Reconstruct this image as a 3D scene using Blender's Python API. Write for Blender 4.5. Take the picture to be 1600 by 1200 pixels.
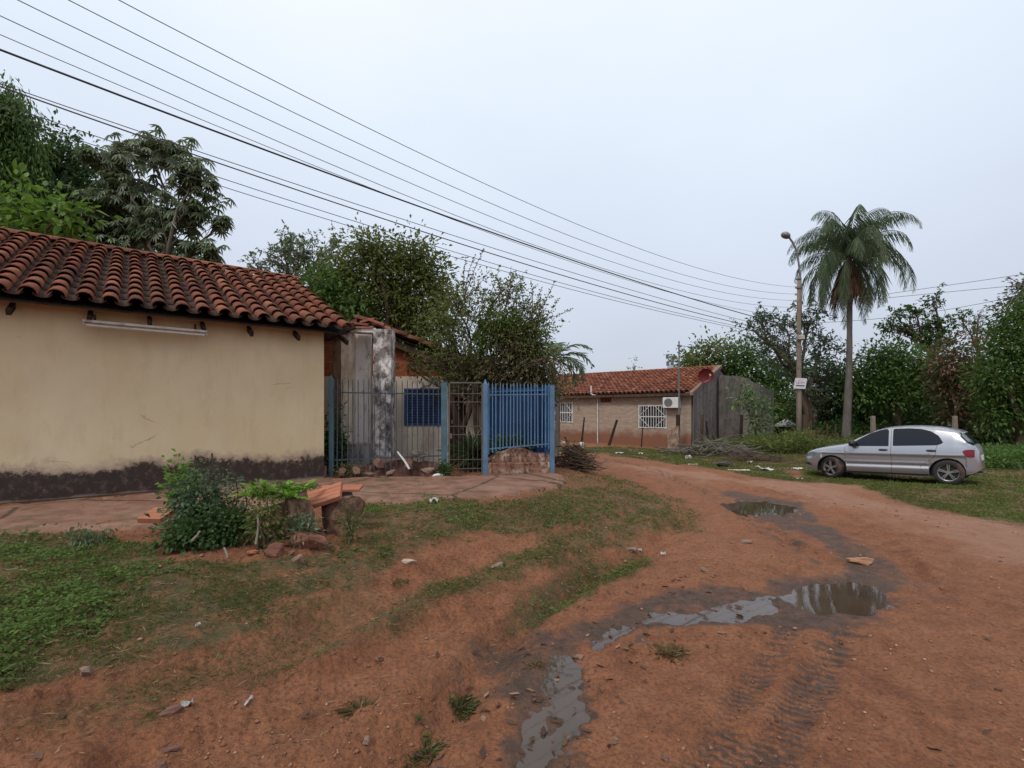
import bpy, math, random
import numpy as np
from mathutils import Vector, Matrix
PI = math.pi
rnd = random.Random(7)
scene = bpy.context.scene
for _o in list(bpy.data.objects): bpy.data.objects.remove(_o)
C = scene.collection

# ------------------------------------------------------------------ camera, sky, sun, exposure
EYE = 1.7; F = 750.0; HZ = 645.0
cd = bpy.data.cameras.new('camera'); cam = bpy.data.objects.new('camera', cd); C.objects.link(cam)
cam.location = (0, 0, EYE); cam.rotation_euler = (PI/2, 0, 0)
cd.sensor_width = 36; cd.lens = 36*F/1600; cd.shift_y = (HZ-600)/1600
cd.clip_start = 0.05; cd.clip_end = 2000
scene.camera = cam
scene.view_settings.view_transform = 'Standard'; scene.view_settings.look = 'None'
scene.view_settings.exposure = 0.10; scene.view_settings.gamma = 1.0
scene.render.resolution_x = 1024; scene.render.resolution_y = 768

SUN_EL, SUN_AZ = math.radians(50), math.radians(215)     # azimuth clockwise from +Y
w = bpy.data.worlds.new('World'); scene.world = w; w.use_nodes = True
nt = w.node_tree; nt.nodes.clear()
def wn(t): return nt.nodes.new(t)
out = wn('ShaderNodeOutputWorld'); bg = wn('ShaderNodeBackground'); bg.inputs['Strength'].default_value = 0.1
sky = wn('ShaderNodeTexSky'); sky.sky_type = 'NISHITA'; sky.sun_disc = False
sky.sun_elevation = SUN_EL; sky.sun_rotation = SUN_AZ
tc = wn('ShaderNodeTexCoord'); sp = wn('ShaderNodeSeparateXYZ'); nt.links.new(tc.outputs['Generated'], sp.inputs[0])
nz = wn('ShaderNodeTexNoise'); nz.inputs['Scale'].default_value = 1.6; nz.inputs['Detail'].default_value = 4; nz.inputs['Roughness'].default_value = .45
mp = wn('ShaderNodeMapping'); mp.inputs['Scale'].default_value = (1, 1, 2.2)
nt.links.new(tc.outputs['Generated'], mp.inputs[0]); nt.links.new(mp.outputs[0], nz.inputs['Vector'])
ad = wn('ShaderNodeMath'); ad.operation = 'MULTIPLY_ADD'; ad.inputs[1].default_value = .32; ad.inputs[2].default_value = -.16
nt.links.new(nz.outputs['Fac'], ad.inputs[0])
ad2 = wn('ShaderNodeMath'); ad2.operation = 'ADD'; nt.links.new(ad.outputs[0], ad2.inputs[0]); nt.links.new(sp.outputs['Z'], ad2.inputs[1])
cr = wn('ShaderNodeValToRGB'); nt.links.new(ad2.outputs[0], cr.inputs[0])
el = cr.color_ramp.elements
el[0].position = 0.0; el[0].color = (.50, .53, .61, 1)
el[1].position = 1.0; el[1].color = (1, 1, 1, 1)
for p_, c_ in ((.18, (.57, .62, .72, 1)), (.38, (.68, .75, .87, 1)), (.58, (.79, .87, .98, 1)), (.8, (1, 1, 1.0, 1))):
    e = el.new(p_); e.color = c_
sc = wn('ShaderNodeVectorMath'); sc.operation = 'SCALE'; sc.inputs['Scale'].default_value = 10.4
nt.links.new(cr.outputs[0], sc.inputs[0])
mx = wn('ShaderNodeMix'); mx.data_type = 'RGBA'; mx.inputs[0].default_value = .93
nt.links.new(sky.outputs[0], mx.inputs[6]); nt.links.new(sc.outputs[0], mx.inputs[7])
nt.links.new(mx.outputs[2], bg.inputs['Color']); nt.links.new(bg.outputs[0], out.inputs['Surface'])

sl = bpy.data.lights.new('sun', 'SUN'); sl.energy = 1.5; sl.angle = math.radians(12); sl.color = (1, .96, .9)
so = bpy.data.objects.new('sun', sl); C.objects.link(so)
sd_ = Vector((math.sin(SUN_AZ)*math.cos(SUN_EL), math.cos(SUN_AZ)*math.cos(SUN_EL), math.sin(SUN_EL)))
so.rotation_euler = (-sd_).to_track_quat('-Z', 'Y').to_euler(); so.location = sd_*30

# ------------------------------------------------------------------ helpers: points, noise, distances
def at(px, py, Z):
    return Vector(((px-800)/F*Z, Z, EYE-(py-HZ)/F*Z))
def hsh(ix, iy, s):
    h = (ix.astype(np.int64)*374761393 + iy.astype(np.int64)*668265263 + s*1442695041) & 0x7fffffff
    h = ((h ^ (h >> 13))*1274126177) & 0x7fffffff
    return ((h ^ (h >> 16)) & 0xffff)/65535.0
def vnoise(x, y, s=0):
    ix = np.floor(x); iy = np.floor(y); fx = x-ix; fy = y-iy
    fx = fx*fx*(3-2*fx); fy = fy*fy*(3-2*fy)
    a = hsh(ix, iy, s); b = hsh(ix+1, iy, s); c = hsh(ix, iy+1, s); d = hsh(ix+1, iy+1, s)
    return (a*(1-fx)+b*fx)*(1-fy)+(c*(1-fx)+d*fx)*fy - .5
def fbm(x, y, sc, o=4, s=0):
    r = 0; a = 1.0; t = 0
    for k in range(o):
        r = r + a*vnoise(x*sc+k*17.3, y*sc-k*9.1, s+k*7); t += a; a *= .5; sc *= 2.03
    return r/t*2
def sstep(x): x = np.clip(x, 0, 1); return x*x*(3-2*x)
def seg_d(x, y, P, closed=False):
    best = np.full(np.shape(x), 1e9); sgn = np.ones(np.shape(x)); n = len(P)
    for i in range(n if closed else n-1):
        ax, ay = P[i]; bx, by = P[(i+1) % n]
        dx, dy = bx-ax, by-ay; L = dx*dx+dy*dy+1e-12
        t = np.clip(((x-ax)*dx+(y-ay)*dy)/L, 0, 1)
        d = np.hypot(x-ax-t*dx, y-ay-t*dy); cr_ = dx*(y-ay)-dy*(x-ax)
        m = d < best; best = np.where(m, d, best); sgn = np.where(m, np.where(cr_ > 0, 1, -1), sgn)
    return best, sgn
def poly_sd(x, y, P):
    d, _ = seg_d(x, y, P, True)
    ins = np.zeros(np.shape(x), bool); n = len(P)
    for i in range(n):
        ax, ay = P[i]; bx, by = P[(i+1) % n]
        if ay == by: continue
        c = ((ay > y) != (by > y)) & (x < (bx-ax)*(y-ay)/(by-ay)+ax)
        ins ^= c
    return np.where(ins, d, -d)

# ------------------------------------------------------------------ terrain height (smooth base)
EDGE = [(-14, -12), (-4, -4), (-1.3, .6), (-.62, 2.1), (-.1, 3.5), (.65, 4.9), (1.7, 5.95), (2.55, 7.4), (2.9, 9.2), (2.9, 11.5), (2.1, 14.2), (-1, 17.5), (-10, 22), (-60, 34)]
BK = .15
def hbase(x, y):
    d, s = seg_d(x, y, EDGE); d = d*s
    return BK*sstep(d/.26+.35)+(.55-BK)*sstep(d/2.1)-.085*sstep((y-11)/2.2)*sstep((x-5.5)/2)
def G(px, py):
    u = (px-800)/F; v = (py-HZ)/F
    lo, hi = .3, EYE/max(v, .004)
    for _ in range(40):
        t = (lo+hi)/2
        if EYE-v*t > float(hbase(np.float64(u*t), np.float64(t))): lo = t
        else: hi = t
    t = (lo+hi)/2
    return (u*t, t)
def GP(pts): return [G(*p) for p in pts]
def gz(x, y): return float(hbase(np.float64(x), np.float64(y)))
def gp(px, py):
    x, y = G(px, py); return Vector((x, y, terrain(x, y)))

PUD = {
 'back': GP([(1135,787),(1152,782),(1200,783),(1248,791),(1257,797),(1232,804),(1180,806),(1150,798)]),
 'big': GP([(1208,932),(1222,917),(1270,908),(1320,905),(1375,911),(1404,942),(1402,957),(1360,962),(1280,959),(1240,946)]),
 'long': GP([(1215,930),(1140,942),(1095,950),(1060,955),(1012,950),(985,968),(948,986),(902,1022),(910,1030),(948,1008),(1000,978),(986,1004),(1002,1002),(1030,974),(1060,976),(1130,970),(1200,956)]),
 'near': GP([(850,1015),(893,1017),(908,1042),(909,1080),(913,1110),(890,1160),(868,1205),(850,1260),(775,1260),(800,1200),(820,1150),(842,1112),(860,1095),(852,1060)]),
}
WATER_Z = -0.016
MUDP = GP([(1100,762),(1180,772),(1260,786),(1330,825),(1400,880),(1450,935),(1455,965),(1400,990),(1240,985),(1120,985),(1010,1010),(950,1030),(945,1090),(935,1150),(905,1230),(740,1230),(770,1130),(800,1060),(820,1010),(900,960),(980,940),(1100,925),(1200,905),(1300,890),(1290,860),(1200,820),(1130,795)])
MUD2 = GP([(660,1230),(700,1100),(760,1000),(840,960),(900,1000),(960,1100),(930,1230)])
TR1 = GP([(1235,975),(1200,1030),(1150,1110),(1100,1200),(1070,1260)])
TR2 = GP([(1330,985),(1290,1040),(1235,1120),(1190,1200),(1165,1260)])
TR3 = GP([(1300,880),(1240,850),(1180,815),(1090,765),(1010,730),(940,716)])
TR4 = GP([(1440,900),(1380,840),(1280,785),(1150,745),(1040,722),(960,708)])
TR5 = GP([(1230,905),(1232,850),(1222,800),(1170,765)])
TRR = GP([(1180,765),(1260,795),(1330,830),(1400,870),(1500,960)])
BR1 = GP([(250,1185),(480,1090),(640,1010),(800,945),(900,890),(1010,835)])
BR2 = GP([(120,1120),(420,1030),(600,930),(760,870),(900,835),(1040,795)])
def relief(x, y, d_edge):
    road = sstep(-d_edge/.3+.5)
    n = fbm(x, y, 1.1, 4, 3)*.028 + fbm(x, y, 5.5, 3, 11)*.024
    r = np.hypot(x, y)
    cl = np.clip(fbm(x, y, 17, 3, 15)*1.4-.1, 0, 1)*np.clip(fbm(x, y, 1.6, 3, 16)*2+.35, 0, 1)
    n = n + np.where(r < 14, fbm(x, y, 30, 3, 5)*.0085+cl*.024, 0)
    z = n*(.75+.5*(1-road))+.006
    # eroded lip of the bank
    z = z - .09*np.exp(-((d_edge+.02)/.16)**2)*np.clip(fbm(x, y, 2.3, 3, 21)*1.5+.3, 0, 1)
    return z
def pud_carve(x, y):
    c = np.zeros(np.shape(x))
    for k, P in PUD.items():
        d = poly_sd(x, y, P)+fbm(x, y, 2.6, 4, 63)*.11+fbm(x, y, 10, 4, 64)*.055
        d = d+{'long': .04, 'near': .04}.get(k, 0)
        c = np.maximum(c, sstep((d+.03)/.14))
    return c
def track(x, y, T, w=.085):
    d, _ = seg_d(x, y, T); return np.exp(-(d/w)**4)
def hfull(x, y):
    x = np.asarray(x, float); y = np.asarray(y, float)
    dd, s = seg_d(x, y, EDGE); dd = dd*s
    z = BK*sstep(dd/.26+.35)+(.55-BK)*sstep(dd/2.1)+relief(x, y, dd)-.085*sstep((y-11)/2.2)*sstep((x-5.5)/2)
    m = np.zeros_like(x)
    for T, a, w_ in ((BR1, .045, .20), (BR2, .035, .18)):
        d, _ = seg_d(x, y, T); m += a*np.exp(-(d/w_)**4)-.028*np.exp(-((d-w_*1.35)/.07)**2)*(.6+vnoise(x*6, y*6, 9))
    for T, a in ((TR1,.022),(TR2,.024),(TR3,.045),(TR4,.045),(TR5,.026),(TRR,.03)):
        t = track(x, y, T, .11); m += a*t
        d, _ = seg_d(x, y, T); m -= .012*np.exp(-((d-.17)/.05)**2)*(.5+vnoise(x*9, y*9, 8))
        if T in (TR1, TR2, TR5): m += .006*t*np.sin((y*1.2+np.abs(d)*1.2)*80)*(np.hypot(x, y) < 7)
    cv = pud_carve(x, y)
    mud = sstep((poly_sd(x, y, MUDP)+.1)/.25)
    z = z-m
    z = np.where(z < 0, z, z) * (1-.45*mud) + mud*fbm(x, y, 4, 3, 31)*.012
    lvl = WATER_Z + .012 + .55*np.maximum(z-WATER_Z-.012, -.02)
    z = np.where(cv > 0, z*(1-cv)+cv*(WATER_Z-.015+fbm(x, y, 5, 3, 77)*.020+fbm(x, y, 19, 3, 78)*.010), z)
    # keep stray hollows near puddles above the water except where carved
    return z
def terrain(x, y): return float(hfull(np.array([x]), np.array([y]))[0])
# ------------------------------------------------------------------ helpers: tagging, mesh building
def tag(o, label=None, cat=None, group=None, kind=None):
    if label: o['label'] = label
    if cat: o['category'] = cat
    if group: o['group'] = group
    if kind: o['kind'] = kind
    return o
def thing(name, label, cat, loc=(0, 0, 0), rz=0, group=None):
    o = bpy.data.objects.new(name, None); C.objects.link(o); o.location = loc; o.rotation_euler = (0, 0, rz)
    o.empty_display_size = .2
    return tag(o, label, cat, group)
def mesh_np(name, V, Fc, mat, parent=None, attrs=None, smooth=False, loc=None, fattrs=None):
    """V (n,3) array, Fc (m,k) array"""
    me = bpy.data.meshes.new(name); V = np.asarray(V, np.float32); Fc = np.asarray(Fc, np.int32)
    n, k = Fc.shape
    me.vertices.add(len(V)); me.vertices.foreach_set('co', V.ravel())
    me.loops.add(n*k); me.loops.foreach_set('vertex_index', Fc.ravel())
    me.polygons.add(n); me.polygons.foreach_set('loop_start', np.arange(0, n*k, k, dtype=np.int32))
    me.polygons.foreach_set('loop_total', np.full(n, k, np.int32))
    me.update(calc_edges=True)
    if smooth: me.polygons.foreach_set('use_smooth', np.ones(n, bool))
    for a, v in (attrs or {}).items():
        at_ = me.attributes.new(a, 'FLOAT', 'POINT'); at_.data.foreach_set('value', np.asarray(v, np.float32))
    for a, v in (fattrs or {}).items():
        at_ = me.attributes.new(a, 'FLOAT', 'FACE'); at_.data.foreach_set('value', np.asarray(v, np.float32))
    me.materials.append(mat)
    o = bpy.data.objects.new(name, me); C.objects.link(o)
    if parent: o.parent = parent
    if loc is not None: o.location = loc
    return o
def frame(d):
    d = d.normalized(); u = Vector((0, 0, 1)) if abs(d.z) < .9 else Vector((1, 0, 0))
    a = d.cross(u).normalized(); return a, d.cross(a).normalized()
class MB:
    def __init__(s): s.v = []; s.f = []; s.a = []; s.cur = .5
    def add(s, vs, fs):
        o = len(s.v); s.v += [tuple(v) for v in vs]; s.f += [tuple(i+o for i in f) for f in fs]; s.a += [s.cur]*len(fs); return s
    def box(s, c, size, rot=None, taper=1.0):
        x, y, z = [q/2 for q in size]
        vs = [Vector((sx*x*(taper if sz > 0 else 1), sy*y*(taper if sz > 0 else 1), sz*z)) for sz in (-1, 1) for sx, sy in ((-1, -1), (1, -1), (1, 1), (-1, 1))]
        if rot is not None:
            if not isinstance(rot, Matrix): rot = Matrix.Rotation(rot, 3, 'Z')
            vs = [rot @ v for v in vs]
        c = Vector(c); vs = [v+c for v in vs]
        return s.add(vs, [(3, 2, 1, 0), (4, 5, 6, 7), (0, 1, 5, 4), (1, 2, 6, 5), (2, 3, 7, 6), (3, 0, 4, 7)])
    def bar(s, a, b, w, h=None, n=4, cap=True):
        a = Vector(a); b = Vector(b); h = h or w; p, q = frame(b-a)
        if n == 4: ring = [(-.5, -.5), (.5, -.5), (.5, .5), (-.5, .5)]
        else: ring = [(.5*math.cos(2*PI*k/n), .5*math.sin(2*PI*k/n)) for k in range(n)]
        vs = [e+p*(w*r[0])+q*(h*r[1]) for e in (a, b) for r in ring]
        fs = [(k, (k+1) % n, n+(k+1) % n, n+k) for k in range(n)]
        if cap: fs += [tuple(range(n))[::-1], tuple(range(n, 2*n))]
        return s.add(vs, fs)
    def tube(s, pts, rad, n=8, cap=True):
        pts = [Vector(p) for p in pts]; m = len(pts)
        if not hasattr(rad, '__len__'): rad = [rad]*m
        vs = []; pa = None
        for i, p in enumerate(pts):
            d = (pts[min(i+1, m-1)]-pts[max(i-1, 0)])
            if d.length < 1e-7: d = Vector((0, 0, 1))
            d.normalize()
            if pa is None: a, b = frame(d)
            else:
                a = pa-d*pa.dot(d); a = a.normalized() if a.length > 1e-5 else frame(d)[0]; b = d.cross(a)
            pa = a
            vs += [p+(a*math.cos(2*PI*k/n)+b*math.sin(2*PI*k/n))*rad[i] for k in range(n)]
        fs = [(i*n+k, i*n+(k+1) % n, (i+1)*n+(k+1) % n, (i+1)*n+k) for i in range(m-1) for k in range(n)]
        if cap: fs += [tuple(range(n))[::-1], tuple((m-1)*n+k for k in range(n))]
        return s.add(vs, fs)
    def prism(s, poly, y0, y1):
        """poly of (x,z), extruded in y"""
        n = len(poly); vs = [(x, y0, z) for x, z in poly]+[(x, y1, z) for x, z in poly]
        fs = [tuple(range(n)), tuple(range(n, 2*n))[::-1]]+[(k, n+k, n+(k+1) % n, (k+1) % n) for k in range(n)]
        return s.add(vs, fs)
    def lathe(s, prof, c, axis='y', n=24, ang0=0):
        """prof of (r, h) turned about the axis through c"""
        vs = []; m = len(prof); c = Vector(c)
        for r, h in prof:
            for k in range(n):
                t = 2*PI*k/n+ang0; a, b = r*math.cos(t), r*math.sin(t)
                vs.append(c+(Vector((a, h, b)) if axis == 'y' else Vector((a, b, h)) if axis == 'z' else Vector((h, a, b))))
        return s.add(vs, [(i*n+k, i*n+(k+1) % n, (i+1)*n+(k+1) % n, (i+1)*n+k) for i in range(m-1) for k in range(n)])
    def xf(s, M, start=0):
        s.v[start:] = [tuple(M @ Vector(v)) for v in s.v[start:]]; return s
    def build(s, name, mat, parent=None, smooth=False, bevel=0, loc=None, fix=True):
        me = bpy.data.meshes.new(name); me.from_pydata(s.v, [], s.f); me.update()
        at_ = me.attributes.new('var', 'FLOAT', 'FACE'); at_.data.foreach_set('value', np.array(s.a, np.float32))
        if fix:
            import bmesh
            bm = bmesh.new(); bm.from_mesh(me); bmesh.ops.recalc_face_normals(bm, faces=bm.faces); bm.to_mesh(me); bm.free()
        if smooth:
            me.polygons.foreach_set('use_smooth', np.ones(len(me.polygons), bool))
        me.materials.append(mat)
        o = bpy.data.objects.new(name, me); C.objects.link(o)
        if parent: o.parent = parent
        if loc is not None: o.location = loc
        if bevel:
            b = o.modifiers.new('bevel', 'BEVEL'); b.width = bevel; b.segments = 2; b.limit_method = 'ANGLE'
        return o
def rock(mb, c, size, seed=0, flat=1.0, rot=0, rough=.25, tilt=0):
    """angular lump: cube sphere pushed by noise"""
    r = random.Random(seed); n = 5; vs = []; idx = {}
    def vid(p):
        k = tuple(round(q, 4) for q in p)
        if k not in idx:
            v = Vector(p); v = v.lerp(v.normalized()*1.15, .22 if not flat < 1 else .05)
            f = 1
            for ax, a_ in planes:
                dd = v.dot(ax)
                if dd > a_: v = v-ax*(dd-a_)
            q_ = float(vnoise(np.array([v.x*2.2+sdn]), np.array([v.y*2.2+v.z*1.7]), 3)[0]); v = v*(1+.22*q_); idx[k] = len(vs); vs.append(v+Vector((r.uniform(-1, 1), r.uniform(-1, 1), r.uniform(-1, 1)))*.03)
        return idx[k]
    planes = []
    n = 8; sdn = seed*3.1
    for _ in range(12):
        a = Vector((r.gauss(0, 1), r.gauss(0, 1), r.gauss(0, .7))).normalized(); planes.append((a, r.uniform(1-rough*2, 1)))
    fs = []
    for ax in range(3):
        for sg in (-1, 1):
            for i in range(n):
                for j in range(n):
                    q = []
                    for di, dj in ((0, 0), (1, 0), (1, 1), (0, 1)):
                        p = [0, 0, 0]; p[ax] = sg; p[(ax+1) % 3] = -1+2*(i+di)/n; p[(ax+2) % 3] = -1+2*(j+dj)/n; q.append(vid(tuple(p)))
                    fs.append(tuple(q) if sg > 0 else tuple(q[::-1]))
    R = Matrix.Rotation(rot, 3, 'Z') @ Matrix.Rotation(tilt, 3, 'X'); c = Vector(c)
    vs = [c+R @ Vector((v.x*size[0]/2, v.y*size[1]/2, v.z*size[2]/2)) for v in vs]
    return mb.add(vs, fs)

# ------------------------------------------------------------------ materials
class Mt:
    def __init__(s, name):
        s.m = bpy.data.materials.new(name); s.m.use_nodes = True; s.t = s.m.node_tree; s.t.nodes.clear()
        s.o = s.t.nodes.new('ShaderNodeOutputMaterial'); s.p = s.t.nodes.new('ShaderNodeBsdfPrincipled')
        s.t.links.new(s.p.outputs[0], s.o.inputs[0]); s.c = s.t.nodes.new('ShaderNodeTexCoord')
    def set(s, sock, v):
        if isinstance(v, bpy.types.NodeSocket): s.t.links.new(v, sock)
        else:
            if sock.type == 'RGBA' and len(v) == 3: v = (*v, 1)
            sock.default_value = v
    def pos(s, scale=(1, 1, 1), co='Object', rot=(0, 0, 0)):
        m = s.t.nodes.new('ShaderNodeMapping'); m.inputs['Scale'].default_value = scale; m.inputs['Rotation'].default_value = rot
        s.t.links.new(s.c.outputs[co], m.inputs[0]); return m.outputs[0]
    def noise(s, scale, detail=4, rough=.55, vec=None, dist=0, col=False):
        n = s.t.nodes.new('ShaderNodeTexNoise'); n.inputs['Scale'].default_value = scale; n.inputs['Detail'].default_value = detail
        n.inputs['Roughness'].default_value = rough; n.inputs['Distortion'].default_value = dist
        s.t.links.new(vec if vec is not None else s.c.outputs['Object'], n.inputs['Vector']); return n.outputs['Color' if col else 'Fac']
    def voro(s, scale, vec=None, feat='F1', out='Distance', rand=1):
        n = s.t.nodes.new('ShaderNodeTexVoronoi'); n.inputs['Scale'].default_value = scale; n.feature = feat
        n.inputs['Randomness'].default_value = rand
        s.t.links.new(vec if vec is not None else s.c.outputs['Object'], n.inputs['Vector']); return n.outputs[out]
    def ramp(s, f, stops, interp='LINEAR'):
        n = s.t.nodes.new('ShaderNodeValToRGB'); n.color_ramp.interpolation = interp; s.t.links.new(f, n.inputs[0]); e = n.color_ramp.elements
        while len(e) > 1: e.remove(e[-1])
        for i, (p, c) in enumerate(stops):
            if not hasattr(c, '__len__'): c = (c, c, c)
            q = e[0] if i == 0 else e.new(p)
            q.position = p; q.color = (*c, 1) if len(c) == 3 else c
        return n.outputs[0]
    def mix(s, f, a, b, mode='MIX'):
        n = s.t.nodes.new('ShaderNodeMix'); n.data_type = 'RGBA'; n.blend_type = mode
        s.set(n.inputs[0], f); s.set(n.inputs[6], a); s.set(n.inputs[7], b); return n.outputs[2]
    def math(s, op, a, b=0.0, c=0.0, clamp=False):
        n = s.t.nodes.new('ShaderNodeMath'); n.operation = op; n.use_clamp = clamp
        s.set(n.inputs[0], a); s.set(n.inputs[1], b); s.set(n.inputs[2], c); return n.outputs[0]
    def attr(s, name):
        n = s.t.nodes.new('ShaderNodeAttribute'); n.attribute_name = name; return n.outputs['Fac']
    def xyz(s, co='Object'):
        n = s.t.nodes.new('ShaderNodeSeparateXYZ'); s.t.links.new(s.c.outputs[co], n.inputs[0]); return n.outputs
    def bump(s, h, strength=.5, dist=.01, prev=None):
        n = s.t.nodes.new('ShaderNodeBump'); n.inputs['Strength'].default_value = strength; n.inputs['Distance'].default_value = dist
        s.t.links.new(h, n.inputs['Height'])
        if prev is not None: s.t.links.new(prev, n.inputs['Normal'])
        s.t.links.new(n.outputs[0], s.p.inputs['Normal']); return n.outputs[0]
    def fin(s, col=None, rough=None, metal=None, spec=None):
        if col is not None: s.set(s.p.inputs['Base Color'], col)
        if rough is not None: s.set(s.p.inputs['Roughness'], rough)
        if metal is not None: s.set(s.p.inputs['Metallic'], metal)
        if spec is not None: s.set(s.p.inputs['Specular IOR Level'], spec)
        return s.m
def mul(c, k): return tuple(q*k for q in c)
def simple(name, col, rough=.7, var=.25, scale=6, metal=0, bump=.2, dirt=None, dirtamt=.5):
    m = Mt(name); n = m.noise(scale, 5, .6)
    c = m.ramp(n, [(.25, mul(col, 1-var)), (.75, mul(col, 1+var))])
    if dirt is not None:
        d = m.ramp(m.noise(scale*.45, 6, .65), [(.5-.0, 0), (.66, dirtamt)])
        c = m.mix(d, c, dirt)
    if bump: m.bump(m.noise(scale*5, 4, .6), bump, .01)
    return m.fin(c, rough, metal)
LK = 1.5
def leafmat(name, c1, c2, c3=None, trans=.25, rough=.5, spec=.3):
    """leaf colour varies per leaf (var) and in patches"""
    m = Mt(name); v = m.attr('var')
    st = [(0, c1), (.8, c2)]+([(1.0, c3)] if c3 else [])
    st = [(p_, mul(q_, LK)) for p_, q_ in st]
    c = m.ramp(v, st)
    c = m.mix(m.ramp(m.noise(.9, 2), [(.35, 0), (.7, .5)]), c, mul(c2, 1.25))
    m.fin(c, rough, 0, spec)
    tr = m.t.nodes.new('ShaderNodeBsdfTranslucent'); m.t.links.new(c, tr.inputs[0])
    ms = m.t.nodes.new('ShaderNodeMixShader'); ms.inputs[0].default_value = min(.5, trans+.08)
    m.t.links.new(m.p.outputs[0], ms.inputs[1]); m.t.links.new(tr.outputs[0], ms.inputs[2]); m.t.links.new(ms.outputs[0], m.o.inputs[0])
    return m.m

def m_ground():
    m = Mt('red_soil'); g = m.attr('grass'); mu = m.attr('mud'); dr = m.attr('dry')
    n1 = m.noise(.55, 5, .6); n2 = m.noise(4.5, 6, .65); n3 = m.noise(38, 5, .7)
    c = m.ramp(n2, [(.25, (.130, .045, .020)), (.5, (.248, .095, .043)), (.78, (.330, .143, .072))])
    c = m.mix(m.ramp(n1, [(.38, 0), (.68, .55)]), c, (.325, .142, .066))
    c = m.mix(m.ramp(n3, [(.32, .75), (.56, 0)]), c, (.062, .026, .018))
    c = m.mix(m.ramp(m.noise(95, 3, .6), [(.60, 0), (.72, .55)]), c, (.33, .17, .11))
    c = m.mix(m.math('MULTIPLY', dr, m.ramp(n2, [(.3, .35), (.65, .85)])), c, (.315, .175, .118))
    peb = m.voro(30, out='Distance'); pm = m.ramp(peb, [(.12, .55), (.2, 0)])
    pc = m.voro(30, out='Color')
    c = m.mix(m.math('MULTIPLY', pm, m.ramp(pc, [(.45, 0), (.55, 1)])), c, (.27, .15, .11))
    # thatch between the blades
    th = m.noise(16, 6, .75, vec=m.pos((1, 2.2, 1)))
    thc = m.ramp(th, [(.3, (.030, .034, .013)), (.5, (.070, .072, .028)), (.72, (.145, .110, .052))])
    gm = m.math('MULTIPLY', g, m.ramp(m.noise(7, 5, .7), [(.36, .15), (.55, 1)]))
    c = m.mix(m.math('MULTIPLY', gm, .92), c, thc)
    # wet mud
    mn = m.noise(3.2, 6, .7); mm = m.math('MULTIPLY_ADD', mu, 2.3, m.math('MULTIPLY_ADD', mn, 4.2, -3.35), clamp=True)
    mc = m.ramp(m.noise(9, 6, .7), [(.3, (.040, .024, .017)), (.52, (.088, .050, .034)), (.75, (.150, .076, .048))])
    c = m.mix(mm, c, mc)
    r = m.ramp(mm, [(0, .95), (.5, .85), (1, .68)])
    wet = m.math('MULTIPLY', mm, m.ramp(m.noise(7.5, 6, .65), [(.56, 0), (.60, 1)]))
    r = m.mix(wet, r, (.16, .16, .16))
    b1 = m.bump(m.noise(14, 6, .75), .9, .04)
    b2 = m.bump(n3, .9, .012, b1)
    m.bump(m.ramp(peb, [(.0, 1), (.2, 0)]), .35, .006, b2)
    m.fin(c, r, 0, .35); return m.m
def m_water():
    m = Mt('muddy_water'); n = m.noise(3, 4)
    c = m.ramp(n, [(.3, (.050, .034, .024)), (.7, (.076, .050, .035))])
    m.bump(m.noise(5, 3), .035, .01)
    m.fin(c, .03, 0, .7); m.p.inputs['IOR'].default_value = 1.4; return m.m
def m_paving():
    m = Mt('worn_concrete'); n = m.noise(3.5, 6, .65)
    c = m.ramp(n, [(.28, (.13, .062, .042)), (.5, (.215, .115, .082)), (.75, (.29, .17, .125))])
    c = m.mix(m.ramp(m.noise(11, 6, .75), [(.52, 0), (.68, .7)]), c, (.14, .085, .055))
    v = m.voro(.62, vec=m.mix(.12, m.c.outputs['Object'], m.noise(2.5, 5, col=True)), feat='DISTANCE_TO_EDGE')
    c = m.mix(m.ramp(m.noise(2.3, 7, .75), [(.54, 0), (.64, .8)]), c, (.085, .075, .035))
    k = m.ramp(v, [(.004, 1), (.022, 0)])
    c = m.mix(m.math('MULTIPLY', k, .85), c, (.045, .035, .02))
    c = m.mix(m.ramp(m.noise(1.4, 5), [(.55, 0), (.75, .45)]), c, (.29, .20, .16))
    b = m.bump(m.noise(26, 5, .7), .3, .01); m.bump(m.math('SUBTRACT', 1, k), .6, .02, b)
    return m.fin(c, .9, 0, .2)
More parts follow.
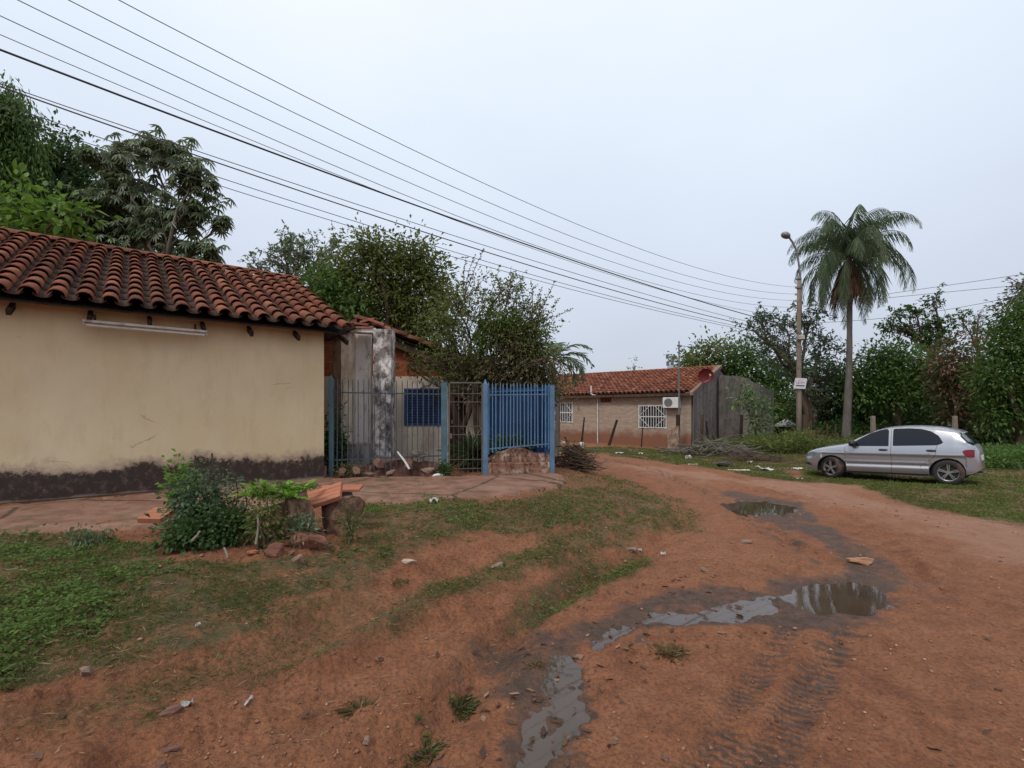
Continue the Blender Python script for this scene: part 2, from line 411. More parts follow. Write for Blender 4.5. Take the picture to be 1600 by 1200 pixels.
def m_yellow():
    m = Mt('cream_plaster'); z = m.xyz()[2]
    n = m.noise(.8, 6, .6); c = m.ramp(n, [(.3, (.59, .460, .275)), (.7, (.68, .565, .375))])
    c = m.mix(m.ramp(m.noise(5, 6, .7, vec=m.pos((1, 1, .35))), [(.5, 0), (.78, .45)]), c, (.47, .345, .20))
    c = m.mix(m.ramp(m.noise(1.7, 6, .7, vec=m.pos((1, 1, .6))), [(.52, 0), (.72, .5)]), c, (.62, .51, .36))
    # rubbed pale band low on the wall, runs from the eave
    lo = m.ramp(m.math('MULTIPLY_ADD', m.noise(1.3, 6, .65), .9, m.math('MULTIPLY', z, -.9)), [(.0-.0, 0), (.02, 0), (.28, .75)])
    c = m.mix(lo, c, (.52, .40, .30))
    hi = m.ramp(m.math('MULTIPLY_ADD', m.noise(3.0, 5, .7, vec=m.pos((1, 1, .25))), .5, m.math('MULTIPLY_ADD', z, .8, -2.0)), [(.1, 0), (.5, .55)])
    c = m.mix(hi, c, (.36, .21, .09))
    sp_ = m.ramp(m.noise(21, 3, .6), [(.71, 0), (.74, .8)]); c = m.mix(sp_, c, (.60, .52, .42))
    dk = m.ramp(m.noise(13, 2, .5), [(.76, 0), (.80, .6)]); c = m.mix(dk, c, (.22, .12, .06))
    # hairline cracks
    cv = m.voro(.85, vec=m.mix(.25, m.pos((.55, 1, 1.5)), m.noise(1.6, 6, .7, col=True)), feat='DISTANCE_TO_EDGE')
    ck = m.math('MULTIPLY', m.ramp(cv, [(.0015, 1), (.006, 0)]), m.ramp(m.noise(1.1, 3), [(.55, 0), (.62, .55)]))
    c = m.mix(ck, c, (.20, .14, .08))
    # black mould at the foot
    e = m.math('MULTIPLY_ADD', m.noise(1.5, 8, .75), .75, m.math('MULTIPLY_ADD', m.noise(15, 5, .7), .16, m.math('MULTIPLY_ADD', z, -1.0, -.03)))
    mo = m.ramp(e, [(.0, 0), (.06, .93)])
    e2 = m.math('ADD', e, .12); 
    mc = m.ramp(m.noise(9, 8, .75), [(.3, (.014, .010, .010)), (.52, (.028, .021, .019)), (.64, (.10, .073, .062)), (.74, (.27, .21, .17))])
    fr = m.ramp(e2, [(.0, 0), (.12, .7)]); c = m.mix(fr, c, (.30, .21, .165))
    c = m.mix(mo, c, mc)
    ft = m.ramp(m.math('MULTIPLY_ADD', m.noise(4, 5), .09, z), [(.055, .7), (.10, 0)]); c = m.mix(ft, c, (.40, .30, .25))
    b = m.bump(m.noise(3, 6, .6), .25, .03); m.bump(m.noise(60, 5, .7), .25, .006, b)
    return m.fin(c, .88, 0, .2)
def m_tile(name='clay_tile', k=1.0, moss=.5):
    m = Mt(name); v = m.attr('var'); ch = m.attr('chan')
    c = m.ramp(v, [(0, mul((.085, .030, .020), k)), (.35, mul((.175, .055, .033), k)), (.7, mul((.265, .085, .048), k)), (1, mul((.34, .135, .078), k))])
    c = m.mix(m.ramp(m.noise(7, 6, .7), [(.45, 0), (.66, .85)]), c, mul((.075, .042, .032), k))
    c = m.mix(m.ramp(m.noise(2.1, 6, .75), [(.54, 0), (.66, moss)]), c, (.15, .12, .035))
    c = m.mix(m.ramp(m.noise(19, 5, .7), [(.62, 0), (.7, .5)]), c, (.33, .26, .22))
    c = m.mix(m.math('MULTIPLY', ch, .85), c, (.045, .034, .028))  # channels greyer and mossy, darkened further to paint shade into the gaps
    m.bump(m.noise(40, 5, .7), .3, .006)
    return m.fin(c, .85, 0, .25)
def m_brickwall():
    m = Mt('tan_brick'); z = m.xyz()[2]
    b = m.t.nodes.new('ShaderNodeTexBrick'); b.inputs['Scale'].default_value = 1
    b.inputs['Brick Width'].default_value = .25; b.inputs['Row Height'].default_value = .075; b.inputs['Mortar Size'].default_value = .012
    b.inputs['Color1'].default_value = (.29, .20, .145, 1); b.inputs['Color2'].default_value = (.43, .32, .24, 1); b.inputs['Mortar'].default_value = (.30, .25, .205, 1)
    s_ = m.t.nodes.new('ShaderNodeSeparateXYZ'); m.t.links.new(m.c.outputs['Object'], s_.inputs[0])
    cb = m.t.nodes.new('ShaderNodeCombineXYZ'); m.t.links.new(s_.outputs[0], cb.inputs[0]); m.t.links.new(s_.outputs[2], cb.inputs[1])
    m.t.links.new(cb.outputs[0], b.inputs['Vector']); c = b.outputs['Color']
    c = m.mix(m.ramp(m.noise(.9, 6, .6), [(.4, 0), (.7, .4)]), c, (.30, .22, .16))
    rd = m.ramp(m.math('MULTIPLY_ADD', m.noise(1.6, 6, .7), .75, m.math('MULTIPLY', z, -1.0)), [(-.0, 0), (-.0+.001, 0), (.25, .92)])
    rd = m.ramp(m.math('MULTIPLY_ADD', m.noise(1.6, 6, .7), .8, m.math('MULTIPLY_ADD', z, -.8, .42)), [(.12, 0), (.48, .93)])
    c = m.mix(rd, c, (.20, .085, .050))
    m.bump(b.outputs['Fac'], -.5, .01)
    return m.fin(c, .9, 0, .2)
def m_redblock():
    m = Mt('red_hollow_brick'); b = m.t.nodes.new('ShaderNodeTexBrick'); b.inputs['Scale'].default_value = 1
    b.inputs['Brick Width'].default_value = .26; b.inputs['Row Height'].default_value = .19; b.inputs['Mortar Size'].default_value = .008
    b.inputs['Color1'].default_value = (.30, .085, .035, 1); b.inputs['Color2'].default_value = (.22, .062, .028, 1); b.inputs['Mortar'].default_value = (.26, .15, .10, 1)
    s_ = m.t.nodes.new('ShaderNodeSeparateXYZ'); m.t.links.new(m.c.outputs['Object'], s_.inputs[0])
    cb = m.t.nodes.new('ShaderNodeCombineXYZ'); m.t.links.new(s_.outputs[0], cb.inputs[0]); m.t.links.new(s_.outputs[2], cb.inputs[1])
    m.t.links.new(cb.outputs[0], b.inputs['Vector'])
    c = m.mix(m.ramp(m.noise(3, 6, .7), [(.5, 0), (.75, .6)]), b.outputs['Color'], (.14, .055, .03))
    m.bump(b.outputs['Fac'], -.4, .01)
    return m.fin(c, .9, 0, .2)
def m_stained(name, base, stain, dark, amt=.5, zs=.35, sc=3.0):
    """weathered plaster with streaks running down"""
    m = Mt(name); c = m.ramp(m.noise(sc*.5, 5), [(.3, mul(base, .8)), (.7, mul(base, 1.1))])
    c = m.mix(m.ramp(m.noise(sc, 8, .72, vec=m.pos((1, 1, zs))), [(.55-amt*.2, 0), (.62-amt*.12, .9)]), c, stain)
    c = m.mix(m.ramp(m.noise(sc*2.3, 8, .75, vec=m.pos((1, 1, .6))), [(.60-amt*.15, 0), (.66-amt*.1, .9)]), c, dark)
    m.bump(m.noise(30, 6, .7), .4, .01)
    return m.fin(c, .9, 0, .2)
def m_bark(name='bark', c=(.12, .085, .06)):
    m = Mt(name); n = m.noise(6, 7, .7, vec=m.pos((1, 1, .25)))
    col = m.ramp(n, [(.3, mul(c, .5)), (.6, c), (.8, mul(c, 1.5))])
    m.bump(m.noise(22, 6, .7, vec=m.pos((1, 1, .3))), .7, .03)
    return m.fin(col, .92, 0, .2)
def m_paint(name, col, chip=(.22, .20, .19), amt=.35, rough=.5):
    m = Mt(name); c = m.ramp(m.noise(5, 5), [(.3, mul(col, .75)), (.7, mul(col, 1.15))])
    c = m.mix(m.ramp(m.noise(17, 7, .75, vec=m.pos((1, 1, .5))), [(.66-amt*.2, 0), (.72-amt*.2, .8)]), c, chip)
    m.bump(m.noise(40, 4), .15, .004)
    return m.fin(c, rough, 0, .4)
M_GR = m_ground(); M_WA = m_water(); M_PV = m_paving(); M_YE = m_yellow(); M_TI = m_tile(); M_TI2 = m_tile('far_clay_tile', 1.1, .2)
M_BW = m_brickwall(); M_RB = m_redblock()
M_WOOD = m_bark('old_wood', (.10, .065, .045)); M_DWOOD = m_bark('dark_wood', (.045, .028, .02))
M_BARK = m_bark(); M_GBARK = m_bark('grey_bark', (.17, .15, .12)); M_PALMB = m_bark('palm_bark', (.15, .13, .115))
M_WHP = m_stained('white_plaster', (.74, .69, .65), (.36, .31, .28), (.10, .08, .075), .05)
M_WHP2 = m_stained('cream_house_plaster', (.62, .54, .43), (.42, .33, .25), (.14, .11, .10), .12)
M_PIL = m_stained('mouldy_pillar', (.70, .66, .62), (.17, .14, .13), (.05, .042, .038), .6, .9, 4)
M_PILB = m_stained('brown_stained_pillar', (.20, .13, .09), (.10, .058, .036), (.05, .030, .02), .75, .15, 2.2)
M_GREYW = m_stained('grey_render', (.27, .24, .225), (.17, .145, .135), (.09, .075, .07), .5, .10, 3)
M_GREYW2 = m_stained('grey_blockwork', (.20, .178, .155), (.115, .10, .085), (.07, .06, .05), .5, .8, 1.5)
M_FOOT = m_stained('whitewashed_masonry', (.50, .40, .33), (.22, .095, .055), (.06, .035, .025), .85, .7, 5)
M_RUB = simple('rubble', (.155, .080, .058), .92, .4, 7, bump=.5, dirt=(.10, .06, .04), dirtamt=.7)
M_STONE = simple('stone', (.21, .135, .10), .9, .35, 9, bump=.5, dirt=(.15, .06, .035), dirtamt=.6)
M_CONC = m_stained('pole_concrete', (.225, .18, .145), (.15, .112, .088), (.12, .09, .075), .35, .12, 3)
M_BLUEG = m_paint('faded_teal_paint', (.065, .125, .155), (.12, .11, .10), .45)
M_PICK = m_paint('grey_blue_picket', (.050, .066, .090), (.13, .10, .09), .45)
M_BLUE = m_paint('blue_paint', (.025, .105, .26), (.16, .16, .17), .25)
M_BLUEL = m_paint('pale_blue_paint', (.095, .185, .30), (.14, .15, .17), .45)
M_SHEET = m_paint('deep_blue_sheet', (.006, .026, .085), (.012, .04, .10), .1)
M_SHUT = m_paint('dark_blue_shutter', (.028, .068, .17), (.05, .06, .10), .2)
M_RUST = m_paint('rusty_wire', (.12, .10, .085), (.10, .05, .03), .5)
M_WHITE = simple('white_paint', (.62, .61, .59), .6, .1, 8, bump=.05, dirt=(.35, .28, .22), dirtamt=.35)
M_PVC = simple('white_pvc', (.60, .58, .54), .45, .1, 8, bump=0, dirt=(.3, .2, .14), dirtamt=.4)
M_TRIM = simple('aged_white_metal', (.42, .375, .33), .6, .2, 12, bump=.05, dirt=(.16, .09, .05), dirtamt=.7)
M_DARK = simple('dark_void', (.012, .011, .012), .6, .2, 6, bump=0)
M_STEEL = simple('galvanised_steel', (.16, .155, .155), .5, .2, 9, metal=.4, bump=.1)
M_CABLE = simple('cable', (.055, .055, .062), .6, .1, 2, bump=0)
M_CABLEK = simple('black_cable', (.012, .012, .014), .6, .1, 2, bump=0)
M_ORB = simple('orange_clay', (.35, .125, .065), .85, .22, 6, bump=.25, dirt=(.22, .10, .06), dirtamt=.5)
# ================================================================== GROUND
GRASS = [  # (pixel polygon, density, kind weight: 1 = leafy weeds, 0 = fine blades, softness)
 (GP([(-60,842),(110,832),(215,852),(300,880),(430,872),(520,868),(560,872),(560,905),(520,925),(430,938),(425,985),(330,1015),(240,1035),(120,1075),(0,1105),(-80,1120)]), 1.0, 1.0),
 (GP([(550,790),(640,780),(760,782),(900,768),(985,772),(1045,790),(1045,806),(980,812),(860,820),(760,835),(690,850),(620,865),(560,905),(545,870),(560,832)]), .85, .6),
 (GP([(480,860),(560,850),(600,880),(560,920),(500,915)]), .7, 1.0),
 (GP([(130,1135),(300,1085),(480,1015),(600,950),(700,905),(800,868),(900,832),(990,812),(1050,806),(1050,826),(960,846),(860,876),(770,915),(680,940),(610,985),(520,1015),(440,1055),(330,1090),(220,1140)]), .80, .1),
 (GP([(785,968),(820,935),(880,905),(950,866),(1012,860),(1020,885),(990,905),(930,918),(870,945),(805,985)]), .9, .15),
 (GP([(890,742),(960,745),(1040,772),(1100,800),(1080,830),(1040,800),(960,780),(880,768)]), .45, .1),
 (GP([(-80,1110),(120,1075),(330,1015),(425,985),(430,940),(560,905),(600,950),(480,1015),(300,1085),(130,1140),(-60,1210)]), .42, .15),
 (GP([(860,697),(1040,700),(1080,697),(1235,694),(1245,700),(1250,752),(1180,742),(1080,728),(990,716),(925,708),(868,706)]), .95, .3),
 (GP([(1235,700),(1300,690),(1620,690),(1700,690),(1700,850),(1600,822),(1500,806),(1400,782),(1340,758),(1240,752)]), .92, .1),
 (GP([(1390,766),(1500,772),(1600,782),(1700,790),(1700,845),(1600,820),(1500,803),(1400,780)]), .9, .2),
 (GP([(820,1180),(845,1090),(880,1200),(800,1250)]), .12, .0),
]
def grass_mask(x, y, weeds=False):
    g = np.zeros(np.shape(x)); wv = np.zeros(np.shape(x))
    for P, d, k in GRASS:
        q = np.array(P); r = np.hypot(x, y)
        s = poly_sd(x, y, P)
        soft = np.clip(r*.035, .07, .3)
        m = sstep((s+fbm(x, y, 1.5, 4, 41)*soft*1.6)/soft+.5)*d
        wv = np.where(m > g, k, wv); g = np.maximum(g, m)
    far = sstep((y-26)/3)*.6
    g = np.maximum(g, far)
    return (g, wv)
DRY = [GP([(1030,735),(1240,752),(1340,760),(1400,785),(1600,822),(1700,850),(1700,900),(1500,860),(1380,810),(1260,775),(1120,752)]),
       GP([(900,716),(1040,730),(1180,750),(1100,755),(960,730)])]
def build_ground():
    rr = [0.0, .35, .6]; r = .8
    while r < 420: rr.append(r); r *= 1.0092 if r < 34 else 1.05
    rr = np.array(rr)
    ang = np.concatenate([np.arange(-57, 57.01, .19), np.arange(60, 302, 3.0)])
    A = np.radians(ang); R_, A_ = np.meshgrid(rr, A, indexing='ij')
    X = R_*np.sin(A_); Y = R_*np.cos(A_)
    x = X.ravel(); y = Y.ravel(); z = hfull(x, y)
    z = np.where(np.hypot(x, y) > 60, .0, z)
    g, _ = grass_mask(x, y)
    mud = np.maximum(sstep((poly_sd(x, y, MUDP)+fbm(x, y, 1.2, 4, 51)*.5)/.5+.4), sstep((poly_sd(x, y, MUD2)+fbm(x, y, 1.5, 3, 52)*.4)/.5+.4)*.92)
    for T, a, w in ((TR1, 1.0, .13), (TR2, 1.1, .16), (TR3, .85, .30), (TR4, .5, .2), (TR5, .7, .12), (TRR, .6, .25)):
        fade = np.clip(1.2-np.abs(vnoise(x*2.3, y*2.3, 71))*1.2, 0, 1)*(.72+.28*np.sign(np.sin((y*1.2+x)*70)))
        d_, _ = seg_d(x, y, T); mud = np.maximum(mud, a*np.exp(-(d_/w)**4)*fade)
    cv = pud_carve(x, y); mud = np.maximum(mud, np.minimum(1, cv*1.5))
    dry = np.zeros_like(x)
    for P in DRY: dry = np.maximum(dry, sstep((poly_sd(x, y, P)+fbm(x, y, 1.1, 4, 61)*.9)/.9+.35))
    nr, na = len(rr), len(A); i = np.arange(nr-1)[:, None]*na; j = np.arange(na)[None, :]; j2 = (j+1) % na
    Fc = np.stack([i+j, i+na+j, i+na+j2, i+j2], -1).reshape(-1, 4)[:, ::-1]
    o = mesh_np('ground', np.stack([x, y, z], 1), Fc, M_GR, smooth=True, attrs={'grass': g, 'mud': mud, 'dry': dry})
    tag(o, kind='structure')
build_ground()
def flat_poly(name, P, z, mat, grow=.12, step=.08):
    q = np.array(P); x0, y0 = q.min(0)-grow; x1, y1 = q.max(0)+grow
    xs = np.arange(x0, x1+step, step); ys = np.arange(y0, y1+step, step)
    X, Y = np.meshgrid(xs, ys, indexing='ij'); s = poly_sd(X, Y, P) > -grow
    nx, ny = X.shape; idx = np.arange(nx*ny).reshape(nx, ny)
    keep = s[:-1, :-1] & s[1:, :-1] & s[1:, 1:] & s[:-1, 1:]
    Fc = np.stack([idx[:-1, :-1], idx[1:, :-1], idx[1:, 1:], idx[:-1, 1:]], -1)[keep]
    V = np.stack([X.ravel(), Y.ravel(), np.full(X.size, z)], 1)
    used = np.unique(Fc); rm = np.full(len(V), -1); rm[used] = np.arange(len(used))
    return mesh_np(name, V[used], rm[Fc], mat)
for k, P in enumerate(PUD.values()):
    tag(flat_poly('puddle', P, WATER_Z-.0012*k, M_WA, .17), kind='structure')
# worn concrete pavement in front of the walls
def pavement(P, thick=.035, seed=1, edge=.12, step=.045):
    q = np.array(P); x0, y0 = q.min(0)-.3; x1, y1 = q.max(0)+.3
    xs = np.arange(x0, x1+step, step); ys = np.arange(y0, y1+step, step)
    X, Y = np.meshgrid(xs, ys, indexing='ij'); s = poly_sd(X, Y, P)+fbm(X, Y, 1.7, 5, seed)*edge
    H = hfull(X.ravel(), Y.ravel()).reshape(X.shape)
    d, sg = seg_d(X, Y, EDGE); Hs = BK*sstep(d*sg/.26+.35)+(.55-BK)*sstep(d*sg/2.1)+.01
    crack = np.abs(fbm(X, Y, .9, 3, seed+3)); ck = np.exp(-(crack/.018)**2)*.03
    Z = Hs+thick+fbm(X, Y, 2.5, 4, seed+5)*.018-ck
    Z = np.where(s < 0, H-.05, Z)
    keep = (s > -.06); idx = np.arange(X.size).reshape(X.shape)
    kk = keep[:-1, :-1] & keep[1:, :-1] & keep[1:, 1:] & keep[:-1, 1:]
    Fc = np.stack([idx[:-1, :-1], idx[1:, :-1], idx[1:, 1:], idx[:-1, 1:]], -1)[kk]
    V = np.stack([X.ravel(), Y.ravel(), Z.ravel()], 1); used = np.unique(Fc); rm = np.full(len(V), -1); rm[used] = np.arange(len(used))
    tag(mesh_np('pavement', V[used], rm[Fc], M_PV, smooth=True), kind='structure')
pavement(GP([(-160,812),(0,796),(150,782),(300,770),(420,760),(520,750),(520,772),(470,790),(400,800),(250,826),(130,832),(0,842),(-160,862)]), seed=5)
pavement(GP([(505,752),(600,748),(690,748),(760,745),(860,741),(880,745),(880,762),(815,775),(720,782),(680,784),(640,790),(600,792),(570,786),(520,778)]), seed=9)

# ================================================================== YELLOW HOUSE
HD = math.atan2(.619, .785)                       # direction of the wall in plan
YB = .55
yh = thing('yellow_house', 'low cream plastered house with black mould along its foot and a clay tile roof', 'house', (-3.28, 8.37, YB), HD)
# local: x runs left (negative) from the right-hand corner, y into the house, z up
WL = 8.2; EZ = 3.10-YB; RZ = 4.83-YB; SL = math.atan2(RZ-EZ-.0, 4.0); TS = math.tan(SL)
def grid_wall(x0, x1, z0, z1, y=0, st=.12, seed=0, amp=.006):
    nx = max(2, int((x1-x0)/st)); nz_ = max(2, int((z1-z0)/st)); xs = np.linspace(x0, x1, nx+1); zs = np.linspace(z0, z1, nz_+1)
    X, Z = np.meshgrid(xs, zs, indexing='ij'); Y = y+fbm(X, Z, .7, 4, seed)*amp*2
    idx = np.arange(X.size).reshape(X.shape)
    return np.stack([X.ravel(), Y.ravel(), Z.ravel()], 1), np.stack([idx[:-1, :-1], idx[1:, :-1], idx[1:, 1:], idx[:-1, 1:]], -1).reshape(-1, 4)
V, Fc = grid_wall(-WL, 0, -.6, EZ+.10)
mesh_np('wall', V, Fc, M_YE, yh, smooth=True)
mb = MB()
def gable(xc, th):
    mb.add([(xc-th, 0.01, -.6), (xc-th, 7.3, -.6), (xc-th, 7.3, EZ+.1), (xc-th, 3.65, RZ-.12), (xc-th, 0.01, EZ+.1), (xc, .01, -.6), (xc, 7.3, -.6), (xc, 7.3, EZ+.1), (xc, 3.65, RZ-.12), (xc, .01, EZ+.1)],
           [(0, 1, 2, 3, 4), (9, 8, 7, 6, 5), (0, 5, 6, 1), (1, 6, 7, 2), (2, 7, 8, 3), (3, 8, 9, 4)])
gable(-.002, .18); gable(-WL+.18, .18)
mb.box((-WL/2, 7.2, EZ/2-.25), (WL-.4, .18, EZ+.7)); mb.build('gable_wall', M_YE, yh)

def tile_roof(x0, x1, y0, y1, z0, slope, sp=.26, r=.098, expo=.385, seed=1, nseg=7, parent=None, name='roof', mat=None, both=False, ymir=None):
    """cover and channel tiles; x along the eave, y up the slope; z0 height of the eave line"""
    R = random.Random(seed); Lr = (y1-y0)/math.cos(slope); nr = int(math.ceil(Lr/expo)); nc = int(round((x1-x0)/sp))
    Vs, Fs, va, ch = [], [], [], []
    def tile(xc, s0, L, r0, r1, up, h, yaw, v):
        o = len(Vs); n = nseg; th = .014
        for (s, rr) in ((s0, r0), (s0+L, r1)):
            for layer in (0, 1):
                rq = rr-(th if layer else 0)
                for k in range(n+1):
                    t = PI*k/n; dx = -math.cos(t)*rq; dz = math.sin(t)*rq*(.92 if up else -.62)
                    hh = h+(0.034 if s == s0 else 0.0)+dz if up else h+(.022 if s == s0 else 0)+dz+.0
                    Vs.append((xc+dx+yaw*(s-s0), s, hh))
        m = n+1
        for k in range(n):
            a, b = o+k, o+k+1
            Fs.append((a, b, b+2*m, a+2*m)); Fs.append((a+m, a+3*m, b+3*m, b+m)); Fs.append((a, a+m, b+m, b))
            va.extend([v]*3); ch.extend([0 if up else 1]*3)
    for c in range(nc+1):
        for rw in range(nr):
            s0 = rw*expo+R.uniform(-.018, .018); L = min(expo+.07, Lr-s0+.05)
            xc = x0+c*sp+R.uniform(-.008, .008); v = min(1, max(0, R.gauss(.5, .24)))
            tile(xc, s0, L, r, r*.80, True, .045, R.uniform(-.03, .03), v)
            if c < nc: tile(xc+sp/2, s0+.03, L, r*.95, r*.8, False, .062, R.uniform(-.02, .02), R.uniform(.1, .6))
    Vs = np.array(Vs); cs, sn = math.cos(slope), math.sin(slope)
    P = np.stack([Vs[:, 0], y0+Vs[:, 1]*cs-Vs[:, 2]*sn, z0+Vs[:, 1]*sn+Vs[:, 2]*cs], 1)
    if ymir is not None: P[:, 1] = 2*ymir-P[:, 1]
    return mesh_np(name, P, Fs, mat or M_TI, parent, fattrs={'var': va, 'chan': ch}, smooth=True)
tile_roof(-WL-.1, .28, -.38, 3.65, EZ-.015, SL, parent=yh, seed=3)
# plain back slope
mb = MB(); mb.add([(-WL-.2, 3.65, RZ+.02), (.36, 3.65, RZ+.02), (.36, 7.7, EZ), (-WL-.2, 7.7, EZ)], [(0, 1, 2, 3)])
mb.add([(-WL-.2, 3.65, RZ-.02), (.36, 3.65, RZ-.02), (.36, 7.7, EZ-.05), (-WL-.2, 7.7, EZ-.05)], [(3, 2, 1, 0)])
o = mb.build('roof', M_TI, yh)
# ridge caps
mb = MB(); x = -WL-.15; rr_ = random.Random(4)
while x < .3:
    L = .46; n = 7; vs = []
    for xx, r_ in ((x, .115), (x+L, .095)):
        for k in range(n+1):
            t = PI*k/n; vs.append((xx, 3.65-math.cos(t)*r_, RZ+.055+(.02 if xx == x+L else 0)+math.sin(t)*r_*.8))
    mb.cur = rr_.uniform(.2, .9); m_ = n+1
    mb.add(vs, [(k, k+1, k+1+m_, k+m_) for k in range(n)]); x += .40
mb.build('ridge_cap', M_TI, yh, smooth=True, fix=False)
mb = MB()                                            # boards under the tiles, soffit
mb.add([(-WL-.1, -.30, EZ-.052), (.30, -.30, EZ-.052), (.30, 3.6, RZ-.115), (-WL-.1, 3.6, RZ-.115), (-WL-.1, -.30, EZ-.03), (.30, -.30, EZ-.03), (.30, 3.6, RZ-.093), (-WL-.1, 3.6, RZ-.093)],
       [(0, 1, 2, 3), (7, 6, 5, 4), (0, 4, 5, 1), (1, 5, 6, 2), (3, 2, 6, 7), (0, 3, 7, 4)])
mb.build('roof_boards', M_DWOOD, yh)
def yx(px, yl=0.0):
    """local x on the wall line under a pixel column"""
    u = (px-800)/F; ox, oy = -3.28-math.sin(HD)*yl, 8.37+math.cos(HD)*yl; c, s = math.cos(HD), math.sin(HD)
    return (u*oy-ox)/(c-u*s)
for px in (15, 140, 234, 318, 392, 465, 540):
    mb = MB(); x = yx(px, -.2)
    mb.box((x, -.10, EZ-.105), (.05, .40, .08), Matrix.Rotation(SL, 3, 'X')); mb.build('rafter', M_DWOOD, yh, bevel=.008)
for x in (-5.2, -6.4, -7.6):
    mb = MB(); mb.box((x, -.10, EZ-.105), (.05, .40, .08), Matrix.Rotation(SL, 3, 'X')); mb.build('rafter', M_DWOOD, yh, bevel=.008)
# fluorescent fitting under the eave
xa, xb = yx(129, -.24), yx(324, -.24)
mb = MB(); mb.box(((xa+xb)/2, -.24, EZ-.205), (xb-xa, .085, .035)); mb.box((xa+.012, -.24, EZ-.24), (.025, .06, .05)); mb.box((xb-.012, -.24, EZ-.24), (.025, .06, .05))
lf = mb.build('lamp_fixture', M_TRIM, yh, bevel=.006)
mb = MB(); mb.tube([(xa+.03, -.24, EZ-.252), (xb-.03, -.24, EZ-.252)], .016, 10); mb.build('lamp_tube', M_PVC, lf)
mb = MB()
for x in (xa+.12, (xa+xb)/2, xb-.15): mb = MB(); mb.box((x, -.24, EZ-.15), (.03, .03, .09)); mb.build('bracket', M_DWOOD, lf)

# ================================================================== SECOND HOUSE (cream, brick gable)
ZW = 10.7
ch_ = thing('cream_house', 'cream house with red block gable, blue shutter and mouldy pillars behind the fence', 'house', (-2.5, ZW, .55))
def L2(px, py, Z=ZW): p = at(px, py, Z); return (p.x+2.5, Z-ZW, p.z-.55)
x0, x1 = L2(470, 0)[0], L2(757, 0)[0]; zt = L2(0, 588)[2]
mb = MB(); wz = L2(0, 607)[2]; wz0 = L2(0, 665)[2]; wx0 = L2(632, 0)[0]; wx1 = L2(692, 0)[0]; dx0 = L2(702, 0)[0]; dx1 = L2(728, 0)[0]; dzt = L2(0, 612)[2]
mb.box(((x0+wx0)/2, .08, zt/2-.2), (wx0-x0, .16, zt+.4)); mb.box(((wx0+wx1)/2, .08, (zt+wz)/2), (wx1-wx0, .16, zt-wz)); mb.box(((wx0+wx1)/2, .08, wz0/2-.2), (wx1-wx0, .16, wz0+.4))
mb.box(((wx1+dx0)/2, .08, zt/2-.2), (dx0-wx1, .16, zt+.4)); mb.box(((dx0+dx1)/2, .08, (zt+dzt)/2), (dx1-dx0, .16, zt-dzt)); mb.box(((dx1+x1)/2, .08, zt/2-.2), (x1-dx1, .16, zt+.4))
mb.box((x1-.08, 3.2, zt/2-.2), (.16, 6.0, zt+.4)); mb.box((x0+.08, 3.2, zt/2-.2), (.16, 6.0, zt+.4)); mb.box(((x0+x1)/2, 6.3, zt/2-.2), (x1-x0, .16, zt+.4))
mb.build('wall', M_WHP2, ch_)
# gable: roof line through (590,510) and (735,566) on the plane in front of the wall
ra = L2(560, 500, ZW-.3); rb = L2(737, 568, ZW-.3); sl2 = math.atan2(ra[2]-rb[2], rb[0]-ra[0])
def rz2(x): return rb[2]+(rb[0]-x)*math.tan(sl2)
xr = ra[0]-.05                              # ridge
mb = MB(); mb.prism([(x0, zt), (x1, zt), (x1, min(zt+.02, rz2(x1))), (min(x1, rb[0]-.1), rz2(min(x1, rb[0]-.1))-.13), (xr, rz2(xr)-.13), (x0, rz2(xr)-.13-(xr-x0)*math.tan(sl2))], .02, .17)
mb.build('brick_gable', M_RB, ch_)
mb = MB(); mb.bar((xr, -.14, rz2(xr)-.20), (rb[0]-.05, -.14, rz2(rb[0]-.05)-.20), .07, .14); mb.build('barge_beam', M_WOOD, ch_)
rt = tile_roof(0, 6.6, 0, (rb[0]-xr), 0, sl2, seed=9, parent=ch_, sp=.24)
# turn so that the slope climbs towards -x: local (x,y,z) -> (rb.x - y, x, z)
me = rt.data; n = len(me.vertices); co = np.zeros(n*3, np.float32); me.vertices.foreach_get('co', co); co = co.reshape(-1, 3)
nc = np.stack([rb[0]-co[:, 1], co[:, 0]-.28, co[:, 2]+rb[2]-.03], 1); me.vertices.foreach_set('co', nc.ravel()); me.update()
mb = MB(); k = 2.3   # far slope and boards
mb.add([(xr, -.25, rz2(xr)+.03), (xr, 6.4, rz2(xr)+.03), (xr-k, 6.4, rz2(xr)+.03-k*math.tan(sl2)), (xr-k, -.25, rz2(xr)+.03-k*math.tan(sl2)), (xr, -.25, rz2(xr)-.06), (xr, 6.4, rz2(xr)-.06), (xr-k, 6.4, rz2(xr)-.06-k*math.tan(sl2)), (xr-k, -.25, rz2(xr)-.06-k*math.tan(sl2))],
       [(0, 1, 2, 3), (7, 6, 5, 4), (0, 3, 7, 4), (1, 5, 6, 2), (3, 2, 6, 7)])
mb.build('roof', M_TI, ch_)
mb = MB(); mb.add([(xr, -.22, rz2(xr)-.10), (rb[0]-.03, -.22, rz2(rb[0])-.08), (rb[0]-.03, 6.3, rz2(rb[0])-.08), (xr, 6.3, rz2(xr)-.10), (xr, -.22, rz2(xr)-.05), (rb[0]-.03, -.22, rz2(rb[0])-.04), (rb[0]-.03, 6.3, rz2(rb[0])-.04), (xr, 6.3, rz2(xr)-.05)],
       [(3, 2, 1, 0), (4, 5, 6, 7), (0, 1, 5, 4), (1, 2, 6, 5)]); mb.build('roof_boards', M_DWOOD, ch_)
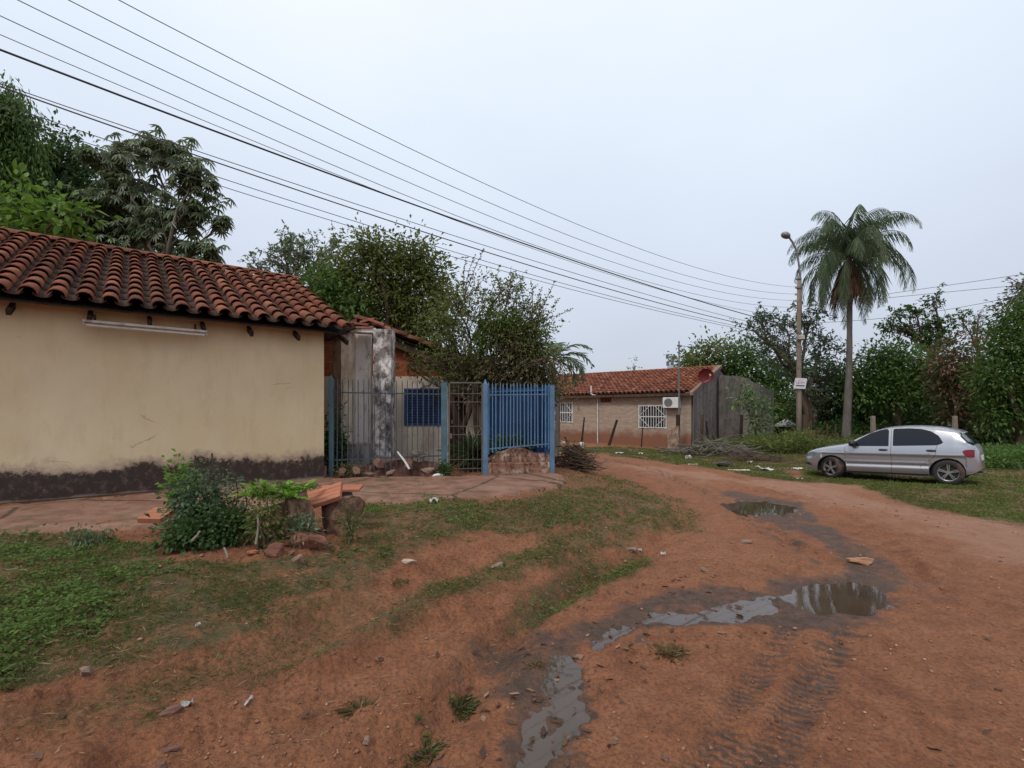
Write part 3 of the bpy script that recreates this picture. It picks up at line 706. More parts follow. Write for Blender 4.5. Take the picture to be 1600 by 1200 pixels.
# shutter
mb = MB(); mb.box(((wx0+wx1)/2, .03, (wz+wz0)/2), (wx1-wx0, .04, wz-wz0))
sh = mb.build('shutter', M_SHUT, ch_)
mb = MB(); nn = 14
for i in range(nn): mb.box(((wx0+wx1)/2, .0, wz0+(i+.5)*(wz-wz0)/nn), (wx1-wx0-.08, .012, .045), Matrix.Rotation(.5, 3, 'X'))
mb.build('louvre', M_SHUT, sh)
mb = MB(); 
for x in (wx0+.02, (wx0+wx1)/2, wx1-.02): mb.box((x, -.005, (wz+wz0)/2), (.045, .035, wz-wz0))
for z in (wz0+.02, wz-.02): mb.box(((wx0+wx1)/2, -.008, z), (wx1-wx0, .035, .04))
mb.build('shutter_frame', M_SHUT, sh)
mb = MB(); mb.box(((dx0+dx1)/2, .08, dzt/2-.15), (dx1-dx0, .05, dzt+.3))
dr = mb.build('door', M_DWOOD, ch_); mb = MB(); mb.box((dx0+.06, .04, .95), (.03, .05, .09)); mb.build('handle', M_STEEL, dr)
# ruined porch: two pillars, white panel, broken lintel and tiles
def pil(px0, px1, py0, py1, Z, depth, mat, name, lean=0, amp=.02, seed=0, topcut=0):
    a = L2(px0, py0, Z); b = L2(px1, py1, Z); w_ = b[0]-a[0]; h = a[2]-b[2]; n = 22; mbx = MB(); vs = []; rg = [(-.5, -.5), (0, -.52), (.5, -.5), (.52, 0), (.5, .5), (0, .5), (-.5, .5), (-.52, 0)]
    R = random.Random(seed)
    for i in range(n+1):
        t = i/n
        for (gx, gy) in rg:
            wj = 1-topcut*max(0, t-.75)*4*(1 if gx < 0 else 0)
            vs.append(((a[0]+b[0])/2+gx*w_*wj+lean*t+R.uniform(-amp, amp)*.6, Z-ZW+depth/2+gy*depth+R.uniform(-amp, amp)*.4, b[2]+t*h))
    m = len(rg); fs = [(i*m+k, i*m+(k+1) % m, (i+1)*m+(k+1) % m, (i+1)*m+k) for i in range(n) for k in range(m)]+[tuple(range(n*m, n*m+m))]
    mbx.add(vs, fs); return mbx.build(name, mat, ch_, bevel=0)
pil(583, 611, 514, 738, 9.45, .34, M_PIL, 'pillar', seed=3, amp=.012)
pil(519, 533, 519, 742, 9.56, .34, M_PILB, 'pillar', seed=4, amp=.015, topcut=.35)
pil(533, 549, 519, 742, 9.55, .33, M_WHP2, 'pillar', seed=14, amp=.012)
pil(548, 579, 520, 738, 9.80, .10, M_WHP, 'panel', seed=5, amp=.004)
mb = MB(); a = L2(546, 511, 9.45); b = L2(586, 519, 9.45); mb.box(((a[0]+b[0])/2, 9.45-ZW+.15, (a[2]+b[2])/2), (b[0]-a[0], .26, a[2]-b[2]), Matrix.Rotation(.05, 3, 'Y')); mb.build('lintel', M_PVC if 0 else M_WHP, ch_, bevel=.01)
mb = MB(); a = L2(508, 528, 9.5); b = L2(552, 512, 9.5); mb.bar((a[0], 9.5-ZW, a[2]), (b[0]+.05, 9.5-ZW, b[2]+.03), .22, .12); mb.build('roof_beam', M_DWOOD, ch_)
for i, (px, py, an, ln) in enumerate(((560, 507, .1, .36), (572, 501, -.25, .30), (585, 504, .35, .34), (594, 509, .42, .36), (566, 512, .0, .4))):
    mb = MB(); c = L2(px, py, 9.4); n = 6; vs = []
    for s_ in (-.5, .5):
        for layer in (0, .014):
            for k in range(n+1):
                t = PI*k/n; r_ = .085-layer; vs.append(Matrix.Rotation(an, 3, 'Y') @ Vector((s_*ln, -math.cos(t)*r_, math.sin(t)*r_*.7)))
    m_ = n+1; vs = [v+Vector((c[0], 9.4-ZW+.12+.03*(i % 2), c[2])) for v in vs]; mb.cur = .3+.13*i
    fs = [(k, k+1, k+1+2*m_, k+2*m_) for k in range(n)]+[(k+m_, k+3*m_, k+1+3*m_, k+1+m_) for k in range(n)]+[(k, k+m_, k+m_+1, k+1) for k in range(n)]+[(k+2*m_, k+2*m_+1, k+3*m_+1, k+3*m_) for k in range(n)]
    mb.add(vs, fs); mb.build('roof_tile', M_TI, ch_)
mb = MB(); a = L2(535, 692, 9.3); b = L2(581, 735, 9.3); mb.box(((a[0]+b[0])/2, 9.3-ZW, (a[2]+b[2])/2), (b[0]-a[0], .25, a[2]-b[2]), taper=.94); mb.build('plinth', M_GREYW, ch_, bevel=.02)

# ================================================================== FENCES AND GATE
FA = [(-3.215, 8.55), (-1.22, 8.66)]
def picket_panel(name, label, a, b, n, pa, pb, zt, zb, rails, mats, post_w, pick_w=.014, skip=(), spear=True, jit=.012, tops=None, cat='fence', group=None):
    ax, ay = a; bx, by = b; L = math.hypot(bx-ax, by-ay); rz = math.atan2(by-ay, bx-ax); zg = .53
    t = thing(name, label, cat, (ax, ay, zg), rz, group); R = random.Random(hash(label) % 1000 if 0 else n)
    pm, km = mats
    for i, (x, (zp0, zp1), w_) in enumerate(((0, pa, post_w[0]), (L, pb, post_w[1]))):
        m = MB(); m.box((x, 0, (zp0+zp1)/2-zg), (w_, w_*.8, zp1-zp0))
        h = zp1-zg
        m.box((x, 0, h+.045), (w_*.8, w_*.64, .09), taper=.08) if i == 0 else m.box((x, 0, h+.006), (w_*1.1, w_*.9, .012))
        m.build('post', pm, t, bevel=.004)
    for z0_, z1_ in rails:
        m = MB(); m.bar((0, .012, z0_-zg), (L, .012, z1_-zg), .028, .022); m.build('rail', km, t)
    for i in range(n):
        if i in skip: continue
        x = L*(i+1)/(n+1)+R.uniform(-1, 1)*jit*.6; f = x/L
        top = zt[0]+(zt[1]-zt[0])*f+R.uniform(-.012, .012); bot = zb(f)+R.uniform(-.02, .02)
        m = MB(); lean = R.uniform(-.5, .5)*jit
        m.box((0, -.008, (top+bot)/2-zg), (pick_w, pick_w, top-bot)); s_ = len(m.v)
        m.box((0, -.008, top-zg+.022), (pick_w, pick_w, .044), taper=.1)
        m.v = [(v[0]+x+lean*(v[2]), v[1], v[2]) for v in m.v]
        m.build('picket', km, t)
    return t
zt = lambda px, py, Z: EYE-(py-HZ)/F*Z
picket_panel('picket_fence', 'grey blue steel picket fence on rubble between the cream house and the narrow gate', FA[0], FA[1], 20, (.35, zt(0, 593, 8.55)), (.45, zt(0, 598, 8.66)),
             (zt(0, 594, 8.55), zt(0, 598, 8.66)), lambda f: .62+.13*f+(.06 if .55 < f < .9 else 0), ((zt(0, 613, 8.55), zt(0, 616, 8.66)), (zt(0, 719, 8.55), zt(0, 712, 8.66))), (M_BLUEG, M_PICK), (.078, .11), skip=())
FB = [(-.485, 8.72), (.745, 8.95)]
picket_panel('picket_fence', 'pale blue steel picket fence standing on the low whitewashed masonry wall', FB[0], FB[1], 18, (.40, zt(0, 600, 8.72)), (.45, zt(0, 603, 8.95)),
             (zt(0, 601, 8.72), zt(0, 603, 8.95)), lambda f: .93+.10*math.sin(f*PI)+.1*f, ((zt(0, 617, 8.72), zt(0, 616, 8.95)), (zt(0, 702, 8.72), zt(0, 693, 8.95))), (M_BLUEL, M_BLUEL), (.085, .085), pick_w=.018)
# gate
ga, gb = Vector((-1.135, 8.66, 0)), Vector((-.54, 8.72, 0)); gl = (gb-ga).length
gt = thing('metal_gate', 'narrow rusty mesh gate between the two blue fences', 'gate', (ga.x, ga.y, .53), math.atan2(gb.y-ga.y, gb.x-ga.x))
h1 = zt(0, 599, 8.69)-.53; h0 = zt(0, 745, 8.69)-.53
mb = MB()
for x in (0, gl): mb = MB(); mb.box((x, 0, (h1+h0)/2), (.03, .03, h1-h0)); mb.build('gate_stile', M_RUST, gt)
for py in (598, 615, 628, 666, 679, 718, 732, 745):
    mb = MB(); z = zt(0, py, 8.69)-.53; mb.bar((.015, -.0, z), (gl-.015, 0, z+.0), .012 if py not in (598, 745) else .024); mb.build('gate_rail', M_RUST, gt)
for i in range(1, 7): mb = MB(); mb.bar((gl*i/7, .014, h0), (gl*i/7, .014, h1-(.0)), .006); mb.build('gate_rod', M_RUST, gt)
mb = MB(); mb.box((.03, -.03, .75), (.05, .04, .09)); mb.build('latch', M_RUST, gt, bevel=.005)
mb = MB(); mb.box((-.052, .015, .78), (.05, .08, 1.75)); mb.build('gate_post', M_WHP, gt, bevel=.004)
# deep blue return fence going back from the corner
rf = thing('sheet_fence', 'deep blue sheet metal fence running back from the corner post', 'fence', (.70, 9.07, .53), math.atan2(.80, -1.14))
mb = MB(); Ls = 1.42; n = 34; vs = []
for i in range(n+1):
    x = Ls*i/n; yy = .018*(1 if (i//2) % 2 else -1)
    vs += [(x, yy, .28), (x, yy, 1.66)]
fs = [(2*i, 2*i+2, 2*i+3, 2*i+1) for i in range(n)]; mb.add(vs, fs); mb.build('sheet_panel', M_SHEET, rf)
for x in (.02, 1.38):
    mb = MB(); mb.box((x, .05, .8), (.06, .06, 1.75)); mb.build('post', M_BLUE, rf, bevel=.004)
for z_ in (1.6, .4): mb = MB(); mb.bar((0, .03, z_), (Ls, .03, z_), .03); mb.build('rail', M_BLUE, rf)

# low whitewashed masonry wall
def lumpy_wall(name, label, a, b, depth, z0, topf, mat, seed=1, amp=.03, st=.05, cat='wall'):
    ax, ay = a; bx, by = b; L = math.hypot(bx-ax, by-ay); t = math.atan2(by-ay, bx-ax); R = np.random.RandomState(seed)
    nx = int(L/st); nz_ = 10; ny = max(3, int(depth/st)); V = []; Fs = []
    def pt(u, y, w_):
        h = topf(u)+float(fbm(np.array([u*L*1.0]), np.array([y*2.]), 3, 3, seed)[0])*amp*1.5; z = z0+(h-z0)*w_
        j = float(fbm(np.array([u*L+y]), np.array([z*1.0]), 4.5, 4, seed+3)[0])*amp
        yy = -j if y == 0 else y+j
        return (u*L, yy, z)
    def grid(fn, n1, n2):
        o = len(V)
        for i in range(n1+1):
            for j in range(n2+1): V.append(fn(i/n1, j/n2))
        for i in range(n1):
            for j in range(n2):
                a_ = o+i*(n2+1)+j; Fs.append((a_, a_+1, a_+n2+2, a_+n2+1))
    grid(lambda u, w_: pt(u, 0, w_), nx, nz_)
    grid(lambda u, w_: pt(u, depth, w_), nx, nz_)
    grid(lambda u, v: (pt(u, 0, 1)[0], pt(u, 0, 1)[1]*(1-v)+pt(u, depth, 1)[1]*v, pt(u, 0, 1)[2]*(1-v)+pt(u, depth, 1)[2]*v+.02*math.sin(v*PI)), nx, ny)
    for u0 in (0, 1): grid(lambda v, w_: (u0*L, pt(u0, 0, w_)[1]*(1-v)+pt(u0, depth, w_)[1]*v, pt(u0, 0, w_)[2]*(1-v)+pt(u0, depth, w_)[2]*v), ny, nz_)
    m = MB(); m.add(V, Fs); o = m.build(name, mat, None, smooth=False); o.location = (ax, ay, 0); o.rotation_euler = (0, 0, t)
    return tag(o, label, cat)
def topR(u):
    return .83+(.18*math.exp(-((u-.45)/.30)**2))+.06*u
lumpy_wall('masonry_wall', 'low crumbling whitewashed masonry wall under the pale blue fence', (-.50, 8.78), (.72, 9.0), .26, .3, topR, M_FOOT, 5, .05, .035)
lumpy_wall('masonry_wall', 'smooth lower course of whitewashed plaster at the foot of the crumbling wall', (-.47, 8.70), (.70, 8.90), .09, .3, lambda u: .77+.0*u, M_FOOT, 8, .012, .05)
lumpy_wall('rubble_footing', 'broken brick footing heaped under the grey blue fence', (-2.95, 8.66), (-1.30, 8.74), .34, .3, lambda u: .66+.16*math.exp(-((u-.45)/.25)**2)+.10*math.exp(-((u-.9)/.2)**2), M_RUB, 12, .10, .05, cat='rubble')
# ================================================================== FAR BRICK HOUSE
BA = Vector((2.70, 29.0, 0)); BB = Vector((8.96, 24.0, 0)); bd = (BB-BA).normalized(); brz = math.atan2(bd.y, bd.x)
bh = thing('brick_house', 'single storey tan brick house with white window grilles and orange tiled roof', 'house', (BB.x, BB.y, 0), brz)
bl = (BB-BA).length+3.2
def bx_(px, yl=0.0):
    u = (px-800)/F; ox, oy = BB.x-bd.y*yl, BB.y+bd.x*yl
    s = (u*oy-ox)/(bd.x-u*bd.y); return s, oy+s*bd.y
def bz(py, Z): return EYE-(py-HZ)/F*Z
EZ2 = 2.72; RD = 4.7; RZ2 = 4.27; SL3 = math.atan2(RZ2-EZ2, RD+.35)
wins = []
for (pa, pb, qa, qb) in ((866, 896, 629, 660), (998, 1042, 633, 669)):
    s0, Z0 = bx_(pa); s1, Z1 = bx_(pb); Zm = (Z0+Z1)/2; wins.append((s0, s1, bz(qb, Zm), bz(qa, Zm)))
sv0, Zv = bx_(938); sv1, _ = bx_(955); vent = (sv0, sv1, bz(629, Zv), bz(617, Zv))
def wall_holes(mb, x0, x1, z0, z1, holes, th=.16, y=0):
    xs = sorted({x0, x1, *[h[0] for h in holes], *[h[1] for h in holes]})
    for a, b in zip(xs, xs[1:]):
        m_ = (a+b)/2; hs = [h for h in holes if h[0] < m_ < h[1]]
        if not hs: mb.box((m_, y+th/2, (z0+z1)/2), (b-a, th, z1-z0))
        else:
            h = hs[0]; mb.box((m_, y+th/2, (z0+h[2])/2), (b-a, th, h[2]-z0)); mb.box((m_, y+th/2, (z1+h[3])/2), (b-a, th, z1-h[3]))
mb = MB(); wall_holes(mb, -bl, 0, -.3, EZ2+.1, wins+[vent]); mb.box((-bl/2, 2*RD, 1.2), (bl, .16, 3)); mb.box((-bl+.08, RD, 1.2), (.16, 2*RD-.3, 3)); mb.build('wall', M_BW, bh)
for i, wn_ in enumerate(wins):
    s0, s1, z0, z1 = wn_; W = s1-s0; H = z1-z0
    mb = MB(); mb.box(((s0+s1)/2, .12, (z0+z1)/2), (W, .02, H)); wi = mb.build('window', M_DARK, bh)
    mb = MB()
    for xx in (s0+.03, s1-.03): mb.box((xx, -.02, (z0+z1)/2), (.05, .04, H+.04))
    for zz in (z0+.03, z1-.03, (z0+z1)/2): mb.box(((s0+s1)/2, -.02, zz), (W, .035, .045))
    n = 11
    for k in range(1, n): mb.box((s0+W*k/n, -.03, (z0+z1)/2), (.028, .02, H))
    cx, cz = (s0+s1)/2, (z0+z1)/2
    for p, q in (((s0+.03, cz), (cx-.12, z1-.03)), ((cx+.12, z1-.03), (s1-.03, cz)), ((s1-.03, cz), (cx+.12, z0+.03)), ((cx-.12, z0+.03), (s0+.03, cz))):
        mb.bar((p[0], -.05, p[1]), (q[0], -.05, q[1]), .04, .02)
    mb.build('grille', M_WHITE, wi)
mb = MB(); s0, s1, z0, z1 = vent
mb.box(((s0+s1)/2, .10, (z0+z1)/2), (s1-s0, .02, z1-z0)); ve = mb.build('vent_block', M_RB, bh)
mb = MB()
for k in range(4): mb.box((s0+(s1-s0)*(k+.5)/4, .05, (z0+z1)/2), (.05, .08, z1-z0))
mb.build('vent_fin', M_RB, ve)
# side gable wall and back extension
mb = MB(); mb.add([(-.02, .17, -.3), (-.02, 2*RD+.1, -.3), (-.02, 2*RD+.1, EZ2), (-.02, RD, RZ2-.12), (-.02, .17, EZ2+.02), (.10, .0, -.3), (.10, 2*RD+.1, -.3), (.10, 2*RD+.1, EZ2), (.10, RD, RZ2-.12), (.10, .0, EZ2-.04)],
       [(0, 1, 2, 3, 4), (9, 8, 7, 6, 5), (0, 5, 6, 1), (1, 6, 7, 2), (2, 7, 8, 3), (3, 8, 9, 4), (4, 9, 5, 0)]); mb.build('gable_wall', M_GREYW, bh)
mb = MB(); s_ = .12; mb.add([(-.16, -.38, EZ2-.16), (s_+.08, -.38, EZ2-.16), (s_+.08, RD, RZ2-.02), (-.16, RD, RZ2-.02), (-.16, -.38, EZ2-.0), (s_+.08, -.38, EZ2-.0), (s_+.08, RD+.1, RZ2+.19), (-.16, RD+.1, RZ2+.19)],
       [(3, 2, 1, 0), (4, 5, 6, 7), (0, 1, 5, 4), (1, 2, 6, 5), (2, 3, 7, 6), (3, 0, 4, 7)]); mb.build('verge', M_STONE, bh)
tile_roof(-bl-.1, -.12, -.42, RD, EZ2-.02, SL3, sp=.255, r=.10, expo=.40, seed=21, nseg=5, parent=bh, mat=M_TI2)
mb = MB(); mb.add([(-bl-.2, RD, RZ2+.05), (.15, RD, RZ2+.05), (.15, 2*RD+.3, EZ2), (-bl-.2, 2*RD+.3, EZ2), (-bl-.2, RD, RZ2-.05), (.15, RD, RZ2-.05), (.15, 2*RD+.3, EZ2-.1), (-bl-.2, 2*RD+.3, EZ2-.1)], [(0, 1, 2, 3), (7, 6, 5, 4)])
mb.build('roof', M_TI2, bh)
mb = MB(); x = -bl-.1
while x < -.2:
    mb.cur = rnd.uniform(.3, .9); n = 6; vs = []
    for xx, r_ in ((x, .12), (x+.45, .10)):
        for k in range(n+1): t = PI*k/n; vs.append((xx, RD-math.cos(t)*r_, RZ2+.06+math.sin(t)*r_))
    mb.add(vs, [(k, k+1, k+2+n, k+1+n) for k in range(n)]); x += .4
mb.build('ridge_cap', M_TI2, bh, smooth=True, fix=False)
mb = MB(); mb.box((-bl/2, -.36, EZ2-.10), (bl+.1, .05, .13)); mb.box((-bl/2, -.17, EZ2-.045), (bl, .36, .03)); mb.build('fascia', M_WOOD, bh)
s, Z = bx_(934, -.04); mb = MB(); mb.tube([(s, -.05, .0), (s, -.05, EZ2-.18)], .035, 8); mb.build('downpipe', M_PVC, bh)
s, Z = bx_(924, -.4); z0 = bz(617, Z); mb = MB(); mb.tube([(s+.28, -.25, z0-.02), (s+.10, -.40, z0), (s, -.42, z0+.05), (s, -.42, bz(603, Z))], .045, 8); mb.build('vent_pipe', M_PVC, bh)
# air conditioner
s0, Z = bx_(1036, -.3); s1, _ = bx_(1061, -.3); z0, z1 = bz(637.5, Z), bz(621, Z)
mb = MB(); mb.box(((s0+s1)/2, -.20, (z0+z1)/2), (s1-s0, .34, z1-z0)); ac = mb.build('air_conditioner', M_WHITE, bh, bevel=.02)
mb = MB(); cx = s0+(s1-s0)*.36; mb.lathe([(.0, -.385), (.205, -.385), (.215, -.372)], (cx, 0, (z0+z1)/2), 'y', 24); mb.build('fan_grille', M_STEEL, ac)
mb = MB(); mb.bar((s0+.1, -.2, z0-.02), (s0+.1, .0, z0-.02), .03); mb.build('bracket', M_DARK, ac); mb = MB(); mb.bar((s1-.1, -.2, z0-.02), (s1-.1, .0, z0-.02), .03); mb.build('bracket', M_DARK, ac)
# dish: red, on the verge
dz = bz(588, 24.9); u = (1103-800)/F; dp = Vector((u*24.6, 24.6, dz))
dish = thing('satellite_dish', 'dark red satellite dish on the roof edge of the brick house', 'satellite dish', tuple(dp))
mred = simple('red_dish_paint', (.14, .012, .012), .5, .25, 4, bump=0)
mb = MB(); prof = [(0.0, .07), (.13, .062), (.24, .040), (.33, .008), (.38, -.015)]; mb.lathe(prof, (0, 0, 0), 'y', 28); mb.lathe([(r_, h+.015) for r_, h in prof], (0, 0, 0), 'y', 28)
mb.xf(Matrix.Rotation(-.35, 4, 'Z') @ Matrix.Rotation(.28, 4, 'X') @ Matrix.Diagonal((1.0, 1, 1.0, 1))); mb.build('reflector', mred, dish, smooth=True)
mb = MB(); mb.tube([(-.1, 0, -.33), (.06, -.3, -.22), (.06, -.42, -.02)], .014, 6); mb.tube([(.06, -.42, -.04), (.06, -.36, .05)], .04, 8); mb.build('feed_arm', M_TRIM, dish)
mb = MB(); mb.tube([(.0, .08, 0), (.0, .15, -.1), (-.0, .16, -.42)], .022, 8); mb.build('mast', M_STEEL, dish)
# rear extension wall (blockwork)
E0 = at(1128, 700, 28.0); E1 = at(1210, 700, 31.0); E2 = at(1157, 700, 27.6)
def wall_pts(name, label, A, B, za, zb_, mat, th=.2, dz0=-.3, cat='wall'):
    d = (Vector((B[0], B[1], 0))-Vector((A[0], A[1], 0))); L = d.length; m = MB()
    n = 12; top = [(L*i/n, za+(zb_-za)*i/n+rnd.uniform(-.03, .03)) for i in range(n+1)]
    m.prism([(0, dz0)]+[(L, dz0)]+top[::-1], 0, th); o = m.build(name, mat); o.location = (A[0], A[1], 0); o.rotation_euler = (0, 0, math.atan2(d.y, d.x)); return tag(o, label, cat)
wall_pts('blockwork_wall', 'dark grey blockwork wall joined to the rendered gable of the brick house', (11.72, 26.8), (13.15, 27.6), EYE+59/F*26.8, EYE+57/F*27.6, M_GREYW2)
wall_pts('blockwork_wall', 'paler grey blockwork wall sloping down behind the vine covered sapling', (13.17, 27.61), (16.8, 30.8), EYE+57/F*27.6, EYE+33/F*30.8, M_STONE if 0 else m_stained('pale_blockwork', (.34, .31, .275), (.24, .21, .18), (.13, .11, .09), .4, .8, 1.5))
# plaster stub in front of the facade
p0 = at(1043, 700, 23.3); p1 = at(1060, 700, 23.0)
o = lumpy_wall('wall_stub', 'broken plastered stub wall in front of the brick house below the air conditioner', (p0.x, p0.y), (p1.x, p1.y), .25, -.1, lambda u: .75+.35*u, m_stained('stub_plaster', (.33, .24, .175), (.22, .13, .085), (.12, .08, .06), .5, .8, 3), 31, .05, .1)

# pale blue house far behind
fb = thing('blue_house', 'small pale blue house with red tiled roof glimpsed past the grey wall', 'house', (0, 0, 0))
a = at(1196, 0, 37); b = at(1238, 0, 36)
mb = MB(); mb.box(((a.x+b.x)/2, 38.5, 1.1), (b.x-a.x, 4.2, 2.6)); mb.build('wall', simple('pale_blue_wall', (.45, .52, .55), .8, .12, 1, dirt=(.3, .3, .3)), fb)
mb = MB(); zr0, zr1 = EYE+11/F*36, EYE+28/F*38; mb.add([(a.x-.5, 36.0, zr0), (b.x+.7, 36.0, zr0-.15), (b.x-.8, 38.4, zr1), (a.x-.5, 38.4, zr1), (a.x-.5, 36.0, zr0-.1), (b.x+.7, 36.0, zr0-.25), (b.x+.7, 41, zr0-.1), (a.x-.5, 41, zr0-.1)],
       [(0, 1, 2, 3), (4, 5, 1, 0), (1, 6, 2), (3, 2, 6, 7), (4, 0, 3, 7), (4, 7, 6, 5)]); mb.build('roof', M_TI2, fb)
mb = MB(); mb.box((a.x+.9, 36.36, .85), (.8, .06, 1.8)); mb.build('door', M_DARK, fb)
ub = at(1228, 664, 31)
um = thing('garden_canopy', 'small white garden canopy standing in front of the pale blue house', 'canopy', (ub.x, 31, 0))
mb = MB(); zc = EYE-(654-HZ)/F*31; ze = EYE-(664-HZ)/F*31; R0 = .66; n = 4
vs = [(0, 0, zc)]+[(R0*math.cos(PI/4+k*PI/2), R0*math.sin(PI/4+k*PI/2), ze) for k in range(4)]+[(R0*math.cos(PI/4+k*PI/2), R0*math.sin(PI/4+k*PI/2), ze-.10) for k in range(4)]
mb.add(vs, [(0, 1+k, 1+(k+1) % 4) for k in range(4)]+[(1+k, 5+k, 5+(k+1) % 4, 1+(k+1) % 4) for k in range(4)]); mb.build('canopy_cloth', M_WHITE, um)
for k in range(4):
    mb = MB(); x_, y_ = R0*.92*math.cos(PI/4+k*PI/2), R0*.92*math.sin(PI/4+k*PI/2); mb.bar((x_, y_, 0), (x_, y_, ze), .05); mb.build('leg', M_DARK, um)

# ================================================================== POLES, STAKES
LP = Vector((13.75, 23.0, 0))
lp = thing('street_lamp', 'tall concrete utility pole with curved steel lamp arm beside the palm', 'street lamp', tuple(LP))
H0 = EYE+(HZ-432)/F*23
mb = MB(); n = 10; mb.tube([(0, 0, -.3), (0, 0, 2), (0, 0, 5), (0, 0, H0)], [.125, .115, .10, .075], 4 if 0 else 12); mb.build('pole', M_CONC, lp, smooth=True)
mb = MB(); a3 = lambda px, py: Vector(((px-800)/F*23-LP.x, 0, EYE-(py-HZ)/F*23))
mb.tube([a3(1251, 505), a3(1251.5, 470), a3(1250.5, 430), a3(1247, 405), a3(1243, 388), a3(1238, 378), a3(1233, 371), a3(1228, 369)], .045, 8); arm = mb.build('lamp_arm', M_STEEL, lp, smooth=True)
mb = MB(); c = a3(1227.5, 368); s_ = 0
mb.lathe([(.0, .18), (.10, .17), (.17, .10), (.20, 0), (.165, -.09), (.09, -.14), (0, -.15)], (0, 0, 0), 'z', 20)
mb.xf(Matrix.Translation(c) @ Matrix.Rotation(.45, 4, 'Y') @ Matrix.Diagonal((1.15, 1, .85, 1))); mb.build('lamp_head', simple('lamp_grey', (.20, .19, .19), .4, .2, 8, metal=.3), lp, smooth=True)
mb = MB()
for py in (436, 450, 520, 531, 541): c = a3(1248, py); mb.lathe([(.09, -.025), (.115, -.025), (.115, .025), (.09, .025)], (0, 0, c.z), 'z', 12)
mb.build('clamp_band', M_STEEL, lp)
mb = MB(); c = a3(1247, 528); mb.box((0, -.17, c.z), (.30, .12, .20)); mb.build('connection_box', M_TRIM, lp, bevel=.02)
for py in (449, 460, 470, 481):
    c = a3(1248, py); mb = MB(); mb.lathe([(.03, -.06), (.055, -.04), (.035, -.01), (.055, .02), (.03, .05)], (-.17, -.05, c.z), 'z', 10); mb.build('insulator', M_TRIM, lp, smooth=True)
# wooden stub bolted to the pole
mb = MB(); p = a3(1255.5, 0); zt_ = EYE-(648-HZ)/F*23; mb.tube([(0, 0, -.3), (.02, 0, .6), (-.02, 0, zt_)], [.14, .13, .12], 9); o = mb.build('wooden_post', M_WOOD); o.location = (LP.x+.27, 22.95, 0)
tag(o, 'thick weathered wooden post standing against the foot of the lamp pole', 'post')
# sign
sg = thing('sign', 'small white sign board with faint lettering fixed to the lamp pole', 'sign', (LP.x+a3(1247, 0).x, 22.82, EYE-(599-HZ)/F*22.8))
mb = MB(); mb.box((0, 0, 0), (.56, .02, .50), Matrix.Rotation(.05, 3, 'Y')); mb.v = [(v[0]+.12*v[2], v[1], v[2]) for v in mb.v]; mb.build('board', simple('sign_white', (.60, .58, .60), .5, .06, 4, bump=0), sg)
mb = MB(); mb.box((-.01, -.014, -.11), (.40, .006, .045), Matrix.Rotation(.04, 3, 'Y')); mb.build('dark_bar', M_DARK, sg)
mg = simple('faded_ink', (.30, .29, .33), .6, .1, 5, bump=0)
mb = MB()
mb.bar((-.19, -.013, -.02), (-.185, -.013, .09), .012); mb.bar((-.125, -.013, -.02), (-.10, -.013, .08), .018); mb.bar((-.075, -.013, -.02), (-.10, -.013, .08), .018); mb.bar((-.115, -.013, .01), (-.085, -.013, .01), .014)
for k in range(6): mb.bar((-.03+k*.042, -.013, -.01), (-.03+k*.042+(.01 if k % 2 else -.004), -.013, .06), .010); 
mb.bar((-.03, -.013, .06), (.19, -.013, .055), .009)
mb.bar((-.10, -.013, .16), (-.05, -.013, .12), .012); mb.bar((-.05, -.013, .12), (.0, -.013, .17), .012); mb.bar((.02, -.013, .13), (.10, -.013, .15), .010); mb.build('lettering', mg, sg)

ap = thing('antenna_pole', 'thin grey pole in front of the brick house holding the service wire', 'pole', ((1061-800)/F*23.4, 23.4, 0))
z1 = EYE-(533-HZ)/F*23.4; mb = MB(); mb.tube([(0, 0, -.1), (0, 0, z1)], [.055, .035], 8); mb.build('pole', M_STEEL, ap)
mb = MB(); mb.tube([(-.05, 0, -.1), (-.05, 0, EYE-(648-HZ)/F*23.4)], .10, 6); mb.build('timber_foot', M_DWOOD, ap)
mb = MB(); mb.box((.05, 0, z1-.25), (.14, .08, .10)); mb.build('insulator', M_STEEL, ap)
def cable(name, label, pts, r, mat=M_CABLE, group='power cables sweeping across the sky', cat='cable'):
    m = MB(); m.tube(pts, r, 5); o = m.build(name, mat); return tag(o, label, cat, group)
def span(A, p_far, px_list, n=40, Bx=None):
    """A: attachment on the pole. px_list: three (px,py) points the wire hangs through; p_far: plan direction end."""
    A = Vector(A); Bv = Vector(p_far); zs, ts = [0.0], [A.z]
    for px, py in px_list:
        u = (px-800)/F; d = Bv-A; t = (u*A.y-A.x)/(d.x-u*d.y); Z = A.y+d.y*t; zs.append(t); ts.append(EYE-(py-HZ)/F*Z)
    co = np.polyfit(zs, ts, min(2, len(zs)-1)); off = A.z-np.polyval(co, 0)
    return [Vector((A.x+(Bv.x-A.x)*t, A.y+(Bv.y-A.y)*t, float(np.polyval(co, t))+off*max(0, 1-t*6))) for t in np.linspace(0, 1, n)]
def A_(py, dx=-.17): c = a3(1248, py); return (LP.x+dx, 22.95, c.z)
Bp = (-17.5, -.6, 0)
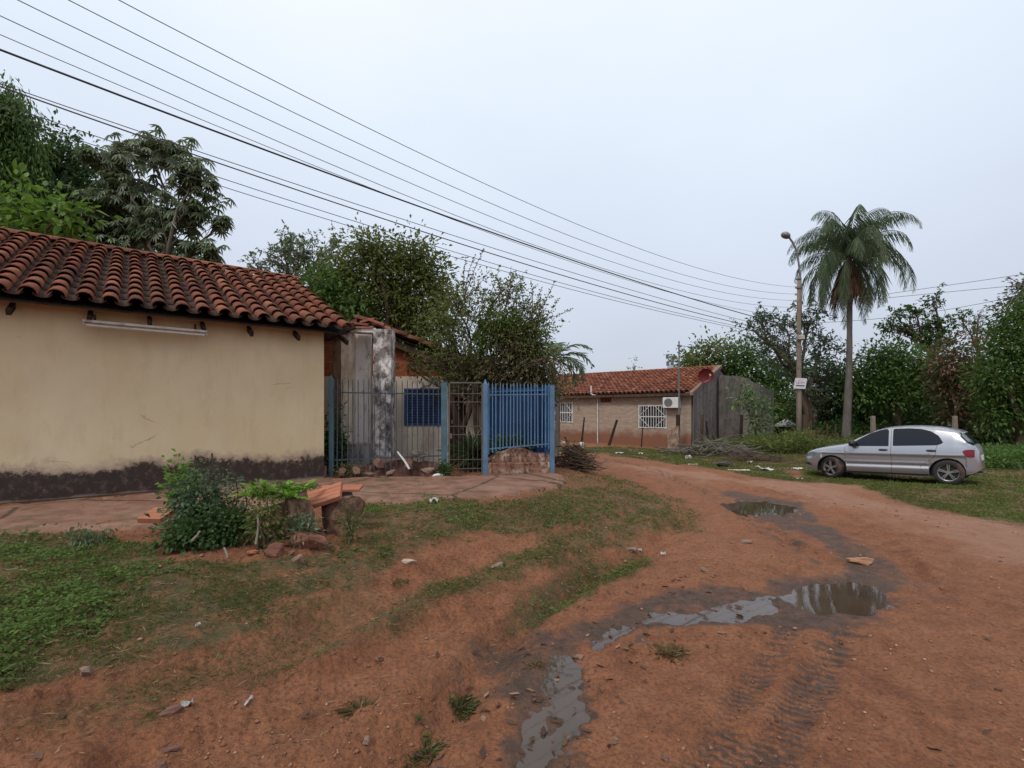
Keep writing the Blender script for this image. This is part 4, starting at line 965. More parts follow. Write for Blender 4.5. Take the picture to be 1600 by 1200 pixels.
lines = [
 ('topmost thin cable, highest of the bundle over the sky', A_(449), (-15.5, -2.2, 0), [(1060, 412), (900, 347), (800, 306), (500, 161), (180, 0)], .0065, M_CABLE),
 ('thin cable just below the topmost one', A_(460), (-16, -1.9, 0), [(1060, 432), (900, 368), (800, 328), (500, 199), (105, 0)], .0065, M_CABLE),
 ('third thin cable down from the top', A_(470), (-16.4, -1.6, 0), [(1060, 446), (900, 386), (800, 348), (300, 131), (20, 0)], .0065, M_CABLE),
 ('fourth thin cable down, above the thick black one', A_(481), (-16.8, -1.3, 0), [(1060, 458), (900, 402), (800, 367), (400, 208), (0, 26)], .0065, M_CABLE),
 ('thin cable hugging the thick black cable from above', A_(497), (-17.2, -.9, 0), [(1060, 470), (900, 407), (800, 370), (300, 178), (0, 62)], .006, M_CABLE),
 ('thick black cable, the heaviest of the bundle', A_(512), Bp, [(1100, 471), (900, 409.5), (800, 375), (300, 190), (0, 78)], .017, M_CABLEK),
 ('upper of the thin cables passing in front of the tall left tree', A_(520), (-18.5, 1.5, 0), [(1100, 488), (900, 427), (800, 394), (320, 240), (37, 145)], .0085, M_CABLE),
 ('doubled cable below the thick black one', A_(524), (-18.8, 2, 0), [(1100, 494), (900, 436), (750, 389), (325, 248), (45, 153)], .014, M_CABLE),
 ('second lowest thin cable crossing the tree crowns', A_(527), (-19.2, 2.6, 0), [(1100, 497), (900, 451), (700, 389), (335, 275), (62, 183)], .0085, M_CABLE),
 ('lowest thin cable crossing the tree crowns', A_(530), (-19.5, 3.2, 0), [(1100, 499), (900, 456), (700, 400), (335, 288), (70, 200)], .0085, M_CABLE)]
for lab, A, B, pts, r, m_ in lines: cable('power_cable', lab, span(A, B, pts), r, m_)
for lab, A, B, pts in (('upper right hand cable leaving the palm towards the right', A_(478, .15), (30, 17, 0), [(1390, 458), (1500, 444), (1600, 428)]),
                      ('middle right hand cable leaving the palm towards the right', A_(480, .15), (30, 17.6, 0), [(1390, 464), (1500, 456), (1595, 445)]),
                      ('lower right hand cable passing the twiggy treetops', A_(505, .15), (30, 18.3, 0), [(1400, 496), (1470, 484), (1570, 467)])):
    cable('power_cable', lab, span(A, B, pts), .010, M_CABLE, group='cables on the right of the palm')
pa_ = Vector((ap.location.x+.05, 23.4, z1-.22)); pb_ = Vector((LP.x-.15, 22.95, a3(0, 520).z))
cable('service_wire', 'slack service wire from the thin house pole to the lamp pole', [pa_.lerp(pb_, t)+Vector((0, 0, -.35*4*t*(1-t))) for t in np.linspace(0, 1, 24)], .012, M_CABLE, group=None, cat='wire')
pole2 = thing('utility_pole', 'distant lattice mast seen over the brick house roof', 'mast', ((1047-800)/F*110, 110, 0))
mb = MB(); zt2 = EYE-(553-HZ)/F*110
for sx, sy in ((-1, -1), (1, -1), (1, 1), (-1, 1)): mb.bar((sx*.8, sy*.8, 0), (sx*.3, sy*.3, zt2), .10)
for k in range(14):
    z_ = zt2*k/14; z2 = zt2*(k+1)/14; w1 = .8-.5*k/14; w2 = .8-.5*(k+1)/14; mb.bar((-w1, -w1, z_), (w2, -w2, z2), .07); mb.bar((w1, w1, z_), (-w2, w2, z2), .07)
mb.build('lattice', M_STEEL, pole2)
mb = MB()
for dx, dz_ in ((-.7, 0), (.7, -.4), (-.6, -1.6), (.6, -1.4)): mb.box((dx, 0, zt2-.6+dz_), (.45, .3, 1.0))
mb.build('antenna_panel', M_STEEL, pole2)
# stakes and posts
def stake(name, label, px0, py0, px1, py1, Z, r, mat=M_DWOOD, n=7, cat='post', kink=.0, group=None, dz=0, loc=None):
    a = at(px0, py0, Z); b = at(px1, py1, Z); a.z = max(0, terrain(a.x, a.y))-.15+dz
    m = MB(); k = 6; pts = [Vector((0, 0, 0)).lerp(b-a, i/k)+Vector((rnd.uniform(-kink, kink), rnd.uniform(-kink, kink), 0))*(0 < i < k) for i in range(k+1)]
    m.tube(pts, [r*(1.08-.25*i/k) for i in range(k+1)], n); o = m.build(name, mat); o.location = a; return tag(o, label, cat, group)
stake('wooden_stake', 'thin dark stake leaning by the left window of the brick house', 908, 690, 913, 652, 25.8, .05)
stake('wooden_stake', 'strongly leaning dark stake between the two windows of the brick house', 950, 694, 964, 656, 24.8, .075)
stake('wooden_stake', 'short thin upright stake below the right window of the brick house', 1002, 695, 1004, 668, 24.2, .035)
stake('wooden_post', 'grey upright post before the streaked grey gable wall', 1096, 695, 1097, 648, 23.8, .085, M_WOOD)
stake('wooden_post', 'black broken post just right of the grey upright one', 1105, 700, 1104, 658, 23.6, .065, M_DWOOD, kink=.04)
stake('wooden_post', 'dark upright post at the edge of the dark blockwork wall', 1157, 700, 1159, 648, 24.2, .09, M_DWOOD)
stake('wooden_post', 'crooked thin stick leaning on the streaked grey gable wall', 1118, 697, 1113, 668, 23.8, .03, M_WOOD, kink=.12)
for i, (px, z_, lab) in enumerate(((1364, 20.5, 'concrete fence post showing above the car roof over its front window'), (1492, 20, 'concrete fence post showing above the rear end of the car roof'))):
    b = at(px, 650, z_); m = MB(); m.box((0, 0, b.z/2-.1), (.20, .14, b.z+.2), taper=.75); o = m.build('concrete_post', M_CONC, bevel=.015); o.location = (b.x, z_, 0); tag(o, lab, 'post', 'concrete posts behind the car')
for px, py, lab in ((1292, 662, 'thin wooden fence post left of the palm trunk, beside the far logs'), (1305, 663, 'thin wooden fence post close to the left side of the palm trunk'), (1277, 668, 'short wooden fence post between lamp pole and far logs')):
    stake('fence_post', lab, px, 700, px+.5, py, 23.5, .045, M_WOOD)
# far logs left of the palm
mb = MB()
for k, (x_, z_) in enumerate(((0, .28), (.42, .30), (.85, .27), (1.25, .26))): mb.cur = .3+.2*k; mb.tube([(x_, -.2, z_), (x_+.05, .5, z_)], [.2, .19], 9)
mb.tube([(0, .1, .10), (1.5, .1, .10)], .10, 8)
o = mb.build('log_pile', simple('log_wood', (.26, .15, .075), .9, .3, 5)); o.location = (at(1270, 0, 27).x, 27, .25); tag(o, 'low pile of pale brown logs seen between lamp pole and palm', 'logs')
# ================================================================== CAR
def build_car():
    R_w = .305; FX, RX = .765, 3.23
    zt_x = [0, .015, .05, .12, .25, .45, .7, .95, 1.05, 1.2, 1.4, 1.6, 1.75, 1.9, 2.1, 2.4, 2.7, 3.0, 3.22, 3.38, 3.46, 3.50, 3.63, 3.76, 3.82, 3.86, 3.885, 3.9]
    zt_z = [.50, .58, .66, .735, .80, .865, .925, .968, .985, 1.07, 1.185, 1.29, 1.358, 1.405, 1.443, 1.463, 1.458, 1.430, 1.390, 1.345, 1.305, 1.25, 1.11, .985, .925, .84, .70, .56]
    w_x = [0, .02, .06, .14, .28, .5, .9, 1.4, 2.4, 3.0, 3.35, 3.6, 3.74, 3.83, 3.88, 3.9]
    w_z = [.40, .52, .62, .70, .765, .81, .828, .832, .835, .828, .81, .775, .73, .66, .56, .42]
    ztop = lambda x: float(np.interp(x, zt_x, zt_z)); wid = lambda x: float(np.interp(x, w_x, w_z))
    def belt(x):
        return min(float(np.interp(x, [0, .05, .12, .4, 1.0, 1.3, 2.2, 3.4, 3.75, 3.82, 3.9], [.46, .60, .68, .785, .885, .915, .945, .975, .965, .88, .50])), ztop(x)-.03)
    def zbot(x):
        b = float(np.interp(x, [0, .08, .3, .45, 1.1, 2.9, 3.5, 3.75, 3.9], [.32, .24, .21, .19, .185, .19, .235, .29, .38]))
        for xc in (FX, RX):
            dx = abs(x-xc); ra = .362
            if dx < ra: b = max(b, .295+math.sqrt(ra*ra-dx*dx)*.985)
        return b
    NS, NG, NR = 26, 7, 9
    def sec(x):
        w_ = wid(x); zb = zbot(x); zs = belt(x); zc = ztop(x); P = []
        for i in range(NS+1):
            t = i/NS; z = zb+(zs-zb)*t
            full = (z-.2)/(zs-.2+1e-6)
            y = w_*(1-.055*(1-min(1, (z-.16)/.22))**2) if z < .38 else w_
            y -= .050*max(0, (full-.62)/.38)**1.7
            y -= .012*math.exp(-((z-.44)/.035)**2)*(1 if 1.05 < x < 2.95 else 0)
            y += .004*math.exp(-((z-.72)/.02)**2); y -= .020*min(1, max(0, (.72-z)/.05))*(z > .40)*(.5 < x < 3.6); y += .008*math.exp(-((z-.50)/.02)**2)*(1.05 < x < 2.9)
            P.append((y, z))
        yb = P[-1][0]; cab = zc-zs; zr = zc-min(.055, cab*.4); yr = yb-.36*(zr-zs)-.0
        if cab < .16: yr = yb-.05-.12*(zr-zs)
        for i in range(1, NG+1):
            t = i/NG; P.append((yb+(yr-yb)*t+.010*math.sin(t*PI), zs+(zr-zs)*t))
        for i in range(1, NR+1):
            t = i/NR; P.append((yr*(1-t), zr+(zc-zr)*math.sin(t*PI/2)**.8))
        return P
    xs = sorted(set([round(v, 4) for v in list(np.linspace(0, 3.9, 118))+[.008, .03, 3.885, 3.87]+[FX+s*.362*math.cos(a) for a in np.linspace(0, PI, 15) for s in (1,)]+[RX+.362*math.cos(a) for a in np.linspace(0, PI, 15)]]))
    car = thing('parked_car', 'silver five door hatchback with dark windows parked on the far grass verge', 'car', (0, 0, 0))
    paint = Mt('silver_paint'); c_ = paint.mix(paint.ramp(paint.math('MULTIPLY_ADD', paint.noise(3, 5), .25, paint.math('MULTIPLY', paint.xyz()[2], -1)), [(.0-.0, 0), (.0, 0)]) if 0 else 0.0, (.50, .51, .535), (.4, .3, .25))
    zc_ = paint.xyz()[2]; dirt = paint.ramp(paint.math('MULTIPLY_ADD', paint.noise(4, 6, .7), .45, zc_), [(.42, .62), (.72, 0)])
    c_ = paint.mix(dirt, (.40, .41, .435), (.22, .13, .09)); paint.fin(c_, paint.math('MULTIPLY_ADD', dirt, .45, .24), .75, .5)
    paint.p.inputs['Coat Weight'].default_value = .4; paint.p.inputs['Coat Roughness'].default_value = .08; paint = paint.m
    glass = simple('tinted_glass', (.008, .010, .018), .05, .05, 2, bump=0); glass.node_tree.nodes['Principled BSDF'].inputs['Specular IOR Level'].default_value = .35
    blk = simple('black_plastic', (.018, .018, .02), .5, .2, 6, bump=0); tyre = simple('tyre_rubber', (.022, .020, .019), .8, .3, 9, dirt=(.14, .07, .045), dirtamt=.8)
    alloy = simple('wheel_alloy', (.45, .44, .43), .35, .15, 6, metal=.7, bump=0, dirt=(.2, .14, .1), dirtamt=.4)
    redl = simple('tail_lamp_red', (.17, .004, .007), .35, .2, 3, bump=0); clr = simple('headlamp_glass', (.10, .11, .12), .08, .5, 14, bump=0)
    def Y(x, z):
        P = sec(x)[:NS+NG+1]; zz = [p[1] for p in P]; yy = [p[0] for p in P]; return float(np.interp(z, zz, yy))
    mb = MB(); np_ = NS+NG+NR+1; V = []
    for x in xs:
        P = sec(x); V += [(x, -p[0], p[1]) for p in P]+[(x, p[0], p[1]) for p in P[:-1][::-1]]
    m_ = 2*np_-1; fs = [(i*m_+k, i*m_+k+1, (i+1)*m_+k+1, (i+1)*m_+k) for i in range(len(xs)-1) for k in range(m_-1)]
    fs += [tuple(range(m_)), tuple((len(xs)-1)*m_+k for k in range(m_))[::-1]]
    mb.add(V, fs); body = mb.build('body', paint, car, smooth=True)
    mb = MB(); mb.box((1.97, 0, .30), (1.75, 1.50, .22)); mb.box((1.95, 0, .42), (3.6, .98, .34)); mb.build('underbody', blk, car)
    def strip(name, lo, hi, mat, off=.004, n=36, rows=4, parent=car, side=-1, sides=(-1,)):
        x0 = lo[0][0]; x1 = lo[-1][0]; m = MB()
        lx, lz = zip(*lo); hx, hz = zip(*hi)
        for sd in sides:
            V = []
            for i in range(n+1):
                x = x0+(x1-x0)*i/n; a = np.interp(x, lx, lz); b = np.interp(x, hx, hz)
                for j in range(rows+1):
                    z = a+(b-a)*j/rows; V.append((x, sd*(Y(x, z)+off), z))
            m.add(V, [(i*(rows+1)+j, i*(rows+1)+j+1, (i+1)*(rows+1)+j+1, (i+1)*(rows+1)+j) for i in range(n) for j in range(rows)])
        return m.build(name, mat, parent, smooth=True)
    for sd in (-1, 1):
        strip('side_window', [(1.19, .925), (1.20, .918), (2.06, .928), (2.075, .938)], [(1.19, .93), (1.32, 1.035), (1.5, 1.158), (1.7, 1.278), (1.9, 1.35), (2.03, 1.378), (2.06, 1.36), (2.075, 1.33)], glass, sides=(sd,))
        strip('side_window', [(2.165, .945), (2.18, .937), (3.02, .965), (3.10, .99), (3.15, 1.03)], [(2.165, 1.35), (2.19, 1.38), (2.5, 1.39), (2.74, 1.37), (2.92, 1.315), (3.07, 1.20), (3.15, 1.04)], glass, sides=(sd,))
        strip('headlight', [(.05, .625), (.10, .60), (.30, .615), (.36, .655)], [(.05, .65), (.12, .70), (.28, .745), (.36, .70)], clr, sides=(sd,), off=.006)
        strip('tail_light', [(3.53, .80), (3.57, .735), (3.64, .685), (3.72, .675), (3.79, .69)], [(3.53, .83), (3.57, .855), (3.64, .865), (3.72, .868), (3.79, .855)], redl, sides=(sd,), off=.006)
        hs = []
        for hx_ in (1.96, 2.93):
            z = .83; mbh = MB(); V = []
            mbh.lathe([(0, -.10), (.022, -.085), (.030, 0), (.022, .085), (0, .10)], (0, 0, 0), 'z', 10); mbh.xf(Matrix.Translation((hx_, sd*(Y(hx_, z)+.012), z)) @ Matrix.Rotation(PI/2, 4, 'Y') @ Matrix.Diagonal((1, .7, 1, 1))); mbh.build('door_handle', blk, car, smooth=True)
        mbm = MB(); x = 1.30; y = Y(1.3, .97)
        mbm.lathe([(0, -.10), (.06, -.09), (.085, -.03), (.085, .04), (.06, .09), (0, .10)], (0, 0, 0), 'y', 14); mbm.xf(Matrix.Translation((x, sd*(y+.13), 1.0)) @ Matrix.Diagonal((1.05, 1.1, 1.05, 1))); mbm.bar((x+.02, sd*(y-.02), .955), (x, sd*(y+.10), .975), .05, .03); mbm.build('side_mirror', blk, car, smooth=True)
        strip('fog_lamp', [(.055, .36), (.2, .345), (.27, .36)], [(.055, .40), (.15, .44), (.27, .37)], blk, sides=(sd,), off=.004)
        # seams
        def seam(pts, r=.006):
            m = MB(); V = []
            for (x, z) in pts: V += [(x-r, sd*(Y(x, z)+.0025), z), (x+r, sd*(Y(x, z)+.0025), z)]
            m.add(V, [(2*i, 2*i+1, 2*i+3, 2*i+2) for i in range(len(pts)-1)]); return m
        for pts in ([(1.10, z) for z in np.linspace(.24, .90, 14)], [(2.125, z) for z in np.linspace(.22, 1.36, 22)], [(3.02-.32*math.exp(-((z-.40)/.20)**2)+.12*math.sin((z-.9)/.45*PI/2)*(z > .9), z) for z in np.linspace(.24, 1.15, 22)]):
            seam(pts, .004).build('door_seam', blk, car)
        strip('sill', [(1.12, .19), (2.86, .195)], [(1.12, .235), (2.86, .24)], blk, sides=(sd,), off=.002, rows=1)
        # wheels
        for wi, xc in enumerate((FX, RX)):
            wv = thing('wheel', None, None, (xc, sd*.715, .30)); wv.parent = car
            if wi == 0: wv.rotation_euler = (0, 0, -.42)
            mt = MB(); pr = [(.205, -.095), (.235, -.100), (.285, -.096), (.303, -.075), (.305, -.03), (.305, .03), (.303, .075), (.285, .096), (.235, .100), (.205, .095)]
            mt.lathe(pr, (0, 0, 0), 'y', 40); mt.build('tyre', tyre, wv, smooth=True)
            s = sd; mr = MB(); mr.lathe([(.212, .10*s), (.212, .085*s), (.196, .078*s), (.188, .05*s)], (0, 0, 0), 'y', 40)
            mr.lathe([(0, .078*s), (.035, .076*s), (.042, .055*s)], (0, 0, 0), 'y', 16)
            for k in range(5):
                a = 2*PI*k/5+.3; d = Vector((math.cos(a), 0, math.sin(a))); q = Vector((-math.sin(a), 0, math.cos(a)))
                for sg in (-1, 1):
                    A = d*.03+q*.010*sg+Vector((0, .070*s, 0)); B = d*.198+q*.022*sg+Vector((0, .082*s, 0)); mr.bar(A, B, .020, .018)
            mr.build('rim', alloy, wv)
            md = MB(); md.lathe([(0, .03*s), (.19, .035*s), (.205, .06*s)], (0, 0, 0), 'y', 24); md.build('wheel_back', blk, wv)
            # arch liner: inner drum
            ml = MB(); ml.lathe([(.358, -.10*s), (.358, .085*s)], (xc, sd*.715, .295), 'y', 40)
            ml.lathe([(.358, -.10*s), (0, -.10*s)], (xc, sd*.715, .295), 'y', 40)
            ml.v = [(v[0], v[1], max(v[2], .20)) for v in ml.v]; ml.build('arch_liner', blk, car)
    # windscreen and rear glass, spoiler, grille, aerial, plate
    def top_strip(name, x0, x1, mat, marg, off=.006, n=14, m_n=16):
        m = MB(); V = []
        for i in range(n+1):
            x = x0+(x1-x0)*i/n; P = sec(x)[NS+NG:]; yr = P[0][0]-marg; yy = [p[0] for p in P][::-1]; zz = [p[1] for p in P][::-1]
            for j in range(m_n+1): y = -yr+2*yr*j/m_n; V.append((x+(-off if x < 2 else off), y, float(np.interp(abs(y), yy, zz))+off))
        m.add(V, [(i*(m_n+1)+j, i*(m_n+1)+j+1, (i+1)*(m_n+1)+j+1, (i+1)*(m_n+1)+j) for i in range(n) for j in range(m_n)]); return m.build(name, mat, car, smooth=True)
    top_strip('windscreen', 1.10, 1.72, glass, .03); top_strip('rear_window', 3.495, 3.77, glass, -.03, off=.012)
    mb = MB(); V = []
    for i, (x, z) in enumerate(((3.28, 1.372), (3.42, 1.335), (3.55, 1.29), (3.56, 1.272), (3.44, 1.285))):
        for j in range(9): y = -.56+1.12*j/8; V.append((x-.05*(abs(y)/.56)**3, y, z-.03*(abs(y)/.56)**2))
    mb.add(V, [(i*9+j, i*9+j+1, ((i+1) % 5)*9+j+1, ((i+1) % 5)*9+j) for i in range(5) for j in range(8)]); mb.build('spoiler', paint, car, smooth=False)
    mb = MB(); mb.box((-.004, 0, .62), (.02, .62, .07)); mb.box((-.0, 0, .40), (.02, .70, .10)); mb.build('grille', blk, car, bevel=.005)
    mb = MB(); mb.lathe([(.0, .045), (.03, .03), (.045, 0)], (3.20, 0, 1.43), 'z', 12); mb.bar((3.22, 0, 1.45), (3.26, 0, 1.49), .012); mb.build('aerial', blk, car, smooth=True)
    mb = MB(); mb.box((3.895, 0, .64), (.015, .40, .13)); mb.build('number_plate', M_WHITE, car)
    mb = MB(); mb.bar((3.70, .3, .25), (3.93, .3, .25), .05, n=8); mb.build('exhaust', M_STEEL, car)
    for ob in car.children:
        if ob.type == 'MESH':
            for v in ob.data.vertices:
                if v.co.x > 3.4: v.co.x = 3.4+(v.co.x-3.4)*.78
    return car
car = build_car()
rw = Vector(((1486-800)/F*11.2, 11.2, 0)); fw = Vector(((1300-800)/F*13.0, 13.0, 0)); ax = (rw-fw).normalized(); sc_ = (rw-fw).length/2.465*.985
side = Vector((ax.y, -ax.x, 0))                # towards the camera
org = fw-ax*.765*sc_-side*.81*sc_
car.location = (org.x, org.y, -.095); car.rotation_euler = Matrix.Rotation(math.atan2(ax.y, ax.x), 3, 'Z').to_euler(); car.rotation_euler = (Matrix.Rotation(math.atan2(ax.y, ax.x), 3, 'Z') @ Matrix.Rotation(-math.asin(.082/2.39), 3, 'Y')).to_euler(); car.scale = (sc_, sc_, sc_)
print('CAR scale', sc_)
# ================================================================== FOLIAGE
RS = np.random.RandomState(11)
def unit(v): return v/np.maximum(np.linalg.norm(v, axis=-1, keepdims=True), 1e-9)
def leaf_geo(c, d, nrm, L, W, shape=4, fold=.25, droop=.0):
    """c base points, d directions, nrm normals (n,3); L,W arrays. returns V,F"""
    n = len(c); d = unit(d); s = unit(np.cross(d, nrm)); nn = unit(np.cross(s, d)); L = np.asarray(L)[:, None]*np.ones((n, 1)); W = np.asarray(W)[:, None]*np.ones((n, 1))
    if shape == 4:
        mid = c+d*L*.5; tip = c+d*L-np.array([0, 0, 1])*L*droop
        V = np.stack([c, mid+s*W/2+nn*W*fold, tip, mid-s*W/2+nn*W*fold], 1).reshape(-1, 3)
        b = np.arange(n)[:, None]*4
        Fc = np.concatenate([b+np.array([0, 1, 2]), b+np.array([0, 2, 3])], 0)
        return V, Fc, 2
    if shape == 6:
        a = c+d*L*.30; e = c+d*L*.68-np.array([0, 0, 1])*L*droop*.4; tip = c+d*L-np.array([0, 0, 1])*L*droop
        V = np.stack([c, a+s*W*.5+nn*W*fold*.5, e+s*W*.42, tip, e-s*W*.42, a-s*W*.5+nn*W*fold*.5], 1).reshape(-1, 3)
        b = np.arange(n)[:, None]*6
        Fc = np.concatenate([b+np.array([0, 1, 2, 3]), b+np.array([0, 3, 4, 5])], 0)
        return V, Fc, 2
def foliage_obj(name, parts, mat, parent=None, loc=None):
    Vs, Fs, va, o = [], [], [], 0
    k = parts[0][1].shape[1]
    for V, Fc, rep, var in parts:
        Vs.append(V); Fs.append(Fc+o); o += len(V); va.append(np.tile(var, rep))
    V = np.concatenate(Vs)
    if loc is not None: V = V-np.array(loc)
    return mesh_np(name, V, np.concatenate(Fs), mat, parent, fattrs={'var': np.clip(np.concatenate(va), 0, 1)})
def crown_points(c, R, n, rs, inner=.5, lump=.3, flat=0):
    d = unit(rs.normal(size=(n, 3))); f = rs.rand(n)**.5; r = inner*rs.rand(n)+(1-inner)*f
    sd = rs.randint(1000); lp = 1+lump*2*vnoise(d[:, 0]*2.3+d[:, 2]*1.7+sd, d[:, 1]*2.3-d[:, 2]*1.1, sd)
    lp = lp+lump*vnoise(d[:, 0]*6+sd, d[:, 1]*6+d[:, 2]*5, sd+5)
    return c+d*(r*lp)[:, None]*np.array(R), d
def clusters(P, D, k, spread, L, W, rs, kind='broad', shape=4, droop=.15, upb=.8):
    """k leaves round each twig point"""
    n = len(P); c = np.repeat(P, k, 0); out_ = np.repeat(D, k, 0)
    vt = np.repeat(rs.rand(n), k)*.6+rs.rand(n*k)*.4
    if kind == 'broad':
        off = rs.normal(size=(n*k, 3))*spread; c = c+off
        d = unit(off/spread*.6+out_*.7+rs.normal(size=(n*k, 3))*.5+np.array([0, 0, -.15])); nr = unit(rs.normal(size=(n*k, 3))*.6+np.array([0, 0, upb*1.6]))
    elif kind == 'hang':
        off = rs.normal(size=(n*k, 3))*spread*np.array([.5, .5, 1.0]); c = c+off
        d = unit(out_*.35+rs.normal(size=(n*k, 3))*.35+np.array([0, 0, -1.0])); nr = rs.normal(size=(n*k, 3))
    elif kind == 'palmate':
        a = np.tile(np.arange(k)*2*PI/k, n)+np.repeat(rs.rand(n)*6, k)
        ax = unit(rs.normal(size=(n, 3))*.35+D*.5+np.array([0, 0, 1.0])); ax = np.repeat(ax, k, 0)
        t = unit(np.cross(ax, rs.normal(size=(n*k, 3))*.01+np.array([1, .2, .1]))); b = np.cross(ax, t)
        d = unit(t*np.cos(a)[:, None]+b*np.sin(a)[:, None]-np.array([0, 0, .38])); nr = ax
    elif kind == 'twig':
        tl = rs.rand(n*k)[:, None]; tw = np.repeat(unit(D*.7+rs.normal(size=(n, 3))*.6+np.array([0, 0, .2])), k, 0)
        c = c+tw*tl*spread*3; sdv = unit(rs.normal(size=(n*k, 3))); d = unit(tw*.6+sdv); nr = unit(rs.normal(size=(n*k, 3))*.7+np.array([0, 0, 1]))
    Ls = L*(.65+.7*rs.rand(n*k)); Ws = W*(.7+.6*rs.rand(n*k))
    V, Fc, rep = leaf_geo(c, d, nr, Ls, Ws, shape, .22, droop)
    return V, Fc, rep, vt
def limb(mb, a, b, r0, r1, rs, n=5, sag=.0, wob=.12, sides=6):
    a = np.array(a, float); b = np.array(b, float); L = np.linalg.norm(b-a); pts = []
    o = rs.normal(size=3)*L*wob
    for i in range(n+1):
        t = i/n; p = a+(b-a)*t+o*math.sin(t*PI)*.6+rs.normal(size=3)*L*.02*(0 < i < n); p[2] += sag*math.sin(t*PI)*L
        pts.append(Vector(p))
    mb.tube(pts, [r0+(r1-r0)*(i/n)**.8 for i in range(n+1)], sides, cap=False); return pts
def tree(name, label, cat, Z, base_px, blobs, leaf, mat, bark=None, trunk=.18, fork=None, dens=1.0, kind='broad', k=9, spread=None, shape=4, group=None, seed=1, base_z=None, inner=.5, lump=.3, depth=.8, twigs=10, droop=.15, nlimb=True, base_Z=None, trunks=1):
    """blobs: (px, py, rx_px, ry_px[, dZ]) outline lumps at distance Z"""
    rs = np.random.RandomState(seed); bZ = base_Z or Z
    bx = (base_px-800)/F*bZ; bz0 = gz(bx, bZ) if base_z is None else base_z
    root = thing(name, label, cat, (bx, bZ, bz0), 0, group); org = np.array([bx, bZ, bz0]); L, W = leaf; spread = spread or L*.9
    mb = MB(); parts = []; cs = []
    for bl in blobs:
        px, py, rx, ry = bl[:4]; zz = Z+(bl[4] if len(bl) > 4 else rs.uniform(-.3, .3)*rx/F*Z*.6)
        c = np.array(at(px, py, zz)); R = np.array([rx/F*zz, min(rx, ry*1.3)/F*zz*depth, ry/F*zz]); cs.append((c, R))
    low = min(c[2]-R[2]*.5 for c, R in cs); cx = np.mean([c for c, R in cs], 0)
    for tk in range(trunks):
        fz = fork if fork is not None else max(bz0+.8, bz0+(low-bz0)*.85)
        fk = np.array([bx+(cx[0]-bx)*.35+tk*.3-.15*(trunks-1), bZ+(cx[1]-bZ)*.5, fz])
        limb(mb, org+np.array([tk*.25, 0, -.2]), fk, trunk*(1 if trunks == 1 else .7), trunk*.68, rs, 6, wob=.05, sides=9)
        for i, (c, R) in enumerate(cs):
            if trunks > 1 and i % trunks != tk: continue
            p = limb(mb, fk, c, trunk*.55, trunk*.14, rs, 6, sag=.06, wob=.10)
            for q in range(twigs):
                P1, _ = crown_points(c, R*.92, 1, rs, .2, 0); s = p[rs.randint(2, len(p))]
                limb(mb, s, P1[0], trunk*.13, trunk*.025+.004, rs, 4, wob=.12, sides=4)
    mb.v = [(v[0]-bx, v[1]-bZ, v[2]-bz0) for v in mb.v]
    mb.build('trunk', bark or M_BARK, root, smooth=True, fix=False)
    for c, R in cs:
        area = R[0]*R[2]*PI; n = int(max(8, dens*3.2*area/(L*W*.5)/k)); P, D = crown_points(c, R, n, rs, inner, lump)
        parts.append(clusters(P, D, k, spread, L, W, rs, kind, shape, droop))
    foliage_obj('crown', parts, mat, root, loc=org); return root
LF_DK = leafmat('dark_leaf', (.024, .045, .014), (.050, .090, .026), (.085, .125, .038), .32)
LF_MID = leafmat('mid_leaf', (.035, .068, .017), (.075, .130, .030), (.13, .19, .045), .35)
LF_BR = leafmat('bright_leaf', (.050, .105, .016), (.105, .190, .030), (.19, .28, .055), .35)
LF_GREY = leafmat('grey_leaf', (.055, .078, .040), (.115, .15, .078), (.25, .265, .19), .3, .42, .5)  # palest leaf tone is highlights put into the colour
LF_OL = leafmat('olive_leaf', (.048, .064, .018), (.115, .138, .038), (.18, .175, .06), .4)
LF_DRYB = leafmat('browning_leaf', (.055, .050, .024), (.110, .100, .046), (.17, .13, .072), .3)
LF_RED = leafmat('reddish_leaf', (.060, .030, .018), (.155, .078, .045), (.21, .12, .07))
LF_PALM = leafmat('palm_leaf', (.055, .085, .045), (.11, .150, .078), (.18, .215, .125), .3, .5, .35)
LF_DEAD = leafmat('dead_frond', (.06, .036, .024), (.13, .080, .052), (.19, .13, .09), .1, .8, .1)
LF_BLUE = leafmat('blue_green_leaf', (.032, .055, .030), (.075, .110, .058), (.125, .155, .09), .3)
LF_PURP = leafmat('purple_leaf', (.045, .030, .032), (.10, .065, .07), (.14, .10, .10))
TRR_ = 'trees behind the houses'
tree('willow_tree', 'dense drooping green tree at the left edge behind the cream house', 'tree', 13, -30,
     [(-60, 200, 90, 80), (10, 185, 48, 55), (40, 250, 34, 55), (-20, 280, 80, 60), (60, 300, 20, 40), (-90, 300, 80, 90), (15, 330, 60, 40)], (.15, .042), LF_MID, kind='hang', k=12, spread=.20, dens=1.6, seed=2, inner=.75, lump=.22, trunk=.25, twigs=4)
tree('leafy_tree', 'dark green tree filling the gap between the two big left trees', 'tree', 14.5, 120,
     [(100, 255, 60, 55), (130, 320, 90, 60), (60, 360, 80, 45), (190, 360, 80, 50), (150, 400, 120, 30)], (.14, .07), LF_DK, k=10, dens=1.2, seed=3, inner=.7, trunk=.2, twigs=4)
tree('leafy_tree', 'bright green broad leafed boughs low over the roof ridge at the left', 'tree', 11.8, 20,
     [(-40, 345, 60, 35), (20, 320, 60, 30), (80, 345, 50, 32), (40, 365, 60, 22), (110, 330, 25, 18)], (.24, .11), LF_BR, k=8, dens=.55, seed=4, spread=.25, trunk=.10, twigs=5, shape=6)
